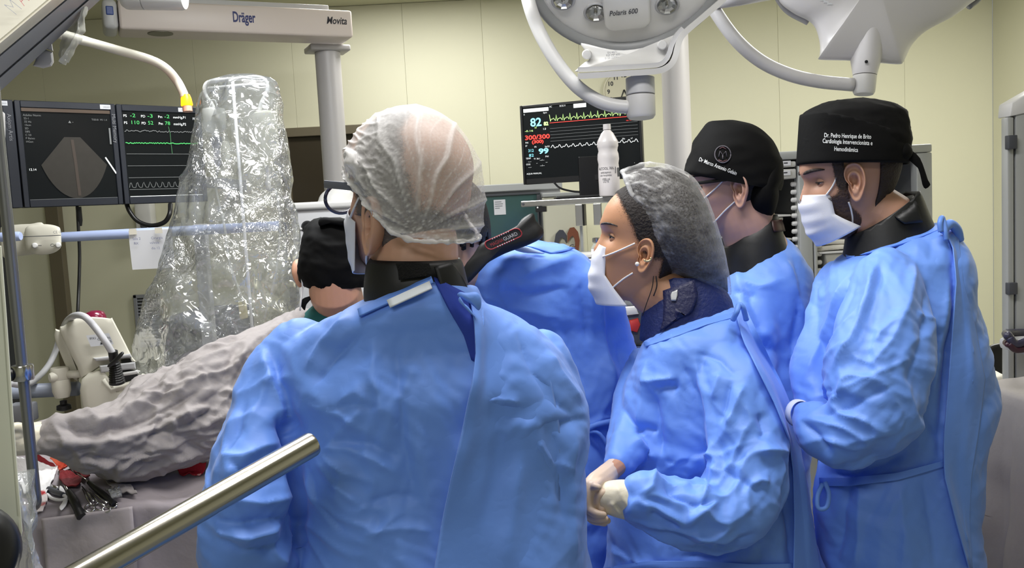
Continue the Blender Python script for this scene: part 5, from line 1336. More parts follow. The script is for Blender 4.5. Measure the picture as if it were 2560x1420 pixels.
# ================================================================ the man in front, seen from behind, with a clear hairnet
D1 = 1.30
hd = Head(P(1022, 484, 1.25), 42, 7, 0, .99, 1.0, .8)
bx = P(1085, 1000, D1 + .02)
p1 = empty('person', (bx.x, bx.y, 0), 'person seen from behind in a blue gown, clear hairnet over a bald head, navy glasses', 'person')
rows = [(690, 1064, 1090, .02, -.088), (704, 1018, 1135, .05, -.072), (724, 966, 1186, .07, -.062), (746, 922, 1208, .085, -.054), (772, 878, 1232, .10, -.044), (800, 800, 1300, .115, -.025), (850, 715, 1372, .135), (900, 690, 1412, .145), (960, 690, 1445, .15), (1010, 700, 1466, .15), (1100, 715, 1466, .15), (1200, 728, 1462, .15), (1330, 742, 1458, .155), (1440, 748, 1482, .16), (1700, 742, 1500, .17), (2600, 720, 1520, .19)]
parts = [lambda bm: loft(bm, ellrings(rows, D1, 64, 2.4, 60)),
         lambda bm: chain(bm, [(760, 880, 1.29, 82), (706, 945, 1.27, 86), (670, 1040, 1.24, 90), (634, 1150, 1.20, 100), (614, 1270, 1.18, 116), (618, 1380, 1.19, 124), (655, 1445, 1.26, 108), (720, 1440, 1.42, 90), (770, 1420, 1.52, 70)], 24),
         lambda bm: chain(bm, [(1350, 900, 1.34, 78), (1395, 1020, 1.37, 74), (1390, 1150, 1.42, 72), (1350, 1230, 1.52, 62), (1290, 1260, 1.60, 50)], 20)]
S = [
 ('v', 9, 16, [(705, 985), (722, 1060), (728, 1130), (738, 1220), (748, 1330), (752, 1420)]),
 ('s', 7, 14, [(660, 880), (700, 1000), (712, 1060)]),
 ('v', 10, 16, [(690, 1040), (722, 1090), (735, 1150)]), ('r', 6, 12, [(735, 1075), (722, 1110), (708, 1160)]),
 ('r', 5, 14, [(880, 790), (800, 860), (760, 930)]), ('v', 4, 12, [(905, 830), (840, 890), (780, 970)]),
 ('r', 4, 9, [(770, 1010), (860, 1040), (930, 1090)]), ('v', 3, 8, [(800, 1030), (880, 1010), (960, 1020)]),
 ('r', 5, 10, [(795, 1115), (870, 1120), (940, 1150), (990, 1190)]), ('v', 4, 9, [(830, 1100), (930, 1110), (1000, 1150)]),
 ('r', 4, 8, [(800, 1125), (860, 1180), (940, 1210)]), ('r', 4, 8, [(790, 1130), (830, 1200), (900, 1260), (960, 1280)]),
 ('v', 4, 9, [(770, 1150), (800, 1260), (880, 1350)]), ('r', 4, 9, [(770, 1230), (840, 1290), (960, 1330)]),
 ('v', 5, 12, [(990, 880), (1000, 1000), (1010, 1120), (1040, 1260)]), ('r', 4, 12, [(930, 850), (940, 960), (960, 1060)]),
 ('v', 4, 9, [(880, 1270), (980, 1240), (1060, 1250)]), ('r', 3, 7, [(900, 1340), (1000, 1320), (1080, 1330)]),
 # left sleeve
 ('s', 7, 12, [(700, 1105), (640, 1130), (590, 1180), (560, 1230)]), ('v', 6, 12, [(720, 1180), (660, 1210), (600, 1200)]),
 ('r', 7, 12, [(735, 1240), (660, 1260), (570, 1250), (520, 1280)]), ('v', 7, 12, [(740, 1290), (680, 1300), (600, 1310), (540, 1300)]),
 ('r', 8, 12, [(530, 1300), (560, 1335), (620, 1345), (680, 1330), (712, 1300)]), ('v', 6, 10, [(540, 1335), (600, 1375), (680, 1370), (735, 1340)]),
 ('r', 5, 10, [(700, 1330), (690, 1380), (720, 1420)]), ('v', 4, 10, [(620, 1000), (600, 1080), (560, 1160)]), ('r', 4, 8, [(680, 930), (650, 1010), (600, 1090)]),
 ('r', 4, 8, [(560, 1140), (600, 1150), (650, 1135)]), ('v', 4, 8, [(575, 1165), (620, 1178), (670, 1170)]),
 # right panel
 ('s', 7, 13, [(1205, 770), (1198, 850), (1196, 930), (1190, 1010)]), ('r', 5, 11, [(1195, 1010), (1240, 1000), (1300, 1010)]), ('v', 5, 11, [(1195, 1030), (1270, 1025), (1340, 1040)]),
 ('r', 4, 11, [(1195, 1010), (1180, 1080), (1150, 1180)]), ('v', 5, 14, [(1290, 830), (1330, 930), (1400, 1010), (1450, 1040)]), ('r', 5, 12, [(1360, 880), (1410, 950), (1455, 1010)]),
 ('v', 6, 12, [(1462, 1045), (1410, 1060), (1350, 1075)]), ('r', 4, 10, [(1340, 1100), (1390, 1160), (1440, 1180)]), ('v', 4, 10, [(1370, 1060), (1400, 1180), (1410, 1320)]),
 ('r', 4, 12, [(1435, 1060), (1430, 1180), (1425, 1330), (1430, 1420)]), ('v', 4, 14, [(1250, 1080), (1230, 1200), (1200, 1340)]), ('r', 4, 14, [(1310, 1120), (1290, 1260), (1260, 1400)]),
]
g1 = gown(p1, 'gown', parts, M_gown, .0038, S, 11, grain=((P(740, 900, 1.2), P(640, 1400, 1.1), .007, 9, 14, .16),))
T1 = bvh(g1)
# right back panel lies over the left one, its free edge standing off
edge = [(1176, 742), (1186, 800), (1190, 880), (1180, 960), (1158, 1070), (1130, 1190), (1105, 1310), (1084, 1440), (1070, 1540)]
edge2 = [(1202, 752), (1290, 800), (1340, 880), (1380, 960), (1400, 1070), (1400, 1190), (1400, 1310), (1400, 1440), (1400, 1540)]
sheet('back_panel', (edge, edge2), T1, .004, M_gown, p1, .0022, 40, lift=lambda i, j: .020 * max(0, 1 - j * 2.2) ** 1.5 * min(1, .35 + i) - .006 * j, wob=.002)
# the gap between the two panels shows navy scrubs
sheet('scrub_shirt', ([(1082, 690), (1120, 770), (1160, 840), (1178, 900)], [(1190, 745), (1197, 800), (1195, 860), (1188, 905)]), T1, .0035, mat('royal_cloth', (36, 62, 160), .85, bump=.1, bscale=60), p1, .002, 14)
# neck binding with its white hook tape, and the tie on the right
sheet('neck_binding', ([(893, 772), (940, 748), (1000, 722), (1078, 690)], [(898, 790), (950, 766), (1008, 740), (1084, 706)]), T1, .010, M_gown_in, p1, .003, 16)
sheet('hook_tape', ([(968, 752), (1074, 704)], [(976, 770), (1081, 722)]), T1, .014, mat('hook_tape', (226, 232, 240), .6), p1, .002, 8, label='white hook tape at neckline')
nz_ = -ray(1170, 750).normalized()
link('neck_tie', pillow(BM(), dense([P(*q, 1.165) for q in ((1143, 738), (1150, 730), (1166, 732), (1190, 730), (1202, 742), (1203, 764), (1196, 776), (1180, 762), (1160, 752))], 3), nz_, .006, .004, .002, 3), M_gown, p1, smooth=50)
link('neck_tie', pillow(BM(), dense([P(*q, 1.16) for q in ((1150, 742), (1158, 756), (1172, 768), (1188, 792), (1176, 784), (1160, 768), (1146, 752))], 3), nz_, .004, .003, .002, 3), M_gown, p1, smooth=50)
# black lead collar
cr = [(646, 925, 1150, .066), (660, 917, 1158, .070), (700, 912, 1168, .075), (735, 910, 1176, .074), (775, 915, 1190, .068)]
R_ = ellrings(cr, 1.25, 56, 2.1, 12); bm = loft(BM(), R_, False, False); bmesh.ops.solidify(bm, geom=bm.faces[:], thickness=.006); link('lead_collar', bm, M_lead, p1, smooth=True)
CT = bvh(bpy.data.objects['lead_collar'])
sheet('collar_strap', ([(1085, 668), (1128, 655), (1150, 690)], [(1110, 745), (1150, 735), (1180, 745)]), CT, .006, M_lead, p1, .003, 8)
sheet('collar_fastener', ([(990, 660), (996, 680), (998, 700)], [(1072, 660), (1078, 675), (1080, 688)]), CT, .005, mat('hook_black', (14, 14, 16), .95, bump=.8, bscale=500), p1, .003, 8)
# skin
M_sk1 = skin_mat('skin_old', (204, 160, 136))
nb_ = P(1045, 790, 1.27)
neck = ([hd.at(-.006, 0, -.02), hd.at(-.02, 0, -.075), P(1040, 680, 1.25), nb_], [.056, .058, .060, .070])
feet1 = [(bx.x - .10, bx.y + .02), (bx.x + .12, bx.y)]
ch = standing(bx.x, bx.y, P(1085, 800, D1).z, feet1)
ch.append(([P(765, 930, 1.31), P(622, 1150, 1.20), P(615, 1380, 1.19)], [.03, .026, .024])); ch.append(([P(615, 1385, 1.19), P(720, 1440, 1.42), P(800, 1415, 1.58)], [.032, .034, .027]))
ch.append(([P(1330, 940, 1.36), P(1395, 1020, 1.37), P(1390, 1150, 1.42)], [.035, .034, .03])); ch.append(([P(1390, 1150, 1.42), P(1290, 1260, 1.60), P(1200, 1270, 1.66)], [.04, .033, .026]))
def simple_hand(x, y, d, dx, dy, s=1.0):
    """relaxed hand continuing a forearm: palm, four curled fingers, thumb"""
    r = 34 * s * 1.3 / d; c = [[(x, y, d, r * .85), (x + dx * .5, y + dy * .5, d, r)]]
    px_, py_ = -dy, dx; L = math.hypot(px_, py_) + 1e-6; px_, py_ = px_ / L, py_ / L
    for k, ln in enumerate((.92, 1.0, .95, .75)):
        o = (k - 1.5) * r * .52; bx_, by_ = x + dx * .9 + px_ * o, y + dy * .9 + py_ * o
        c.append([(bx_ - dx * .3, by_ - dy * .3, d, r * .30), (bx_ + dx * .45 * ln, by_ + dy * .45 * ln, d + .006, r * .27), (bx_ + dx * .75 * ln, by_ + dy * .75 * ln + 4, d + .022, r * .24), (bx_ + dx * .85 * ln, by_ + dy * .85 * ln + 6, d + .04, r * .21)])
    c.append([(x + px_ * r * .6, y + py_ * r * .6, d, r * .36), (x + dx * .5 + px_ * r * 1.35, y + dy * .5 + py_ * r * 1.35, d + .01, r * .30), (x + dx * .95 + px_ * r * 1.2, y + dy * .95 + py_ * r * 1.2, d + .02, r * .25)])
    return c
hm = hand_mesh(simple_hand(800, 1415, 1.58, 60, -4) + simple_hand(1200, 1270, 1.66, -60, 4))
body(p1, hd, M_sk1, neck, ch, hm, ears=((1, dict(k=1.22, out=16, u0=-.044, tilt=4, f0=.009)), (-1, {})))
feet_of(p1, feet1, (-.5, .86, 0))
# short grey hair low on the skull
def hair_d(u, th, f, l):
    co = np.stack([f, l, u], 1) * hd.k; w = np.array(hd.o) + co[:, :1] * np.array(hd.f) + co[:, 1:2] * np.array(hd.l) + co[:, 2:] * np.array(hd.u); x, y, d_ = pix(w)
    return sst(80, 190, np.hypot(x - 1125, (y - 380) * .8) + 20 * pnoise(w * 30)) * sst(-.085, -.06, u) * sst(.9, 1.3, th)
M_hair1 = shell_mat('grey_hair', (96, 88, 84))
dens_shell('hair', hd, lambda th, u, f, l: abs(th) > .9 and u > -.085 and not (abs(th) < 1.75 and u < -.03), .004, M_hair1, p1, lambda th, u, f, l: hair_d(u, th, f, l))
# hairnet: thin shell cut by a slanting plane, gathered behind
def net_mat(name, base, lo=.32, hi=.95, tint=(240, 238, 238)):
    m = bpy.data.materials.new(name); m.use_nodes = True; nt = m.node_tree; N = nt.nodes; L = nt.links; b = N['Principled BSDF']
    b.inputs['Base Color'].default_value = lin(tint) + (1,); b.inputs['Roughness'].default_value = .6
    at = N.new('ShaderNodeAttribute'); at.attribute_name = 'gather'
    tc = N.new('ShaderNodeTexCoord'); nz = N.new('ShaderNodeTexNoise'); nz.inputs['Scale'].default_value = 260; nz.inputs['Detail'].default_value = 2; L.new(tc.outputs['Object'], nz.inputs['Vector'])
    ad = N.new('ShaderNodeMath'); ad.operation = 'MULTIPLY_ADD'; ad.inputs[1].default_value = .30; L.new(nz.outputs[0], ad.inputs[0]); L.new(at.outputs['Fac'], ad.inputs[2])
    mr = N.new('ShaderNodeMapRange'); mr.inputs[1].default_value = .05; mr.inputs[2].default_value = 1.1; mr.inputs[3].default_value = lo; mr.inputs[4].default_value = hi; L.new(ad.outputs[0], mr.inputs[0]); L.new(mr.outputs[0], b.inputs['Alpha'])
    return m
M_net1 = net_mat('hairnet_clear', 0, .16, .95)
rows_ = []; NU, NT = 90, 220
Rf, Rb, Rl, Rt = .126, .120, .0965, .132
rim_pts = []; c0 = Vector((-.004, 0, -.004))
for k in range(NT):
    th = 2 * PI * k / NT; f, l = (.1085 if math.cos(th) > 0 else .113) * math.cos(th) - .004, .0845 * math.sin(th); rim_pts.append(Vector((f, l, float(np.interp(f, [-.121, -.08, -.05, -.022, .012, .04, .105], [-.056, -.056, -.044, -.022, .004, .016, .034])))))
for i in range(NU + 1):
    t = i / NU; row = []
    for k in range(NT):
        v0 = rim_pts[k] - c0; v1 = Vector((0, 0, 1)); d0 = v0.normalized(); om = d0.angle(v1)
        dr = (d0 * math.sin((1 - t) * om) + v1 * math.sin(t * om)) / math.sin(om) if t < 1 else v1
        re = 1 / math.sqrt((dr.x / (Rf if dr.x > 0 else Rb)) ** 2 + (dr.y / Rl) ** 2 + (dr.z / Rt) ** 2)
        w = min(1, t / .16); w = w * w * (3 - 2 * w); q = c0 + dr * (re * w + v0.length * (1 - w)); row.append(hd.at(q.x, q.y, q.z))
    rows_.append(row)
bm = loft(BM(), rows_[:-1], False, True)
pl_o = hd.at(-.004, 0, -.0116); pn_ = (hd.u - hd.f * .40).normalized()
me = bpy.data.meshes.new('hairnet'); bm.to_mesh(me); bm.free()
co = getco(me); no = getno(me); u, v, dd = pix(co)
knot = (1046, 590); an = np.arctan2(u - knot[0], knot[1] - v); rr = np.hypot(u - knot[0], v - knot[1])
wv = an + .10 * pnoise(np.stack([u / 90, v / 90, 0 * u], 1))
pl = 1 - np.abs(np.sin(wv * 9 + 1.2 * pnoise(np.stack([wv * 3, rr / 500, 0 * u], 1)))); pl2 = 1 - np.abs(np.sin(wv * 22 + 2 * pnoise(np.stack([wv * 5, rr / 500, 0 * u + 3], 1))))
near = np.exp(-(rr / 230) ** 2); far = 1 - near
lf = np.clip((1010 - u) / 150, 0, 1)
cr_ = ridged(np.stack([u / 30, v / 22, 0 * u], 1) + .5 * pnoise(np.stack([u / 40, v / 40, 0 * u], 1))[:, None])
_f, _l, _u = hd.loc(co); rim = np.abs(_u - np.interp(_f, [-.121, -.08, -.05, -.022, .012, .04, .105], [-.056, -.056, -.044, -.022, .004, .016, .034])); band = np.exp(-(rim / .006) ** 2)
gath = .7 * pl ** 6 * (near * .7 + .35) + .55 * pl2 ** 8 * (near * .8 + .2) + .7 * np.clip(cr_, 0, 1) ** 7 * lf + .55 * band + .22 * lf + .04 + .25 * np.clip((360 - v) / 90, 0, 1)
bump_ = .0045 * pl ** 2 * (near + .3) + .0035 * np.clip(cr_, 0, 1) ** 2 * lf + .003 * band * (1 + np.sin(an * 60))
pinch = .022 * np.exp(-(rr / 45) ** 2)
bump_ = bump_ * np.clip((rr - 12) / 90, .15, 1)
co = co + no * (bump_ - pinch * .3 - .003)[:, None]
setco(me, co); set_attr(me, 'gather', np.clip(gath, 0, 1))
link('hairnet', me, M_net1, p1, smooth=True)
# gathered rim of the hairnet with a puff at the forehead
rim_pts = [hd.at(*q) for q in rim_pts + rim_pts[:1]]
bm = tube(BM(), rim_pts, .0030, 8); me = bpy.data.meshes.new('r'); bm.to_mesh(me); bm.free(); co = getco(me); setco(me, co + getno(me) * (.003 * pnoise(co * 130))[:, None]); set_attr(me, 'gather', np.full(len(co), .55) + .4 * pnoise(co * 70))
link('elastic_rim', me, M_net1, p1, smooth=True)
bm = BM(); pillow(bm, dense([P(*q, 1.20) for q in ((862, 383), (872, 372), (886, 372), (900, 400), (905, 440), (898, 452), (880, 440), (864, 410))], 3), -ray(880, 400).normalized(), .025, .025, .004, 5)
me = bpy.data.meshes.new('r'); bm.to_mesh(me); bm.free(); co = getco(me); setco(me, co + getno(me) * (.006 * pnoise(co * 80))[:, None]); set_attr(me, 'gather', .6 + .5 * pnoise(co * 110)); link('net_puff', me, M_net1, p1, smooth=True)
# glasses
M_gl = mat('glasses_navy', (38, 42, 66), .3); M_tmp = mat('glasses_temple', (98, 102, 116), .35)
gz = empty  # (glasses are worn: parts of the figure)
a_, b_ = hd.at(.108, .066, .008), hd.at(.02, .078, .010)
bm = BM(); dv = (b_ - a_); box(bm, a_ - hd.u * .006, dv, hd.l * .003, hd.u * .011, .0012); link('glasses_temple', bm, M_tmp, p1, smooth=40)
a2 = hd.at(.108, -.066, .006); bm = BM(); box(bm, a2 - hd.u * .006, hd.at(-.005, -.082, .006) - a2, -hd.l * .003, hd.u * .011, .0012); link('glasses_temple', bm, M_tmp, p1, smooth=40)
for sd in (1, -1):
    pts = [hd.at(.108, (.036 + .030 * math.cos(t)) * sd, -.014 + .022 * math.sin(t)) for t in np.linspace(0, 2 * PI, 28)]
    link('glasses_rim', tube(BM(), pts, .0026, 8), M_gl, p1, smooth=True)
    bm = BM(); bm.faces.new([bm.verts.new(q) for q in pts[:-1]]); link('glasses_lens', bm, mat('lens', (200, 206, 214), .05, alpha=.12), p1)
link('glasses_bridge', tube(BM(), smooth_path([hd.at(.108, .008, -.008), hd.at(.113, 0, -.004), hd.at(.108, -.008, -.008)], 4), .0022, 8), M_gl, p1, smooth=True)
# mask with straps
mk = mask_mesh(hd, [(.092, -.022), (.107, -.040), (.099, -.072), (.089, -.104), (.066, -.124)], .044, (-.042, -.112), .062)
link('face_mask', mk, M_mask, p1, smooth=True)
er = hd.at(-.012, .078, .020); er2 = hd.at(-.006, .080, -.045)
strap(hd, p1, [(.95, -.036), (1.15, -.024), (1.25, -.012), (1.33, -.004)], .0019)
strap(hd, p1, [(.95, -.112), (1.10, -.100), (1.25, -.084), (1.36, -.070)], .0019)
# ================================================================ the woman in profile with the bouffant cap
D3 = 1.70
hd = Head(P(1615, 606, 1.73), 4, 12, 0, .985, .96, .58)
bx = P(1770, 1100, D3)
p3 = empty('person', (bx.x, bx.y, 0), 'person with a grey bouffant cap, white mask and pearl earring standing with clasped gloved hands', 'person')
rows = [(772, 1815, 1850, .02, .0), (790, 1745, 1852, .05, -.02), (810, 1690, 1856, .075, -.02), (832, 1640, 1866, .095, -.015), (860, 1606, 1880, .11, -.01), (900, 1590, 1905, .125), (960, 1568, 1940, .13), (1010, 1553, 1968, .135), (1060, 1545, 1984, .135), (1120, 1545, 1994, .135), (1200, 1545, 2006, .13), (1300, 1522, 2026, .135), (1420, 1510, 2056, .14), (1600, 1500, 2070, .15), (2420, 1480, 2090, .17)]
parts = [lambda bm: loft(bm, ellrings(rows, D3, 64, 2.3, 60)),
         lambda bm: chain(bm, [(1780, 890, 1.64, 72), (1830, 985, 1.58, 88), (1866, 1100, 1.54, 96), (1868, 1200, 1.515, 104), (1815, 1282, 1.49, 100), (1730, 1290, 1.475, 88), (1655, 1268, 1.468, 74), (1604, 1250, 1.465, 66)], 24),
         lambda bm: chain(bm, [(1610, 910, 1.80, 50), (1590, 1010, 1.74, 56), (1580, 1090, 1.66, 58), (1560, 1138, 1.60, 48), (1546, 1160, 1.57, 40)], 20)]
S = [
 ('v', 11, 13, [(1628, 975), (1640, 1030), (1648, 1090), (1656, 1140)]), ('r', 8, 12, [(1610, 960), (1640, 955), (1690, 945)]), ('v', 8, 11, [(1632, 975), (1670, 965), (1700, 970)]),
 ('r', 6, 12, [(1620, 900), (1612, 980), (1600, 1060), (1590, 1085)]), ('v', 7, 11, [(1590, 1085), (1610, 1070), (1640, 1080)]), ('r', 6, 9, [(1585, 1090), (1600, 1110), (1640, 1150)]),
 ('s', 6, 10, [(1735, 890), (1760, 990), (1775, 1060), (1785, 1130), (1800, 1180)]), ('v', 5, 9, [(1700, 900), (1745, 985), (1770, 1070)]),
 ('r', 6, 9, [(1860, 960), (1840, 1010), (1815, 1070)]), ('v', 6, 9, [(1830, 950), (1815, 1000), (1800, 1060)]), ('r', 5, 9, [(1800, 930), (1790, 970), (1780, 1000)]),
 ('v', 4, 8, [(1740, 880), (1800, 900), (1850, 950)]), ('r', 5, 9, [(1850, 880), (1900, 940), (1940, 1000), (1960, 1060)]), ('v', 7, 10, [(1900, 1030), (1915, 1080), (1900, 1100)]), ('s', 7, 9, [(1975, 1130), (1940, 1128), (1900, 1128)]),
 ('v', 8, 11, [(1660, 1150), (1690, 1160), (1740, 1140), (1790, 1125)]), ('r', 8, 10, [(1665, 1175), (1700, 1150), (1760, 1140), (1805, 1140)]), ('v', 9, 11, [(1660, 1200), (1690, 1240), (1740, 1265), (1790, 1255)]),
 ('r', 6, 9, [(1805, 1150), (1770, 1210), (1745, 1280), (1715, 1310)]), ('s', 8, 9, [(1595, 1255), (1640, 1270), (1690, 1300), (1715, 1320)]), ('v', 9, 10, [(1620, 1275), (1660, 1300), (1700, 1325)]), ('r', 7, 9, [(1715, 1320), (1745, 1290), (1800, 1250)]),
 ('v', 6, 12, [(1720, 1200), (1760, 1195), (1775, 1215)]), ('r', 6, 9, [(1640, 1170), (1630, 1220), (1600, 1240)]), ('r', 5, 10, [(1730, 1350), (1790, 1345), (1840, 1310)]), ('v', 5, 10, [(1670, 1330), (1740, 1370), (1820, 1370)]),
 ('s', 6, 8, [(1925, 1205), (1900, 1200), (1872, 1215)]), ('r', 4, 9, [(1870, 1215), (1868, 1260), (1866, 1290)]), ('v', 5, 10, [(1800, 1170), (1850, 1200), (1870, 1215)]),
 ('v', 8, 14, [(1900, 1330), (1850, 1360), (1790, 1392), (1700, 1390)]), ('v', 7, 14, [(1970, 1150), (1965, 1230), (1975, 1330), (1980, 1420)]), ('r', 5, 14, [(2000, 1130), (2010, 1250), (2020, 1400)]), ('v', 4, 10, [(1900, 1360), (1905, 1420)]),
 ('v', 6, 10, [(1515, 1350), (1560, 1380), (1600, 1420)]), ('r', 6, 10, [(1520, 1370), (1580, 1400), (1640, 1415)]),
]
g3 = gown(p3, 'gown', parts, M_gown, .0036, S, 23, grain=((P(1840, 960, 1.50), P(1870, 1230, 1.43), .008, 6, 18, .13), (P(1860, 1260, 1.43), P(1600, 1250, 1.40), .009, 6, 22, .12)))
T3 = bvh(g3)
sheet('back_panel', ([(1838, 782), (1856, 850), (1896, 930), (1936, 1010), (1972, 1100), (1982, 1180), (1985, 1300), (1982, 1440)], [(1860, 760), (1902, 850), (1950, 950), (1978, 1020), (1996, 1090), (2012, 1200), (2030, 1300), (2052, 1440)]), T3, .004, M_gown, p3, .002, 34, lift=lambda i, j: .014 * max(0, 1 - j * 2.0) ** 1.4)
sheet('neck_binding', ([(1608, 856), (1680, 830), (1760, 800), (1835, 780)], [(1614, 866), (1685, 842), (1765, 812), (1838, 792)]), T3, .004, M_gown_in, p3, .003, 16)
px_tube('neck_tie', [(1832, 800, 1.60), (1842, 780, 1.59), (1848, 762, 1.60), (1858, 770, 1.60), (1866, 800, 1.61)], .005, M_gown, p3)
sheet('belt', ([(1512, 1420), (1620, 1402), (1760, 1402), (1880, 1410), (1990, 1408)], [(1512, 1436), (1620, 1418), (1760, 1418), (1880, 1426), (1990, 1424)]), T3, .006, M_gown_in, p3, .003, 20)
# dark blue lead collar, hair and cap
M_blue_lead = mat('dark_blue_lead', (24, 38, 92), .6, bump=.5, bscale=150, dist=.004, var=.15, vscale=120)
R_ = ellrings([(690, 1650, 1790, .055), (715, 1640, 1806, .062), (745, 1618, 1826, .068), (790, 1604, 1838, .074), (850, 1600, 1842, .08)], 1.725, 48, 2.2, 12); bm = loft(BM(), R_, False, False)
bmesh.ops.bisect_plane(bm, geom=bm.verts[:] + bm.edges[:] + bm.faces[:], plane_co=P(1640, 712, 1.7), plane_no=Vector((-.42, 0, 1)), clear_outer=True); bmesh.ops.solidify(bm, geom=bm.faces[:], thickness=.006)
co_ = link('lead_collar', bm, M_blue_lead, p3, smooth=True); CT = bvh(co_)
sheet('collar_flap', ([(1658, 728), (1660, 760), (1658, 800), (1650, 830)], [(1735, 700), (1745, 740), (1730, 780), (1690, 800)]), CT, .006, mat('navy_lead', (20, 24, 66), .55, bump=.3, bscale=120), p3, .003, 10)
sheet('collar_emblem', ([(1680, 730), (1676, 738), (1678, 752)], [(1694, 724), (1694, 738), (1690, 752)]), CT, .011, M_alu, p3, .001, 6, label='small grey emblem on collar')
M_hair3 = mat('dark_hair', (30, 22, 20), .55, bump=.8, bscale=150, dist=.004)
M_hair3s = shell_mat('dark_hair_edge', (30, 22, 20), .3, 120, .1, .6)
dens_shell('hair', hd, lambda th, u, f, l: f < .034 + .62 * u and (u > -.05 or (f < -.032 and u > -.085)), .0032, M_hair3s, p3, lambda th, u, f, l: np.where(u > -.085, sst(.018, -.010, f - .62 * u - .012) * np.maximum(sst(-.036, -.008, u), sst(-.026, -.040, f)), 0))
ring = [((1556, 428), (1655, 672), .060), ((1566, 424), (1668, 676), .068), ((1600, 415), (1692, 690), .082), ((1645, 413), (1716, 702), .092), ((1692, 424), (1740, 716), .096), ((1730, 446), (1764, 728), .094), ((1764, 496), (1784, 734), .086), ((1788, 560), (1802, 738), .070), ((1808, 630), (1816, 738), .046), ((1822, 700), (1824, 734), .018)]
def cap_loft(ring, d, seg=72, k=5, p=2.2):
    rr_ = []; t = np.linspace(0, len(ring) - 1, (len(ring) - 1) * k + 1); ar = np.array([list(a) + list(b) + [w] for a, b, w in ring], float)
    def cr_(x):
        i = min(int(x), len(ar) - 2); f = x - i; a, b, c, e = ar[max(i - 1, 0)], ar[i], ar[i + 1], ar[min(i + 2, len(ar) - 1)]
        return .5 * (2 * b + (c - a) * f + (2 * a - 5 * b + 4 * c - e) * f * f + (3 * b - a - 3 * c + e) * f ** 3)
    for x in t:
        ax, ay, bx_, by_, w = cr_(x); A, B = P(ax, ay, d), P(bx_, by_, d); c = (A + B) / 2; h = (B - A) / 2; n = ray((ax + bx_) / 2, (ay + by_) / 2).normalized(); n = (n - h.normalized() * n.dot(h.normalized())).normalized() * max(.004, w)
        rr_.append([c + h * math.copysign(abs(math.cos(q)) ** (2 / p), math.cos(q)) + n * math.copysign(abs(math.sin(q)) ** (2 / p), math.sin(q)) for q in np.linspace(0, 2 * PI, seg, endpoint=False)])
    return rr_
bm = loft(BM(), [[q * .972 + Vector(P(1690, 600, 1.73)) * .028 for q in R] for R in cap_loft(ring, 1.73, 48, 3)]); link('hair_bun', bm, M_hair3, p3, smooth=True)
bm = loft(BM(), cap_loft(ring, 1.73, 150, 9), False, True)
me = bpy.data.meshes.new('c'); bm.to_mesh(me); bm.free(); co = getco(me); no = getno(me); u, v, dd = pix(co)
M_net3 = net_mat('bouffant_grey', 0, .0, .80, (222, 222, 222))
al = np.clip((u - 1545) / 280, 0, 1)
q = np.stack([u / 150, v / 26, 0 * u], 1); q[:, 1] += .9 * pnoise(np.stack([u / 60, v / 60, 0 * u], 1)); w1 = ridged(q); q2 = np.stack([u / 60, v / 13, 0 * u + 5], 1); q2[:, 1] += .8 * pnoise(np.stack([u / 30, v / 30, 0 * u + 2], 1)); w2 = ridged(q2)
side = np.clip((1720 - u) / 130, .15, 1); edge_ = np.clip(1 - np.abs(no @ np.array(ray(1680, 600).normalized())), 0, 1)
gath = .85 * np.clip(w1, 0, 1) ** 7 * side + .55 * np.clip(w2, 0, 1) ** 6 * side + .6 * edge_ ** 3 - .08 + .13 * np.clip((u - 1690) / 80, 0, 1) + .08 * pnoise(co * 45)
setco(me, co + no * (.0035 * np.clip(w1, 0, 1) ** 2 * side + .002 * np.clip(w2, 0, 1) ** 2 * side + .003)[:, None]); set_attr(me, 'gather', np.clip(gath, 0, 1))
link('bouffant_cap', me, M_net3, p3, smooth=True)
R0_ = cap_loft(ring[:2], 1.73, 60, 1)[0]; bm = tube(BM(), R0_ + R0_[:1], .0042, 8); me = bpy.data.meshes.new('r'); bm.to_mesh(me); bm.free(); co = getco(me); setco(me, co + getno(me) * (.003 * pnoise(co * 160))[:, None]); set_attr(me, 'gather', .55 + .4 * pnoise(co * 120)); link('elastic_rim', me, M_net3, p3, smooth=True)
# skin: head, neck, gloved hands are parts of the one body
M_sk3 = skin_mat('skin_tan', (190, 140, 106))
nb_ = P(1715, 830, 1.72)
neck = ([hd.at(-.01, 0, -.03), hd.at(-.022, 0, -.085), P(1690, 760, 1.72), nb_], [.050, .050, .052, .060])
feet3 = [(bx.x - .06, bx.y - .08), (bx.x + .02, bx.y + .09)]
ch = standing(bx.x, bx.y, P(1770, 830, D3).z, feet3)
ch[0] = (ch[0][0], [.06, .10, .095, .11])
ch.append(([P(1790, 910, 1.64), P(1866, 1100, 1.54), P(1860, 1200, 1.515)], [.035, .032, .03])); ch.append(([P(1860, 1200, 1.515), P(1730, 1285, 1.475), P(1600, 1250, 1.465), P(1540, 1247, 1.46)], [.03, .028, .024, .022]))
ch.append(([P(1620, 920, 1.79), P(1590, 1010, 1.74), P(1578, 1090, 1.67)], [.03, .028, .026])); ch.append(([P(1578, 1090, 1.67), P(1562, 1140, 1.60), P(1530, 1178, 1.53)], [.024, .018, .014]))
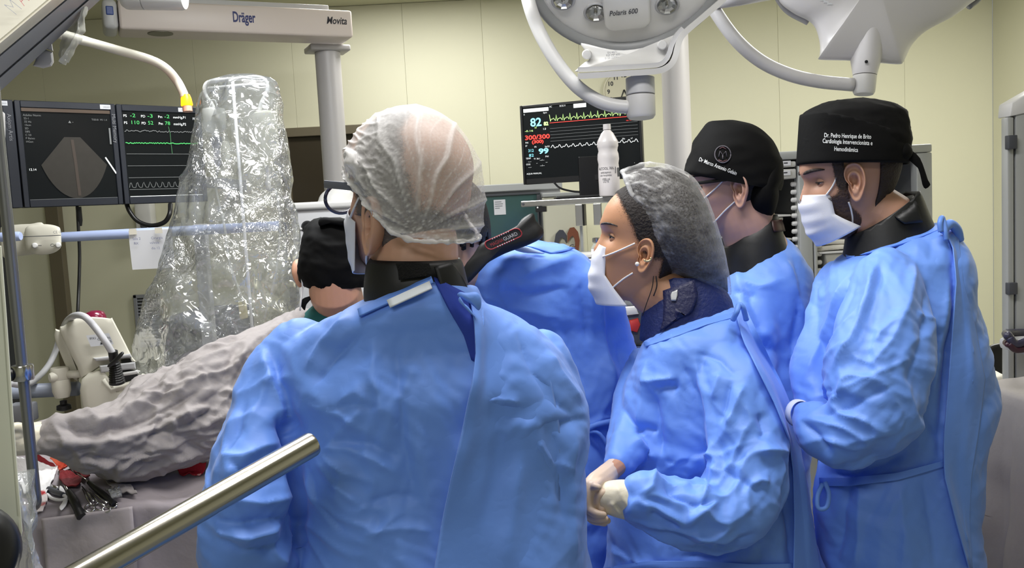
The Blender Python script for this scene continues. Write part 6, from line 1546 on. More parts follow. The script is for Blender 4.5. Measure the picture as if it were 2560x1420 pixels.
hands = hand_mesh([
    [(1545, 1166, 1.555, 22), (1515, 1188, 1.51, 26), (1490, 1207, 1.475, 26), (1476, 1220, 1.46, 22)],            # back of the right hand
    [(1480, 1215, 1.452, 14), (1468, 1243, 1.445, 12.5), (1473, 1272, 1.44, 11), (1490, 1284, 1.43, 10), (1508, 1287, 1.428, 8)],
    [(1474, 1226, 1.468, 14), (1464, 1258, 1.462, 12.5), (1472, 1286, 1.455, 11), (1492, 1296, 1.44, 10), (1512, 1297, 1.437, 8.5)],
    [(1472, 1236, 1.485, 13), (1466, 1268, 1.482, 12), (1478, 1296, 1.475, 11), (1500, 1304, 1.462, 9.5), (1518, 1302, 1.46, 8)],
    [(1476, 1240, 1.50, 12), (1474, 1274, 1.50, 10.5), (1488, 1300, 1.495, 9.5), (1510, 1308, 1.485, 8)],
    [(1506, 1196, 1.482, 14), (1492, 1212, 1.452, 12), (1488, 1216, 1.436, 9.5), (1496, 1218, 1.43, 7)],
    [(1560, 1248, 1.462, 36), (1528, 1248, 1.462, 36), (1506, 1250, 1.465, 30), (1498, 1254, 1.468, 26)],
    [(1512, 1232, 1.45, 12), (1496, 1240, 1.447, 11), (1492, 1262, 1.447, 10), (1504, 1272, 1.45, 9)],
    [(1514, 1262, 1.45, 12), (1502, 1274, 1.447, 11), (1508, 1286, 1.452, 10)]])
body(p3, hd, M_sk3, neck, ch, hands, ears=((1, dict(k=.98, out=22, u0=-.026, f0=.016)), (-1, {})))
M_latex = mat('latex_cream', (222, 214, 190), .5, bump=.25, bscale=60, kind='ridge', dist=.004)
M_glove = mat('latex_pale', (216, 192, 170), .45)
bm = BM(); chain(bm, [(1598, 1252, 1.465, 50), (1570, 1250, 1.463, 50), (1535, 1246, 1.462, 45), (1518, 1246, 1.463, 41)], 24)
me = remesh('g', bm, .0022, 2); folds(me, [('v', 3, 5, [(1535, 1260), (1560, 1285), (1580, 1300)]), ('r', 3, 5, [(1525, 1255), (1555, 1290)]), ('r', 2, 5, [(1540, 1215), (1560, 1250), (1580, 1280)])], 3, base=.0015, fine=.001); link('glove_cuff', me, M_latex, p3, smooth=True, label='cream latex glove cuff')
gl = hand_mesh([[(1562, 1142, 1.605, 21), (1545, 1160, 1.575, 23.5), (1515, 1188, 1.51, 27.2), (1490, 1207, 1.475, 27.2), (1477, 1219, 1.461, 23)],
    [(1480, 1215, 1.452, 15), (1468, 1243, 1.445, 13.5), (1473, 1272, 1.44, 12), (1490, 1284, 1.43, 11), (1509, 1287, 1.428, 8.8)],
    [(1474, 1226, 1.468, 15), (1464, 1258, 1.462, 13.5), (1472, 1286, 1.455, 12), (1492, 1296, 1.44, 11), (1513, 1297, 1.437, 9.3)],
    [(1472, 1236, 1.485, 14), (1466, 1268, 1.482, 13), (1478, 1296, 1.475, 12), (1500, 1304, 1.462, 10.5), (1519, 1302, 1.46, 8.8)],
    [(1476, 1240, 1.50, 13), (1474, 1274, 1.50, 11.5), (1488, 1300, 1.495, 10.5), (1511, 1308, 1.485, 8.8)],
    [(1506, 1196, 1.482, 15), (1492, 1212, 1.452, 13), (1488, 1216, 1.436, 10.5), (1497, 1218, 1.43, 7.8)],
    [(1540, 1248, 1.462, 37), (1528, 1248, 1.462, 37), (1506, 1250, 1.465, 31.5), (1497, 1254, 1.468, 27)], [(1512, 1232, 1.45, 13), (1496, 1240, 1.447, 12), (1491, 1262, 1.447, 11), (1504, 1273, 1.45, 10)], [(1514, 1262, 1.45, 13), (1502, 1275, 1.447, 12), (1508, 1287, 1.452, 11)]])
link('glove', gl, M_glove, p3, smooth=True, label='pale latex glove on clasping hand')
feet_of(p3, feet3, (-1, .05, 0))
# face details
def face_bits(root, h, hair, brow=True, lids=True, lt=.28, lo=-.30, iris_off=0.0, bk=1.0):
    for sd in (1, -1):
        c = h.at(.0625, .031 * sd, .0005)
        link('eyeball', lathe(BM(), [(.0118 * math.sin(t), .0118 * math.cos(t)) for t in np.linspace(0, PI, 14)], c, h.f, 18), M_eye, root, smooth=True)
        fw = (h.f + h.l * sd * .18 - h.u * iris_off).normalized(); link('iris', lathe(BM(), [(0, .0124), (.003, .0123), (.0055, .0108)], c, fw, 16), M_iris, root, smooth=True)
        if lids:
            def lid(a, b, r): return c + (h.f * math.cos(a) * math.cos(b) + h.l * sd * math.sin(b) + h.u * math.sin(a) * math.cos(b)) * r
            for e0, e1 in ((lt, 1.75), (lo, -1.5)):
                bm = BM(); rows_ = []
                for t in np.linspace(0, 1, 9): rows_.append([bm.verts.new(lid(e0 * math.cos(b * .9) + t * (e1 - e0 * math.cos(b * .9)), b, .0129)) for b in np.linspace(-1.45, 1.45, 16)])
                for A, B in zip(rows_, rows_[1:]):
                    for k in range(15): bm.faces.new((A[k], A[k + 1], B[k + 1], B[k]))
                link('eyelid', bm, SKM[root.name], root, smooth=True)
            bm = BM(); tube(bm, [lid(lt * math.cos(b * .9) - .03, b, .0138) for b in np.linspace(-1.25, 1.3, 12)], [.0006 + .0010 * math.sin(k / 11 * PI) for k in range(12)], 6); link('eyelash', bm, hair, root, smooth=True)
        if brow:
            pts = [h.at(h.surf(t * sd, .020 + .006 * math.sin((t - .1) * 3.2))[0] + .0012, h.surf(t * sd, .022)[1], .020 + .006 * math.sin((t - .1) * 3.2)) for t in np.linspace(.16, .85, 9)]
            link('eyebrow', tube(BM(), pts, [bk * q for q in (.0006, .0016, .0021, .0022, .0021, .0019, .0016, .0012, .0006)], 8), hair, root, smooth=True)
SKM = {p1.name: M_sk1, p3.name: M_sk3}
face_bits(p3, hd, M_hair3)
mk = mask_mesh(hd, [(.092, -.018), (.102, -.036), (.103, -.062), (.104, -.085), (.100, -.108), (.078, -.138)], [(0, .078), (.5, .072), (.72, .050), (1, .018)], (-.021, -.128), [(0, .036), (.5, .042), (1, .046)])
link('face_mask', mk, M_mask, p3, smooth=True)
strap(hd, p3, [(.52, -.038), (.75, -.032), (1.0, -.020), (1.28, -.002)])
strap(hd, p3, [(.90, -.104), (1.05, -.088), (1.2, -.072), (1.36, -.058)])
q = P(1593, 660, 1.652); link('earring', lathe(BM(), [(.0042 * math.sin(t), .0042 * math.cos(t)) for t in np.linspace(0, PI, 10)], q, UP, 14), mat('pearl', (236, 230, 220), .15), p3, smooth=True, label='small round pearl earring')
pts = [P(1618 + 9 * math.cos(t), 646 + 7 * math.sin(t), 1.647) for t in np.linspace(-.4, 2.6, 12)]; link('earring', tube(BM(), pts, .0022, 8), mat('gold_hoop', (226, 206, 160), .25, metal=.8), p3, smooth=True, label='small pale hoop earring')
px_tube('loose_hair', [(1634, 690, 1.665), (1630, 720, 1.665), (1616, 760, 1.67), (1606, 790, 1.675)], .0009, M_hair3, p3)
px_tube('loose_hair', [(1640, 690, 1.668), (1642, 715, 1.668), (1634, 740, 1.67)], .0012, M_hair3, p3)
# ================================================================ the tall man on the right with the tied black cap
D5 = 1.70
hd = Head(P(2126, 442, 1.72), 4, -7, 0, .965, 1.0, .8)
bx = P(2245, 1000, D5 + .02)
p5 = empty('person', (bx.x, bx.y, 0), 'bearded person with a tied black cap bearing three lines of lettering', 'person')
rows = [(556, 2335, 2362, .02, -.01), (572, 2270, 2382, .05, -.01), (592, 2205, 2394, .08, -.01), (616, 2150, 2400, .10), (645, 2112, 2404, .12), (700, 2082, 2406, .13), (760, 2062, 2418, .14), (830, 2042, 2442, .14), (930, 2045, 2468, .14), (1000, 2060, 2468, .14), (1080, 2068, 2446, .14), (1180, 2058, 2432, .14), (1280, 2050, 2425, .14), (1420, 2060, 2432, .145), (1700, 2060, 2440, .15), (2420, 2050, 2450, .17)]
parts = [lambda bm: loft(bm, ellrings(rows, D5, 64, 2.3, 60)),
         lambda bm: chain(bm, [(2215, 690, 1.62, 78), (2215, 800, 1.56, 105), (2195, 920, 1.52, 124), (2165, 1030, 1.50, 118), (2110, 1075, 1.50, 92), (2055, 1075, 1.52, 72), (2022, 1045, 1.55, 48), (2008, 1032, 1.57, 34)], 26),
         lambda bm: chain(bm, [(2110, 700, 1.80, 55), (2060, 830, 1.74, 62), (2035, 950, 1.68, 60), (2060, 1060, 1.62, 50)], 20)]
S = [
 ('s', 8, 11, [(2195, 640), (2170, 750), (2130, 850), (2080, 930)]), ('r', 6, 11, [(2120, 690), (2080, 790), (2040, 880), (2010, 950)]), ('v', 6, 10, [(2140, 700), (2105, 800), (2060, 890)]),
 ('r', 6, 14, [(2290, 640), (2270, 760), (2230, 850), (2170, 920)]), ('v', 5, 12, [(2320, 700), (2310, 800), (2290, 900), (2270, 960)]), ('r', 4, 10, [(2010, 1000), (2080, 985), (2200, 930), (2290, 890)]), ('v', 4, 9, [(2030, 1035), (2120, 1020), (2240, 960)]),
 ('v', 8, 10, [(2000, 1050), (2040, 1090), (2080, 1140)]), ('r', 5, 9, [(2050, 1100), (2120, 1110), (2220, 1080)]), ('v', 9, 15, [(2050, 1185), (2120, 1185), (2200, 1165), (2270, 1130)]),
 ('v', 9, 12, [(2385, 640), (2390, 760), (2375, 900), (2362, 1000), (2352, 1100), (2350, 1170)]), ('r', 6, 12, [(2372, 700), (2350, 850), (2330, 1000)]), ('r', 5, 14, [(2420, 800), (2430, 930), (2400, 1050)]), ('v', 5, 10, [(2380, 840), (2375, 950), (2372, 1060)]),
 ('r', 5, 9, [(2290, 780), (2330, 800), (2345, 830)]), ('v', 5, 9, [(2280, 1020), (2320, 1050), (2350, 1100)]), ('r', 4, 10, [(2270, 960), (2290, 1050), (2300, 1130)]),
 ('v', 6, 12, [(2120, 1215), (2110, 1290), (2090, 1400)]), ('r', 5, 12, [(2150, 1210), (2150, 1300), (2140, 1420)]), ('s', 6, 12, [(2358, 1180), (2385, 1280), (2420, 1380)]), ('r', 4, 12, [(2250, 1210), (2260, 1320), (2255, 1420)]), ('v', 5, 11, [(2310, 1200), (2330, 1310), (2340, 1420)]),
]
g5 = gown(p5, 'gown', parts, M_gown, .0038, S, 37, grain=((P(2240, 760, 1.5), P(2180, 1010, 1.42), .006, 6, 16, .15), (P(2230, 1060, 1.44), P(2020, 1040, 1.5), .008, 6, 20, .13)))
T5 = bvh(g5)
sheet('neck_binding', ([(2112, 632), (2180, 618), (2270, 590), (2340, 562)], [(2116, 644), (2184, 630), (2276, 602), (2346, 574)]), T5, .004, M_gown_in, p5, .003, 16)
sheet('belt', ([(2050, 1196), (2120, 1196), (2240, 1182), (2362, 1150)], [(2052, 1216), (2122, 1216), (2244, 1200), (2364, 1164)]), T5, .006, M_gown_in, p5, .003, 18)
px_tube('belt_loop', [(2056, 1210, 1.53), (2044, 1240, 1.52), (2046, 1270, 1.515), (2066, 1268, 1.515), (2072, 1235, 1.52), (2062, 1205, 1.53)], .004, M_gown_in, p5)
sheet('back_panel', ([(2360, 566), (2384, 620), (2392, 700), (2384, 800), (2372, 950), (2360, 1100), (2362, 1190), (2390, 1300), (2424, 1420)], [(2396, 590), (2402, 640), (2408, 700), (2440, 820), (2464, 950), (2448, 1080), (2430, 1190), (2424, 1300), (2432, 1420)]), T5, .003, M_gown, p5, .002, 30, lift=lambda i, j: .012 * max(0, 1 - 2 * j) ** 1.5)
px_tube('neck_tie', [(2352, 580, 1.60), (2350, 556, 1.60), (2356, 545, 1.61), (2362, 575, 1.60), (2366, 600, 1.60)], .005, M_gown, p5)
px_tube('neck_tie', [(2356, 575, 1.61), (2375, 560, 1.62), (2392, 575, 1.63), (2398, 600, 1.64)], .009, M_gown, p5)
c0 = P(1998, 1032, 1.55); link('sleeve_cuff', lathe(BM(), [(.022, 0), (.0245, .003), (.0245, .012), (.021, .013)], P(2002, 1034, 1.56), (P(1985, 1030, 1.575) - P(2004, 1034, 1.555)), 24), mat('knit_cuff', (206, 214, 230), .9), p5, smooth=True, label='white cuff edge')
# collar of the lead apron
R_ = ellrings([(478, 2225, 2292, .04, -.01), (500, 2180, 2300, .058), (530, 2140, 2312, .066), (570, 2122, 2330, .07), (610, 2118, 2344, .076), (660, 2110, 2350, .08)], 1.715, 48, 2.2, 14); bm = loft(BM(), R_, False, False)
bmesh.ops.bisect_plane(bm, geom=bm.verts[:] + bm.edges[:] + bm.faces[:], plane_co=P(2210, 530, 1.7), plane_no=Vector((-.62, 0, 1)), clear_outer=True); bmesh.ops.solidify(bm, geom=bm.faces[:], thickness=.007)
o = link('lead_collar', bm, M_lead, p5, smooth=True); CT = bvh(o)
sheet('collar_flap', ([(2225, 500), (2232, 540), (2260, 560)], [(2285, 490), (2300, 530), (2306, 556)]), CT, .005, M_lead, p5, .003, 8)
# cap: crown, band, ties, lettering
def rows_cap(name, rows, d, m, root, seed, amp=.003, seg=80, k=40, p=2.2, smooth=True):
    bm = loft(BM(), ellrings(rows, d, seg, p, k), True, False); me = bpy.data.meshes.new(name); bm.to_mesh(me); bm.free()
    co = getco(me); no = getno(me); setco(me, co + no * (amp * (ridged(co * np.array((14, 14, 20)) + seed) - .4) + amp * .5 * ridged(co * 40 + seed))[:, None])
    return link(name, me, m, root, smooth=smooth)
crown = [(249, 2120, 2165, .015), (256, 2075, 2205, .045), (266, 2040, 2232, .066), (282, 2014, 2256, .083), (310, 2008, 2262, .090), (350, 2004, 2266, .092), (385, 2003, 2262, .0915), (402, 2002, 2258, .091)]
rows_cap('cap_crown', crown, 1.72, M_capblk, p5, 3)
CT = bvh(p5.children[-1])
band = ellrings([(284, 2009, 2150, .086), (300, 2006, 2200, .0935), (330, 2003, 2250, .0955), (370, 2000, 2264, .0965), (404, 1998, 2262, .0955), (412, 1999, 2260, .0945)], 1.72, 72, 2.2, 18)
bm = loft(BM(), band, False, False); bmesh.ops.bisect_plane(bm, geom=bm.verts[:] + bm.edges[:] + bm.faces[:], plane_co=P(2008, 283, 1.72), plane_no=Vector((.34, 0, 1)), clear_outer=True); bmesh.ops.solidify(bm, geom=bm.faces[:], thickness=.003)
bo = link('cap_band', bm, M_capblk, p5, smooth=True); BT = bvh(bo)
def on(T, x, y, off):
    r = ray(x, y).normalized(); h = T.ray_cast(CAM, r); return (h[0] if h[0] is not None else CAM + r * last_d[0]) - r * off
last_d = [1.62]
def surf_text(s, T, x0, y0, x1, y1, hpx, m, root, off=.0008, bold=0.0, shear=0.0, curve=None):
    """lettering laid on a surface: baseline from (x0, y0) to (x1, y1), letter height hpx"""
    cu = bpy.data.curves.new('t', 'FONT'); cu.body = s; cu.size = 1; cu.resolution_u = 3; cu.offset = bold; cu.shear = shear
    t = bpy.data.objects.new('tmp', cu); COL.objects.link(t); me = bpy.data.meshes.new_from_object(t.evaluated_get(C.evaluated_depsgraph_get())); bpy.data.objects.remove(t); bpy.data.curves.remove(cu)
    co = getco(me); L = co[:, 0].max(); dx, dy = (x1 - x0) / L, (y1 - y0) / L; k = math.hypot(dx, dy); nx, ny = dy / k, -dx / k
    ps = []
    for c in co:
        cv = curve(c[0] / L) if curve else 0
        ps.append(on(T, x0 + dx * c[0] + nx * c[1] * hpx / .7, y0 + dy * c[0] + ny * c[1] * hpx / .7 + cv, off))
    setco(me, np.array([p[:] for p in ps])); me.materials.clear(); return link('embroidery', me, m, root)
M_emb = mat('white_embroidery', (226, 228, 230), .7)
surf_text('Dr. Pedro Henrique de Brito', BT, 2060, 343, 2178, 347, 11, M_emb, p5, bold=.012)
surf_text('Cardiologia Intervencionista e', BT, 2056, 357, 2181, 363, 11, M_emb, p5, bold=.012)
surf_text('Hemodinâmica', BT, 2085, 377, 2145, 380, 11, M_emb, p5, bold=.012)
c = P(2252, 380, 1.70); link('cap_knot', pillow(BM(), dense([P(*q, 1.66) for q in ((2238, 358), (2262, 350), (2276, 362), (2282, 382), (2272, 398), (2250, 406), (2236, 392))], 3), -ray(2250, 380).normalized(), .02, .03, .004, 5), M_capblk, p5, smooth=True)
pts = [(2268, 374), (2282, 378), (2300, 395), (2312, 425), (2320, 450), (2326, 462), (2314, 472), (2306, 462), (2300, 435), (2290, 412), (2270, 398)]
link('cap_tie', pillow(BM(), dense([P(*q, 1.665) for q in pts], 2), -ray(2290, 410).normalized(), .004, .004, .002, 3), M_capblk, p5, smooth=50)
link('cap_tie', pillow(BM(), dense([P(*q, 1.68) for q in ((2246, 284), (2258, 284), (2264, 300), (2268, 345), (2258, 350), (2240, 330))], 3), -ray(2250, 310).normalized(), .012, .012, .003, 4), M_capblk, p5, smooth=True)
M_sk5 = skin_mat('skin_light', (186, 142, 120)); SKM[p5.name] = M_sk5
M_hair5 = mat('brown_hair', (44, 32, 26), .7, bump=.9, bscale=200, dist=.004, var=.25, vscale=80)
nb_ = P(2235, 620, 1.715)
neck = ([hd.at(-.008, 0, -.03), hd.at(-.024, 0, -.085), P(2205, 545, 1.715), nb_], [.056, .058, .060, .072])
feet5 = [(bx.x - .05, bx.y - .08), (bx.x + .04, bx.y + .09)]
ch = standing(bx.x, bx.y, P(2245, 650, D5).z, feet5)
ch.append(([P(2225, 720, 1.63), P(2200, 920, 1.53), P(2170, 1030, 1.51)], [.036, .034, .032])); ch.append(([P(2170, 1030, 1.51), P(2060, 1070, 1.53), P(2020, 1042, 1.56)], [.03, .026, .020]))
ch.append(([P(2110, 720, 1.80), P(2050, 900, 1.70), P(2060, 1060, 1.62), P(2120, 1090, 1.58)], [.032, .03, .026, .02]))
hm = hand_mesh(simple_hand(2120, 1090, 1.59, 40, 4, .8) + [[(2024, 1044, 1.565, 22), (2034, 1050, 1.585, 20), (2050, 1060, 1.60, 16)], [(2040, 1056, 1.60, 9), (2060, 1062, 1.61, 8), (2074, 1066, 1.615, 7)], [(2040, 1050, 1.605, 9), (2062, 1054, 1.615, 8), (2078, 1056, 1.62, 7)], [(2040, 1044, 1.61, 8), (2062, 1046, 1.62, 7), (2076, 1046, 1.625, 7)], [(2038, 1060, 1.595, 8), (2054, 1070, 1.605, 7), (2066, 1076, 1.61, 6)], [(2030, 1036, 1.59, 8), (2046, 1030, 1.60, 7)]])
body(p5, hd, M_sk5, neck, ch, hm, ears=((1, dict(k=1.12, out=22, u0=-.012, f0=.030)), (-1, {})))
feet_of(p5, feet5, (-1, .05, 0))
link('hair', hd.patch(lambda th, u, f, l: (abs(th) > 1.9 and u > -.052 + .012 * math.sin(th * 9)) and u < .06, .005), M_hair5, p5, smooth=True)
M_side = shell_mat('sideburn_brown', (48, 36, 30), .3, 120)
for sg in (1, -1):
    dens_shell('sideburn', hd, lambda th, u, f, l: .80 < sg * th < 1.25 and -.035 < u < .05, .003, M_side, p5, lambda th, u, f, l: sst(.84, .96, th) * sst(1.24, 1.12, th) * sst(-.035, 0, u))
M_beard = shell_mat('beard_brown', (78, 58, 48), .4, 160, .35, .95)
dens_shell('beard', hd, lambda th, u, f, l: -.115 < u < .0 and abs(th) < 1.5, .0035, M_beard, p5, lambda th, u, f, l: sst(1.22, 1.05, th + .25 * sst(-.05, -.08, -u * 0 + u) * 0 - .28 * sst(-.05, -.09, u)) * sst(-.020, -.042, u - .10 * np.clip(th - .80, 0, 1)))
face_bits(p5, hd, M_hair5, lt=.06, lo=-.38, iris_off=.45, bk=1.7)
mk = mask_mesh(hd, [(.100, -.020), (.110, -.038), (.107, -.068), (.103, -.100), (.086, -.128)], [(0, .060), (.55, .058), (.72, .042), (1, .012)], (-.026, -.098), [(0, .056), (.6, .060), (1, .062)])
link('face_mask', mk, M_mask, p5, smooth=True)
strap(hd, p5, [(.80, -.024), (.93, -.010), (1.05, .006), (1.16, .022)])
strap(hd, p5, [(1.32, -.092), (1.32, -.076), (1.30, -.058), (1.27, -.044)])

# ================================================================ the man with glasses and the emblem on his black cap
D4 = 2.0
hd = Head(P(1828, 458, 1.98), 16, -4, 0, .94, 1.0)
bx = P(1915, 1000, D4)
p4 = empty('person', (bx.x, bx.y, 0), 'person with a black cap bearing a round emblem and one lettering line', 'person')
rows = [(590, 1950, 1966, .02, -.01), (606, 1915, 1985, .05, -.01), (628, 1868, 2000, .085), (650, 1835, 2014, .10), (700, 1800, 2030, .12), (760, 1775, 2037, .125), (900, 1765, 2034, .13), (1000, 1762, 2022, .13), (1200, 1762, 2010, .13), (2250, 1750, 2020, .15)]
parts = [lambda bm: loft(bm, ellrings(rows, D4, 56, 2.3, 44)), lambda bm: chain(bm, [(1885, 730, 1.94, 60), (1880, 850, 1.90, 74), (1860, 960, 1.88, 74), (1800, 1050, 1.88, 56), (1740, 1060, 1.9, 44)], 20)]
S = [('v', 8, 11, [(1985, 640), (2000, 730), (1990, 830), (1985, 960)]), ('r', 7, 10, [(1960, 640), (1990, 700), (2010, 800)]), ('s', 6, 10, [(1840, 660), (1860, 760), (1900, 870), (1930, 960)]), ('r', 6, 10, [(1850, 760), (1890, 830), (1920, 840)]), ('v', 6, 10, [(1870, 800), (1900, 860), (1960, 880)]), ('r', 4, 8, [(1845, 690), (1900, 720), (1960, 700)]), ('v', 4, 8, [(1840, 730), (1890, 740)])]
g4 = gown(p4, 'gown', parts, M_gown, .006, S, 51)
T4 = bvh(g4)
sheet('neck_binding', ([(1826, 668), (1868, 640), (1910, 622), (1958, 592)], [(1830, 678), (1872, 650), (1916, 632), (1964, 602)]), T4, .004, M_gown_in, p4, .003, 12)
R_ = ellrings([(536, 1900, 1940, .035, -.01), (560, 1850, 1948, .064), (590, 1822, 1955, .073), (630, 1808, 1970, .076), (690, 1808, 1985, .08)], 1.99, 44, 2.2, 12); bm = loft(BM(), R_, False, False)
bmesh.ops.bisect_plane(bm, geom=bm.verts[:] + bm.edges[:] + bm.faces[:], plane_co=P(1870, 566, 2.0), plane_no=Vector((-.75, 0, 1)), clear_outer=True); bmesh.ops.solidify(bm, geom=bm.faces[:], thickness=.007)
o = link('lead_collar', bm, M_lead, p4, smooth=True); CT = bvh(o); last_d[0] = 1.92
sheet('collar_tag', ([(1928, 552), (1930, 566), (1934, 580)], [(1954, 548), (1958, 562), (1962, 578)]), CT, .004, mat('tag_dark', (52, 26, 26), .5), p4, .002, 6, label='small dark red tag on collar')
ring4 = [((1796, 300), (1822, 301), .012), ((1772, 305), (1846, 304), .045), ((1756, 324), (1884, 316), .072), ((1738, 352), (1916, 342), .089), ((1729, 380), (1938, 374), .096), ((1720, 404), (1950, 408), .098), ((1715, 424), (1953, 440), .098), ((1716, 431), (1952, 462), .097), ((1720, 435), (1948, 476), .096)]
bm = loft(BM(), cap_loft(ring4, 1.985, 80, 5), True, False); me = bpy.data.meshes.new('cap'); bm.to_mesh(me); bm.free(); co = getco(me); setco(me, co + getno(me) * (.003 * (ridged(co * np.array((14, 14, 20)) + 8) - .4))[:, None]); link('surgical_cap', me, M_capblk, p4, smooth=True); BT = bvh(p4.children[-1]); last_d[0] = 1.89
link('cap_gather', pillow(BM(), dense([P(*q, 1.95) for q in ((1935, 388), (1956, 398), (1958, 440), (1948, 470), (1946, 500), (1930, 540), (1890, 540), (1872, 520), (1868, 470), (1900, 440))], 3), -ray(1920, 470).normalized(), .055, .05, .004, 6), M_capblk, p4, smooth=True)
surf_text('Dr Marco Antonio Gelain', BT, 1746, 402, 1840, 438, 10, M_emb, p4, bold=.006)
M_seal = mat('seal_thread', (88, 84, 92), .7)
ring_ = [on(BT, 1807 + 20 * math.cos(t), 386 + 21 * math.sin(t), .002) for t in np.linspace(0, 2 * PI, 32)]
link('emblem', tube(BM(), ring_, .0013, 6), M_seal, p4, smooth=True)
for pts in ([(1797, 392), (1800, 378), (1807, 388), (1814, 378), (1817, 392)], [(1799, 372), (1807, 368), (1815, 373)], [(1796, 400), (1807, 404), (1818, 400)], [(1807, 388), (1807, 398)]):
    link('emblem', tube(BM(), [on(BT, x, y, .002) for x, y in pts], .0012, 6), M_seal if len(pts) != 3 else mat('seal_red', (92, 60, 66), .7), p4, smooth=True)
M_sk4 = skin_mat('skin_pale', (190, 150, 134)); SKM[p4.name] = M_sk4
nb_ = P(1905, 660, 1.99)
neck = ([hd.at(-.008, 0, -.03), hd.at(-.024, 0, -.085), P(1880, 590, 1.99), nb_], [.058, .062, .064, .072])
feet4 = [(bx.x - .05, bx.y - .08), (bx.x + .04, bx.y + .09)]
ch = standing(bx.x, bx.y, P(1915, 680, D4).z, feet4); ch[0] = (ch[0][0], [.06, .085, .08, .085])
ch.append(([P(1885, 760, 1.94), P(1865, 950, 1.89), P(1760, 1060, 1.90), P(1710, 1066, 1.91)], [.034, .03, .026, .02]))
ch.append(([P(1830, 760, 2.05), P(1800, 950, 2.06), P(1740, 1060, 2.0), P(1700, 1064, 1.97)], [.034, .03, .026, .02]))
hm = hand_mesh(simple_hand(1712, 1066, 1.91, -40, 2, .9) + simple_hand(1702, 1064, 1.97, -40, 2, .9))
body(p4, hd, M_sk4, neck, ch, hm, ears=((1, dict(k=1.2, out=24, u0=-.022, f0=-.006)), (-1, {})))
feet_of(p4, feet4, (-1, .3, 0))
link('hair', hd.patch(lambda th, u, f, l: abs(th) > 1.95 and -.080 < u < .04, .004), mat('black_hair', (22, 18, 18), .7, bump=.8, bscale=200, dist=.004), p4, smooth=True)
face_bits(p4, hd, M_hair5)
mk = mask_mesh(hd, [(.110, -.022), (.122, -.040), (.118, -.070), (.110, -.104), (.082, -.126)], .062, (-.028, -.096), .056); link('face_mask', mk, M_mask, p4, smooth=True)
strap(hd, p4, [(.80, -.030), (1.10, -.014), (1.35, .004), (1.52, .022)])
strap(hd, p4, [(.95, -.092), (1.15, -.078), (1.40, -.058), (1.62, -.040)])
for sd in (1, -1):
    a_, b_ = hd.at(.104, .066 * sd, .010), hd.at(.005, .080 * sd, .010); bm = BM(); box(bm, a_ - hd.u * .005, b_ - a_, hd.l * .003 * sd, hd.u * .0075, .001); link('glasses_temple', bm, M_black, p4, smooth=40)
    pts = [hd.at(.104, (.036 + .028 * math.cos(t)) * sd, -.006 + .018 * math.sin(t)) for t in np.linspace(0, 2 * PI, 24)]; link('glasses_rim', tube(BM(), pts, .002, 8), M_black, p4, smooth=True)
link('glasses_bridge', tube(BM(), smooth_path([hd.at(.104, .008, -.002), hd.at(.110, 0, .001), hd.at(.104, -.008, -.002)], 4), .0018, 8), M_black, p4, smooth=True)

# ================================================================ the bending man between the front man and the woman
D2 = 1.97
hd = Head(P(1118, 588, 1.86), 36, -35, 0, 1.04, 1.0)
bx = P(1400, 1000, D2 + .02)
p2 = empty('person', (bx.x, bx.y, 0), 'person bending behind the front man, black collar with a red edged tag', 'person')
rows = [(604, 1330, 1410, .04, -.10), (622, 1262, 1446, .08, -.09), (645, 1210, 1468, .10, -.08), (670, 1180, 1490, .115, -.06), (700, 1162, 1520, .125, -.05), (745, 1150, 1552, .13, -.03), (800, 1150, 1578, .135), (900, 1160, 1598, .14), (1000, 1200, 1592, .14), (1100, 1250, 1572, .14), (1200, 1280, 1552, .14), (1420, 1290, 1545, .145), (2250, 1280, 1560, .16)]
parts = [lambda bm: loft(bm, ellrings(rows, D2, 56, 2.3, 50)), lambda bm: chain(bm, [(1250, 760, 1.92, 80), (1200, 880, 1.9, 84), (1170, 1000, 1.95, 74), (1120, 1060, 2.1, 56)], 20)]
S = [('s', 9, 12, [(1440, 640), (1490, 700), (1500, 800), (1520, 900), (1540, 980)]), ('r', 7, 10, [(1460, 660), (1470, 740), (1480, 850)]), ('v', 7, 10, [(1452, 690), (1456, 760), (1470, 860)]), ('r', 7, 12, [(1300, 690), (1380, 660), (1440, 640)]), ('v', 6, 10, [(1230, 720), (1330, 740), (1420, 720)]), ('r', 5, 10, [(1200, 740), (1290, 770), (1400, 790)]), ('r', 5, 10, [(1260, 670), (1250, 730), (1290, 800)]), ('v', 5, 10, [(1400, 800), (1440, 900), (1470, 1000)]), ('r', 5, 10, [(1530, 900), (1520, 1000), (1490, 1060)]), ('v', 5, 9, [(1550, 850), (1560, 950), (1530, 1040)]), ('s', 5, 8, [(1470, 1070), (1500, 1050), (1540, 1040)]), ('v', 6, 9, [(1480, 1085), (1510, 1120), (1530, 1150)])]
g2 = gown(p2, 'gown', parts, M_gown, .0055, S, 77)
T2 = bvh(g2); last_d[0] = 1.80
sheet('gown_flap', ([(1300, 612), (1330, 618), (1380, 634)], [(1305, 606), (1345, 600), (1440, 620)]), T2, .004, M_gown, p2, .002, 10, lift=lambda i, j: .012 * j)
link('turned_corner', pillow(BM(), dense([P(*q, 1.80) for q in ((1286, 624), (1306, 616), (1330, 622), (1362, 634), (1340, 634), (1310, 632))], 3), -ray(1320, 625).normalized(), .004, .002, .002, 3), mat('gown_pale', (168, 190, 234), .7), p2, smooth=True, label='pale turned corner of gown')
link('belt', tube(BM(), smooth_path([P(1466, 1076, 1.83), P(1490, 1062, 1.825), P(1545, 1050, 1.83)], 4), .006, 8), M_gown_in, p2, smooth=True)
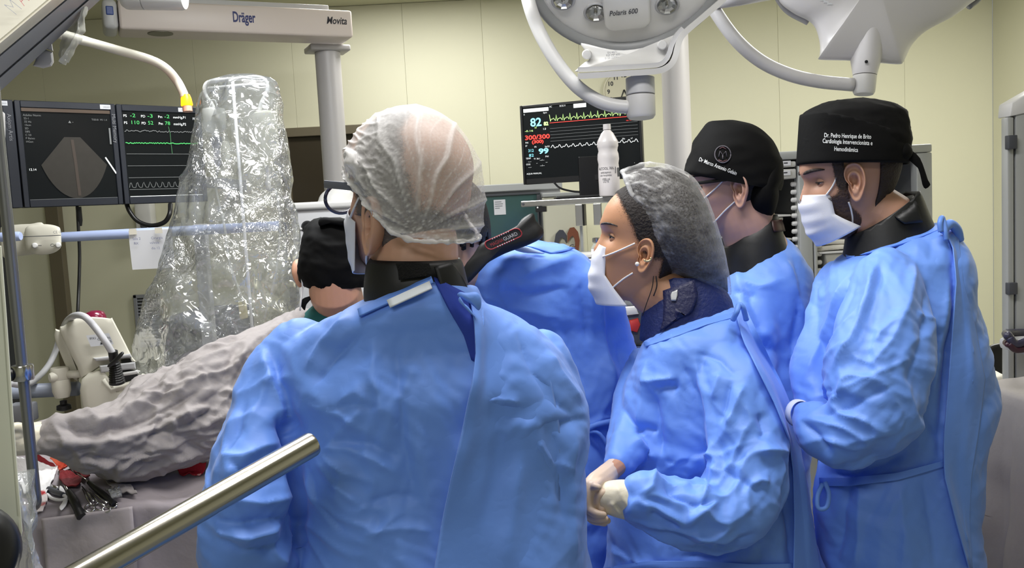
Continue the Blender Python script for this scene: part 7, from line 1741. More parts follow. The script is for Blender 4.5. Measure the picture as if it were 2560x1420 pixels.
link('belt', tube(BM(), smooth_path([P(1466, 1080, 1.83), P(1500, 1085, 1.825), P(1540, 1150, 1.83)], 4), .004, 8), M_gown_in, p2, smooth=True)
# lead collar strip with tag
pts = [(1150, 712), (1160, 690), (1185, 655), (1230, 628), (1280, 600), (1320, 580), (1350, 560), (1358, 580), (1352, 600), (1310, 612), (1260, 634), (1210, 664), (1175, 700)]
link('lead_collar', pillow(BM(), dense([P(*q, 1.74) for q in [(1150, 712), (1160, 668), (1184, 636), (1204, 608), (1252, 586), (1296, 562), (1304, 548), (1332, 533), (1340, 552), (1358, 574), (1352, 596), (1312, 616), (1262, 634), (1210, 664), (1176, 704)]], 3), -ray(1260, 600).normalized(), .02, .05, .01, 5), M_lead, p2, smooth=True)
tf = Face(P(1204, 608, 1.70), P(1298, 566, 1.70), P(1222, 634, 1.70))
pts = rrect(tf.at(.5, .42, .004), tf.u.normalized(), -tf.v.normalized(), tf.u.length * .92, tf.v.length * .78, tf.v.length * .36, 6)
link('collar_tag', prism(BM(), pts, tf.n * .002), mat('tag_black', (22, 20, 22), .5), p2, label='black tag with red rounded outline')
link('tag_outline', tube(BM(), [q + tf.n * .003 for q in pts] + [pts[0] + tf.n * .003], .0014, 6), mat('tag_red', (150, 44, 48), .5), p2, smooth=True)
tf.text('MAGNA', .15, .60, .42, mat('tag_red', (150, 44, 48), .5), p2, w=.34, name='tag_text', off=.008); tf.text('GUARD', .49, .60, .42, M_lgrey, p2, w=.36, name='tag_text', off=.008)
for v_ in (.06, .80):
    for k in range(8):
        q = tf.at(.28 + .06 * k, v_, .008); link('tag_bead', lathe(BM(), [(0, .001), (.0013, .0), (0, -.001)], q, tf.n, 8), M_white, p2)
M_sk2 = skin_mat('skin_fair', (210, 168, 140)); SKM[p2.name] = M_sk2
nb_ = P(1200, 770, 2.0)
neck = ([hd.at(-.004, 0, -.03), P(1150, 655, 1.93), nb_], [.052, .050, .050])
feet2 = [(bx.x - .08, bx.y - .06), (bx.x + .06, bx.y + .08)]
ch = standing(bx.x, bx.y, P(1400, 720, D2).z, feet2); ch[0] = ([P(1300, 780, 1.96), P(1360, 850, 1.98), Vector((bx.x, bx.y, P(1400, 1000, D2).z)), Vector((bx.x, bx.y, P(1400, 720, D2).z - .58))], [.07, .11, .11, .12])
ch.append(([P(1250, 780, 1.92), P(1200, 880, 1.91), P(1175, 1000, 1.96), P(1110, 1066, 2.12)], [.036, .034, .03, .022])); ch.append(([P(1420, 780, 2.02), P(1400, 940, 2.06), P(1300, 1050, 2.2), P(1240, 1066, 2.3)], [.036, .034, .03, .022]))
hm = hand_mesh(simple_hand(1106, 1068, 2.13, -44, 8, 1.0) + simple_hand(1236, 1066, 2.31, -44, 4, 1.0))
body(p2, hd, M_sk2, neck, ch, hm, ears=((1, {}), (-1, {})))
feet_of(p2, feet2, (-.8, .55, 0))
link('hair', hd.patch(lambda th, u, f, l: (abs(th) > 1.3 or u > .055) and u > -.052 + .02 * math.sin(th * 17) * .4 and not (abs(th) < 1.55 and u < .02), .009), mat('black_hair', (22, 18, 18), .7, bump=.8, bscale=200, dist=.004), p2, smooth=True)
face_bits(p2, hd, M_hair5)
link('face_mask', mask_mesh(hd, [(.110, -.022), (.122, -.040), (.118, -.070), (.110, -.104), (.082, -.126)], .062, (-.028, -.096), .056), M_mask, p2, smooth=True)
# ================================================================ the surgeon in grey, arm stretched over the table
D6 = 2.35
hd = Head(P(836, 668, 2.30), 82, -34, 0, 1.06, 1.0)
bx = P(800, 1100, D6 + .08)
p6 = empty('person', (bx.x, bx.y, 0), 'person in a grey linen gown and plain black cap, arm stretched over the instruments', 'person')
rows = [(776, 770, 850, .03, -.02), (786, 725, 900, .07, -.02), (800, 680, 930, .10), (820, 620, 950, .12), (850, 570, 965, .135), (900, 540, 975, .145), (1000, 545, 985, .15), (1150, 560, 990, .15), (1400, 555, 1000, .16), (2000, 540, 1010, .18)]
parts = [lambda bm: loft(bm, ellrings(rows, D6, 56, 2.3, 46)),
         lambda bm: chain(bm, [(690, 890, 2.28, 90), (610, 945, 2.20, 112), (520, 1005, 2.13, 128), (420, 1052, 2.05, 124), (330, 1092, 1.98, 102), (250, 1105, 1.92, 84), (190, 1098, 1.87, 68), (140, 1094, 1.84, 52), (112, 1094, 1.83, 42)], 28),
         lambda bm: chain(bm, [(930, 880, 2.45, 70), (960, 980, 2.4, 70), (900, 1080, 2.3, 60), (820, 1120, 2.2, 45)], 18)]
S = [('r', 6, 6, [(640, 870), (560, 930), (470, 960), (420, 1000)]), ('v', 6, 6, [(450, 950), (380, 1000), (330, 1050)]), ('r', 6, 6, [(350, 990), (300, 1040), (230, 1070)]), ('v', 6, 6, [(560, 1060), (500, 1090), (420, 1110)]), ('r', 6, 6, [(520, 1020), (470, 1020), (440, 1050)]), ('v', 7, 6, [(300, 1060), (250, 1090), (180, 1090)]), ('r', 6, 6, [(420, 1130), (350, 1150), (280, 1180)]), ('v', 6, 6, [(140, 1110), (180, 1130), (240, 1120)]), ('r', 5, 6, [(600, 960), (560, 1000), (520, 1040)]), ('v', 7, 9, [(600, 935), (520, 1000), (400, 1050), (300, 1090)]), ('r', 7, 9, [(560, 880), (460, 940), (380, 990), (290, 1040)]), ('v', 8, 9, [(530, 960), (440, 1010), (330, 1060), (250, 1075)]), ('r', 7, 8, [(500, 1010), (400, 1070), (280, 1100), (190, 1110)]),
 ('v', 7, 8, [(560, 1000), (480, 1060), (390, 1085), (300, 1120)]), ('r', 7, 8, [(590, 1010), (520, 1060), (440, 1090)]), ('v', 6, 8, [(520, 1100), (440, 1120), (370, 1140), (260, 1140)]), ('r', 7, 8, [(480, 1100), (380, 1130), (280, 1160), (220, 1150)]),
 ('v', 8, 8, [(150, 1160), (230, 1140), (280, 1150), (370, 1165), (430, 1150)]), ('r', 6, 8, [(180, 1145), (240, 1158), (300, 1175)]), ('r', 6, 9, [(130, 1060), (160, 1100), (150, 1140)]), ('v', 6, 8, [(160, 1050), (190, 1080), (240, 1080)]), ('r', 6, 9, [(200, 1030), (240, 1060), (300, 1050)]),
 ('s', 5, 7, [(620, 850), (600, 900), (572, 960), (560, 1030), (545, 1080)]), ('r', 5, 8, [(700, 810), (640, 850), (600, 900)]), ('v', 5, 8, [(760, 815), (700, 850), (650, 880)]), ('v', 5, 8, [(590, 880), (560, 930), (500, 950)]), ('r', 5, 7, [(460, 1000), (470, 1040), (510, 1060)]), ('v', 6, 7, [(470, 1060), (500, 1040), (540, 1030)])]
g6 = gown(p6, 'gown', parts, M_cloth_grey, .0042, S, 91, grain=((P(620, 930, 2.12), P(120, 1100, 1.80), .011, 5, 26, .22),), vert=(10, 10, 6), base=.010, fine=.008)
last_d[0] = 2.2
# cap, collar, skin
cap = [(546, 800, 850, .02), (552, 782, 880, .05), (566, 768, 905, .075), (590, 762, 922, .095), (620, 757, 930, .105), (650, 752, 932, .108), (676, 750, 930, .106), (698, 754, 927, .102), (714, 768, 920, .094)]
rows_cap('surgical_cap', cap, 2.28, M_capblk, p6, 12, .004)
link('cap_fold', pillow(BM(), dense([P(*q, 2.20) for q in ((796, 552), (808, 543), (840, 546), (880, 552), (872, 566), (820, 560), (800, 566))], 3), -ray(830, 560).normalized(), .01, .03, .004, 4), M_capblk, p6, smooth=True)
M_sk6 = skin_mat('skin_medium', (196, 146, 120)); SKM[p6.name] = M_sk6
nb_ = P(850, 800, 2.36)
neck = ([hd.at(-.008, 0, -.03), hd.at(-.024, 0, -.08), P(846, 750, 2.33), nb_], [.060, .064, .066, .074])
feet6 = [(bx.x - .10, bx.y), (bx.x + .10, bx.y + .03)]
ch = standing(bx.x, bx.y, P(800, 850, D6).z, feet6)
ch.append(([P(700, 900, 2.30), P(520, 1005, 2.14), P(330, 1090, 1.99), P(150, 1094, 1.85), P(95, 1090, 1.82)], [.04, .038, .034, .028, .025])); ch.append(([P(930, 890, 2.45), P(955, 980, 2.41), P(820, 1120, 2.2), P(770, 1130, 2.17)], [.036, .034, .026, .022]))
hm = hand_mesh([[(95, 1090, 1.82, 30), (60, 1100, 1.80, 36), (40, 1104, 1.79, 34)], [(44, 1086, 1.775, 12), (16, 1092, 1.76, 11), (-6, 1106, 1.76, 10), (-12, 1122, 1.77, 8)], [(40, 1100, 1.775, 12), (8, 1108, 1.76, 11), (-12, 1124, 1.76, 10), (-14, 1138, 1.77, 8)], [(40, 1112, 1.785, 12), (10, 1124, 1.775, 11), (-8, 1138, 1.775, 9), (-10, 1150, 1.785, 8)], [(44, 1124, 1.80, 11), (20, 1138, 1.795, 10), (6, 1150, 1.80, 8)], [(70, 1080, 1.79, 13), (46, 1068, 1.77, 11), (26, 1070, 1.755, 9)]] + simple_hand(766, 1132, 2.165, -44, 8, 1.0))
body(p6, hd, M_sk6, neck, ch, hm, ears=((1, dict(k=1.1, out=45, u0=-.020, f0=-.004)), (-1, {})))
gv = hand_mesh([[(118, 1094, 1.83, 38), (95, 1090, 1.82, 36), (60, 1100, 1.80, 40), (38, 1104, 1.79, 37)], [(44, 1086, 1.772, 14), (16, 1092, 1.757, 13), (-6, 1106, 1.757, 12), (-13, 1122, 1.767, 10)], [(40, 1100, 1.772, 14), (8, 1108, 1.757, 13), (-12, 1124, 1.757, 12), (-15, 1138, 1.767, 10)], [(40, 1112, 1.782, 14), (10, 1124, 1.772, 13), (-8, 1138, 1.772, 11), (-11, 1150, 1.782, 10)], [(44, 1124, 1.797, 13), (20, 1138, 1.792, 12), (5, 1150, 1.797, 10)], [(70, 1080, 1.787, 15), (46, 1068, 1.767, 13), (25, 1070, 1.752, 11)]], .0024)
link('glove', gv, M_latex, p6, smooth=True, label='cream surgical glove on stretched hand')
feet_of(p6, feet6, (-.2, .98, 0))
R_ = ellrings([(752, 795, 905, .068), (770, 775, 912, .085), (800, 745, 930, .095), (820, 730, 940, .1)], 2.33, 44, 2.1, 8); bm = loft(BM(), R_, False, False); bmesh.ops.solidify(bm, geom=bm.faces[:], thickness=.004); link('scrub_collar', bm, mat('teal_scrubs', (38, 108, 106), .85, bump=.15, bscale=60), p6, smooth=True, label='teal scrub collar')
link('mask_tie', tube(BM(), smooth_path([P(754, 690, 2.22), P(756, 720, 2.22), P(752, 755, 2.215), P(750, 776, 2.22)], 5), .0022, 6), M_strap, p6, smooth=True)
link('cap_tie', pillow(BM(), dense([P(*q, 2.22) for q in ((762, 744), (790, 738), (776, 750), (766, 762), (762, 776), (753, 766), (752, 754))], 3), -ray(765, 755).normalized(), .006, .004, .002, 3), M_capblk, p6, smooth=True)
link('hair', hd.patch(lambda th, u, f, l: abs(th) > 1.9 and -.095 < u < .04, .004), mat('black_hair', (22, 18, 18), .7, bump=.8, bscale=200, dist=.004), p6, smooth=True)  # black hair, carried lower so its colour also stands for shade on the nape
face_bits(p6, hd, M_hair5)
link('face_mask', mask_mesh(hd, [(.110, -.022), (.122, -.040), (.118, -.070), (.110, -.104), (.082, -.126)], .05, (-.028, -.096), .060), M_mask, p6, smooth=True)
# ================================================================ draped instrument table, left
M_drape = mat('grey_drape', (146, 138, 142), .9, bump=.3, bscale=30, kind='ridge', dist=.006, var=.06, vscale=50)
def draped(name, label, poly_top, z, m, hem=.75, seed=0, amp=.012, skirt=.05, n=70, mound=None, root=None):
    """cloth over a table: top polygon (world x, y), hanging skirt with folds"""
    pts = dense([Vector((x, y, 0)) for x, y in poly_top], 10); N = len(pts); c = sum(pts, Vector()) / N
    bm = BM(); rings = []
    prof = [(0.0, 0)] + [(s, 0) for s in (.15, .3, .45, .6, .72, .82, .9, .96)] + [(1.0, -.004), (1.012, -.012), (1.018, -.03)] + [(1.02 + skirt * t, -.03 - hem * t) for t in np.linspace(.05, 1, 22)]
    P0 = []
    for s, dz in prof:
        R = []
        for k, q in enumerate(pts):
            w = c + (q - c) * s; drop = max(0, -dz - .03) / hem; a = k / N * 2 * PI
            fold = drop ** .6 * (.035 * math.sin(a * 13 + 2 * math.sin(a * 3 + seed)) + .02 * math.sin(a * 29 + seed))
            w = w + (q - c).normalized() * fold; R.append(Vector((w.x, w.y, z + dz)))
        rings.append(R)
    bm = loft(bm, rings[1:], True, False); bmesh.ops.triangulate(bm, faces=[f for f in bm.faces if len(f.verts) > 4])
    bmesh.ops.subdivide_edges(bm, edges=[e for e in bm.edges if e.calc_length() > .05], cuts=2, use_grid_fill=True)
    me = bpy.data.meshes.new(name); bm.to_mesh(me); bm.free(); co = getco(me); no = getno(me)
    d_ = amp * (ridged(co * np.array((7, 7, 3)) + seed) - .5) + amp * .5 * (ridged(co * 17 + seed) - .5); 
    if mound is not None: co[:, 2] += mound(co)
    setco(me, co + no * d_[:, None])
    return me
zt = 1.0
e0 = Pz(105, 1292, zt); e1 = Pz(400, 1262, zt); e2 = Pz(560, 1235, zt)
dt = empty('instrument_table', (e1.x, e1.y + .3, 0), 'operating table under a wrinkled grey drape with instruments lying on it', 'table')
xl, xr_ = e0.x - .75, e2.x + .10
yf0, yf1 = e0.y - .06, e2.y
top = [(xl, yf0 + .0), (e0.x - .3, yf0), (e0.x, e0.y), (e1.x, e1.y), (xr_, yf1), (xr_ + .02, yf1 + .45), (e0.x, yf1 + .50), (xl, yf1 + .5)]
me = draped('drape', '', top, zt, M_drape, .80, 3, .009, .03, mound=lambda co: .05 * np.exp(-((co[:, 0] - P(150, 1150, 1.95).x) / .16) ** 2 - ((co[:, 1] - P(150, 1150, 2.05).y) / .14) ** 2) * (co[:, 2] > zt - .05))
folds(me, [('r', 8, 16, [(330, 1270), (335, 1340), (340, 1420)]), ('v', 8, 14, [(345, 1265), (360, 1330), (365, 1420)]), ('s', 7, 12, [(350, 1190), (395, 1260), (440, 1310)]), ('r', 6, 12, [(420, 1190), (480, 1240), (520, 1300)]), ('v', 5, 12, [(130, 1330), (200, 1310), (300, 1300)])], 3, base=.003, fine=.0012)
dr_ = link('drape', me, M_drape, dt, smooth=True); TT = bvh(dr_)
link('table_frame', box(BM(), (xl + .1, yf1 + .15, .25), (xr_ - xl - .2, 0, 0), (0, .25, 0), (0, 0, .65), .01), M_steel, dt)
last_d[0] = 1.9
def ont(x, y, off=.006):
    q = on(TT, x, y, off); d_ = -(ROT.transposed() @ (q - CAM)).z
    return q if d_ < 2.08 else P(x, y, 2.08)
sheet('drape_flap', ([(104, 1296), (110, 1350), (118, 1440)], [(331, 1266), (338, 1340), (346, 1440)]), TT, .010, M_drape2 if False else mat('light_grey_drape', (158, 150, 152), .9, bump=.3, bscale=30, kind='ridge', dist=.006, var=.05, vscale=50), dt, .004, 24, wob=.003)
# instruments and swabs
def tool_handle(label, px, r, m, cat='instrument', name='instrument', tip=None, tm=None, seg=14, off=.014):
    pts = [ont(x, y, off) for x, y in px]; e = empty(name, pts[0], label, cat)
    link('handle', tube(BM(), pts, r, seg), m, e, smooth=45)
    if tip:
        tp = [ont(x, y, off + .004) for x, y in tip[0]]; link('shaft', tube(BM(), tp, tip[1], 8), tm or M_chrome, e, smooth=True)
    return e
e = tool_handle('thick black handled instrument lying nearest the drape edge, silver shaft', [(172, 1230), (180, 1245), (192, 1268), (200, 1285)], [.007, .0085, .009, .0085], M_black, tip=([(147, 1180), (158, 1206), (172, 1230)], .0024))
link('end_cap', lathe(BM(), [(0, -.009), (.0095, -.009), (.0098, .009), (0, .009)], ont(200, 1284, .014), ont(200, 1285, .014) - ont(192, 1268, .014), 16), M_black, e, smooth=40)
tool_handle('long black handled instrument right of the scissors, thin silver shaft', [(222, 1206), (240, 1222), (262, 1240), (286, 1260)], [.005, .0065, .007, .0065], M_black, tip=([(178, 1172), (200, 1188), (222, 1206)], .0022))
tool_handle('short silver barrelled instrument half under the white gauze', [(122, 1222), (140, 1232), (158, 1238)], [.006, .0075, .006], M_dgrey, tip=([(128, 1214), (145, 1222)], .004))
def scissors(label, a, b, loops, rr):
    A = [ont(*q, .012) for q in a]; B = [ont(*q, .013) for q in b]; e = empty('surgical_scissors', A[0], label, 'scissors')
    for k, p in enumerate((A, B)):
        link('blade', tube(BM(), p, [.0012] + [.0026] * (len(p) - 2) + [.002], 8), M_chrome, e, smooth=True)
        lx, ly = loops[k]; q = [ont(lx + rr[0] * math.cos(t), ly + rr[1] * math.sin(t), .012) for t in np.linspace(0, 2 * PI, 20)]
        link('finger_ring', tube(BM(), q, .0022, 8), M_chrome, e, smooth=True)
    return e
scissors('silver scissors whose finger rings lie by the drape edge', [(205, 1216), (225, 1240), (234, 1254)], [(206, 1222), (218, 1246), (228, 1262)], [(248, 1266), (224, 1271)], (12, 9))
scissors('silver forceps lying between the scissors and the long black handle', [(222, 1222), (250, 1245), (268, 1258)], [(224, 1230), (246, 1256), (262, 1264)], [(282, 1262), (266, 1273)], (10, 7))
def cloth(name, poly, label, cat, m, seed, amp=.010, off=.006, th=.003, group=None, n=18):
    """small crumpled cloth laid over the table"""
    L, R = poly; bm = BM(); G = []
    def along(e, t):
        e = np.array(e, float); s = np.r_[0, np.cumsum(np.hypot(*np.diff(e, axis=0).T))]; s /= s[-1]; return np.array((np.interp(t, s, e[:, 0]), np.interp(t, s, e[:, 1])))
    for i in range(n + 1):
        a, b = along(L, i / n), along(R, i / n); row = []
        for j in range(n + 1):
            p = a + (b - a) * j / n; q = ont(p[0], p[1], off); row.append(q)
        G.append(row)
    co = np.array([q[:] for r in G for q in r]); dz = amp * (ridged(co * np.array((22, 22, 8)) + seed) + .5 * ridged(co * 47 + seed) + .4)
    VV = [[[bm.verts.new((*co[i * (n + 1) + j, :2], co[i * (n + 1) + j, 2] + float(dz[i * (n + 1) + j]) - s)) for j in range(n + 1)] for i in range(n + 1)] for s in (0, th)]
    for V in VV:
        for i in range(n):
            for j in range(n): bm.faces.new((V[i][j], V[i][j + 1], V[i + 1][j + 1], V[i + 1][j]))
    A, B = VV; ring_ = [(0, j) for j in range(n)] + [(i, n) for i in range(n)] + [(n, j) for j in range(n, 0, -1)] + [(i, 0) for i in range(n, 0, -1)]
    for (a, b), (c, d_) in zip(ring_, ring_[1:] + ring_[:1]): bm.faces.new((A[a][b], A[c][d_], B[c][d_], B[a][b]))
    bmesh.ops.recalc_face_normals(bm, faces=bm.faces)
    return link(name, bm, m, smooth=True, label=label, cat=cat, group=group)
def blood(name, base, stain, sc, thr):
    m = mat(name, base, .8, bump=.4, bscale=120, dist=.003); nt = m.node_tree; N = nt.nodes; L = nt.links
    tc = N.new('ShaderNodeTexCoord'); nz = N.new('ShaderNodeTexNoise'); nz.inputs['Scale'].default_value = sc; nz.inputs['Detail'].default_value = 3; L.new(tc.outputs['Object'], nz.inputs['Vector'])
    r = N.new('ShaderNodeValToRGB'); r.color_ramp.elements[0].position = thr - .04; r.color_ramp.elements[0].color = lin(base) + (1,); r.color_ramp.elements[1].position = thr + .05; r.color_ramp.elements[1].color = lin(stain) + (1,)
    L.new(nz.outputs[0], r.inputs[0]); L.new(r.outputs[0], N['Principled BSDF'].inputs['Base Color']); return m
M_gz = mat('gauze_white', (226, 224, 224), .9, bump=.4, bscale=140, dist=.003)
M_gzb = blood('gauze_stained', (226, 214, 212), (190, 52, 60), 22, .62); M_redc = blood('cloth_dark_red', (118, 14, 24), (84, 8, 16), 16, .55); M_org = blood('cloth_orange_red', (226, 110, 80), (196, 60, 44), 30, .5)
cloth('gauze', ([(36, 1150), (44, 1200), (60, 1240)], [(146, 1176), (130, 1212), (116, 1242)]), 'large white gauze spread left of the black handled instrument', 'gauze', M_gz, 1, .008)
cloth('gauze', ([(70, 1238), (80, 1262), (84, 1292)], [(112, 1236), (120, 1250), (108, 1286)]), 'white gauze with pink blood spots behind the chrome pole foot', 'gauze', M_gzb, 5, .006)
cloth('gauze', ([(60, 1130), (70, 1150), (100, 1172)], [(95, 1140), (130, 1160), (142, 1172)]), 'dark red soaked gauze strip beside the chrome pole', 'gauze', M_redc, 8, .006, .012)
cloth('gauze', ([(126, 1158), (140, 1172), (150, 1182)], [(188, 1146), (198, 1158), (188, 1172)]), 'orange red stained gauze lump just below the grey sleeve', 'gauze', M_org, 12, .010, .014)
cloth('gauze', ([(150, 1182), (148, 1205), (160, 1216), (176, 1222)], [(176, 1180), (206, 1198), (204, 1210), (190, 1222)]), 'folded dark red square gauze above the thick black handle', 'gauze', M_redc, 15, .005, .016)
cloth('gauze', ([(172, 1168), (188, 1184), (215, 1204)], [(196, 1160), (222, 1180), (226, 1196)]), 'dark red gauze under the thin silver shaft', 'gauze', M_redc, 18, .006, .004)
cloth('gauze', ([(440, 1176), (448, 1184), (462, 1190)], [(516, 1160), (512, 1180), (500, 1192)]), 'red stained gauze half hidden by the blue gown of the front man', 'gauze', blood('gauze_red_mixed', (176, 28, 40), (230, 190, 180), 30, .58), 22, .006, .010)
# knotted white tape, clear plastic wrap and towel
kn = empty('knotted_tape', ont(168, 1248), 'white knotted gauze tape beside the thick black handle', 'tape')
link('tape_loop', tube(BM(), smooth_path([ont(118, 1236, .01), ont(130, 1246, .014), ont(150, 1250, .012), ont(168, 1244, .014), ont(152, 1236, .012), ont(130, 1230, .01)], 6), [.0035] * 31, 8), M_gz, kn, smooth=True)
link('tape_end', pillow(BM(), dense([ont(*q, .014) for q in ((160, 1244), (170, 1246), (166, 1262), (154, 1276), (148, 1268), (156, 1256))], 3), -ray(160, 1260).normalized(), .004, .002, .002, 3), M_gz, kn, smooth=True)
link('tape_end', pillow(BM(), dense([ont(*q, .014) for q in ((150, 1214), (158, 1220), (166, 1238), (158, 1240), (148, 1226))], 3), -ray(160, 1230).normalized(), .004, .002, .002, 3), M_gz, kn, smooth=True)
cloth('towel', ([(250, 1196), (270, 1215), (284, 1240)], [(290, 1200), (330, 1225), (345, 1250)]), 'small folded grey towel at the right end of the instruments', 'towel', M_cloth_grey, 31, .010, .004)
cloth('plastic_wrap', ([(264, 1226), (272, 1240), (280, 1252)], [(296, 1224), (304, 1238), (306, 1250)]), 'crumpled clear plastic wrap on the long black handle', 'plastic wrap', film('clear_wrap', .5, bscale=90), 40, .008, .016)

# ================================================================ steel push bar across the foreground
a_, b_ = P(180, 1452, .88), P(784, 1108, 1.08); ax = (b_ - a_).normalized(); L = (b_ - a_).length; r_ = .0155
pb_ = empty('steel_bar', a_, 'thick shiny steel bar slanting across the foreground', 'bar')
M_bar = mat('polished_steel', (196, 192, 182), .2, metal=1.0, bump=.03, bscale=220, dist=.001)
link('bar_tube', lathe(BM(), [(0, -.45), (r_, -.45), (r_, L - .004), (r_ * .93, L - .0008), (0, L)], a_, ax, 40), M_bar, pb_, smooth=40)
q = a_ - ax * .43; link('bar_post', tube(BM(), [q, Vector((q.x, q.y, .03))], .0125, 18), M_bar, pb_, smooth=True)
link('bar_foot', lathe(BM(), [(0, 0), (.12, 0), (.12, .012), (.03, .03), (0, .03)], (q.x, q.y, .001), UP, 28), M_dgrey, pb_, smooth=40)
# ================================================================ right side: rack door, draped table, tray, chair
d = 2.25
rk = empty('equipment_rack', (P(2556, 600, d).x, P(2556, 600, d).y, 0), 'tall light grey rack with dark clips cut by the right edge', 'rack')
q0, q1 = P(2534, 300, d), P(2640, 300, d); zt_ = P(2550, 262, d).z
box_ = lambda x0, x1, z0, z1, y, dy, bev=.003: box(BM(), (x0, y, z0), (x1 - x0, 0, 0), (0, dy, 0), (0, 0, z1 - z0), bev)
X = lambda px: P(px, 500, d).x
link('door_edge', box_(X(2529), X(2545), .06, zt_ - .03, q0.y, .03), M_alu, rk, smooth=40); link('door_seal', box_(X(2545.5), X(2549.5), .06, zt_ - .03, q0.y + .006, .03), M_black, rk)
link('frame_post', box_(X(2550), X(2640), .06, zt_ - .012, q0.y, .05), M_alu, rk, smooth=40)
bm = BM(); hexa(bm, [Vector((X(2534), q0.y - .004, zt_ - .029)), Vector((X(2640), q0.y - .004, zt_ - .011 + .0)), Vector((X(2640), q0.y + .056, zt_ - .011)), Vector((X(2534), q0.y + .056, zt_ - .029)), Vector((X(2537), q0.y - .004, zt_ + .006)), Vector((X(2640), q0.y - .004, zt_ + .06)), Vector((X(2640), q0.y + .056, zt_ + .06)), Vector((X(2537), q0.y + .056, zt_ + .006))], .004); link('top_cap', bm, M_white, rk, smooth=40)
for py, h in ((355, 34), (725, 30), (848, 36)):
    z = P(2535, py, d).z; link('hinge_clip', box_(X(2526), X(2548), z - h * d / F / 2, z + h * d / F / 2, q0.y - .012, .02, .002), M_dgrey, rk, smooth=40)
link('rack_foot', box_(X(2530), X(2640), .0, .059, q0.y + .005, .045), M_dgrey, rk)
d = 2.05
trc = P(2560, 868, d); ty = empty('tray_rail', (P(2590, 880, d).x, trc.y, P(2590, 895, d).z), 'dark violet rimmed tray sticking in from the right edge', 'tray')
for k, (py, m) in enumerate(((846, mat('tray_violet', (58, 56, 76), .35)), (868, mat('tray_maroon', (60, 30, 42), .4)))):
    pts = smooth_path([P(2680, py + 6, d), P(2580, py + 4, d), P(2540, py + 14 - 8 * k, d), P(2524, py - 2 - 6 * k, d), P(2520, py - 8, d + .02), P(2530, py - 14, d + .2), P(2680, py - 14, d + .22)], 6); link('tray_rim', tube(BM(), pts, .010 - .002 * k, 12), m, ty, smooth=True)
bm = BM(); cbox(bm, (P(2650, 880, d).x, trc.y + .1, P(2610, 884, d).z), .10, .14, .03, 0, .01); link('tray_body', bm, M_lgrey, ty, smooth=40)
link('tray_post', tube(BM(), [(P(2660, 880, d).x, trc.y + .1, 0.0), (P(2660, 880, d).x, trc.y + .1, P(2610, 884, d).z - .016)], .015, 12), M_steel, ty, smooth=True)
bw = P(2556, 905, 1.95); bl = empty('steel_bowl', (bw.x + .04, bw.y + .08, bw.z - .05), 'steel bowl rim cut by the right edge above the grey draped table', 'bowl')
# chair back and draped bundle
d = 2.9
chb = empty('dark_chair', (P(2500, 900, d).x, P(2500, 900, d).y, 0), 'black rounded chair back between the blue gown and the grey rack', 'chair')
out = [P(*q, d) for q in ((2458, 905), (2464, 876), (2480, 862), (2505, 858), (2524, 864), (2532, 900), (2532, 985), (2458, 985))]
link('backrest', pillow(BM(), dense(out, 3), -ray(2495, 900).normalized(), .015, .03, .02, 4), M_black, chb, smooth=50)
cx, cy_ = P(2500, 900, d).x, P(2500, 900, d).y; zb_ = P(2500, 985, d).z
link('seat', box(BM(), (cx - .08, cy_ - .02, .43), (.24, 0, 0), (0, .36, 0), (0, 0, .05), .02), M_black, chb, smooth=40); link('back_post', box(BM(), (cx - .02, cy_ + .012, .46), (.04, 0, 0), (0, .02, 0), (0, 0, zb_ - .44), .004), M_black, chb)
for sx in (-1, 1):
    for sy in (0, 1): link('leg', tube(BM(), [(cx + .04 + sx * .1, cy_ + .02 + .28 * sy, 0), (cx + .04 + sx * .1, cy_ + .02 + .28 * sy, .435)], .012, 8), M_dgrey, chb, smooth=True)
# grey draped tables at the right
z2 = P(2500, 945, 2.05).z
f0, f1 = Pz(2478, 946, z2), Pz(2620, 936, z2)
t2 = empty('draped_table', (f0.x + .3, f0.y + .2, 0), 'grey linen draped table in the lower right corner', 'table')
top = [(f0.x - .02, f0.y - .52), (f0.x + .3, f0.y - .54), (f0.x + .75, f0.y - .5), (f0.x + .8, f0.y - .2), (f0.x + .75, f0.y + .02), (f0.x + .3, f0.y + .01), (f0.x, f0.y), (f0.x - .03, f0.y - .2)]
me = draped('drape', '', top, z2, M_drape, .62, 8, .006, .10)
M_drape2 = mat('warm_grey_drape', (164, 158, 154), .9, bump=.25, bscale=40, kind='ridge', dist=.004, var=.04, vscale=50)
folds(me, [('v', 9, 10, [(2476, 1080), (2474, 1200), (2472, 1320)]), ('r', 9, 10, [(2486, 1075), (2488, 1200), (2480, 1330)]), ('v', 8, 9, [(2494, 1150), (2492, 1250)]), ('s', 8, 12, [(2476, 1060), (2500, 1130), (2512, 1200)]), ('r', 5, 8, [(2430, 1260), (2470, 1240)]), ('r', 5, 8, [(2426, 1320), (2470, 1310)])], 8, base=.004, fine=.0015)
link('drape', me, M_drape2, t2, smooth=True)
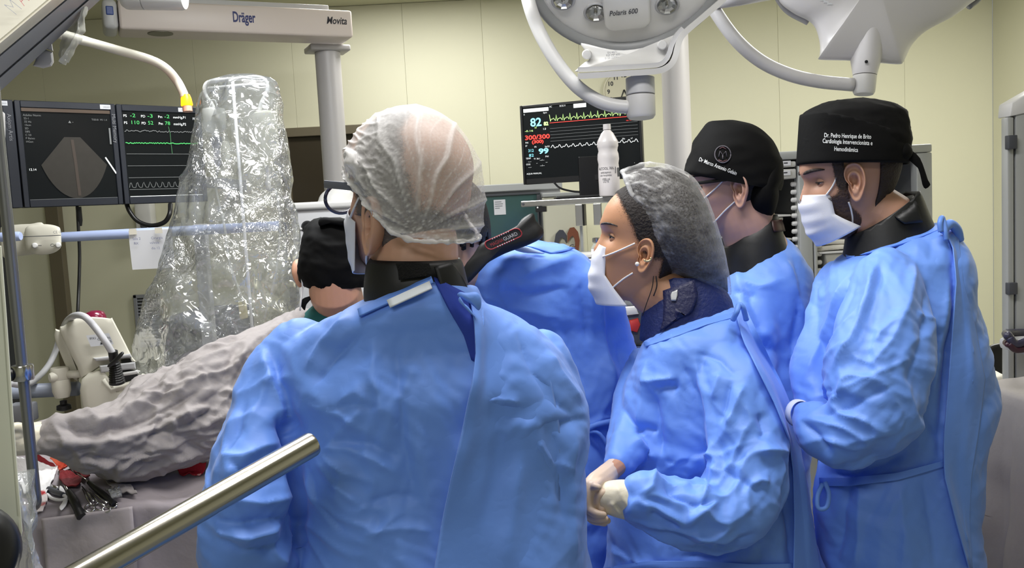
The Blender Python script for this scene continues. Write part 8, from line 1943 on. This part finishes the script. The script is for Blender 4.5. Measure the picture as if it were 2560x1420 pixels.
link('table_frame', box(BM(), (f0.x + .1, f0.y - .42, .0), (.5, 0, 0), (0, .3, 0), (0, 0, z2 - .08), .01), M_black, t2)
z3 = P(2490, 930, 2.5).z; g0 = Pz(2462, 938, z3)
t3 = empty('draped_stand', (g0.x + .08, g0.y + .15, 0), 'small stand under white and grey cloth behind the big grey draped table', 'stand')
me = draped('drape', '', [(g0.x - .07, g0.y), (g0.x + .045, g0.y - .01), (g0.x + .06, g0.y + .1), (g0.x + .045, g0.y + .25), (g0.x - .07, g0.y + .25)], z3, M_drape2, .25, 5, .008, .12)
link('drape', me, M_linen, t3, smooth=True); link('stand_post', tube(BM(), [(g0.x - .03, g0.y + .12, 0), (g0.x - .03, g0.y + .12, z3 - .02)], .02, 12), M_steel, t3, smooth=True)
prof = [(.0, 0), (.05, .0), (.075, .02), (.085, .05), (.088, .05), (.078, .016), (.05, -.004), (0, -.004)]
zb2 = z2 + .012
link('bowl_body', lathe(BM(), [(r, h + .006) for r, h in prof], (bw.x + .07, f0.y - .25, zb2), UP, 32), M_steel, bl, smooth=40)
# red and black item with white pack between the bending man and the woman
ri = empty('suction_unit', P(1582, 850, 2.5), 'small black unit with a red knob seen between two blue gowns', 'medical device')
bm = BM(); prism(bm, [P(*q, 2.5) for q in ((1556, 760), (1620, 760), (1620, 860), (1562, 860))], (0, .2, 0), .008); link('unit_body', bm, M_dgrey, ri, smooth=40)
bm = BM(); prism(bm, [P(*q, 2.49) for q in ((1574, 802), (1596, 796), (1602, 812), (1594, 832), (1576, 828))], (0, .03, 0), .006); link('red_knob', bm, mat('red_plastic', (176, 46, 40), .4), ri, smooth=40, label='red plastic knob')
bm = BM(); prism(bm, [P(*q, 2.49) for q in ((1560, 768), (1590, 766), (1598, 786), (1566, 790))], (0, .03, 0), .006); link('white_pack', bm, M_white, ri, smooth=40)
link('unit_post', box(BM(), P(1575, 862, 2.55) - Vector((0, 0, P(1575, 862, 2.55).z)), (.04, 0, 0), (0, .04, 0), (0, 0, P(1575, 862, 2.55).z - .002), .004), M_steel, ri)
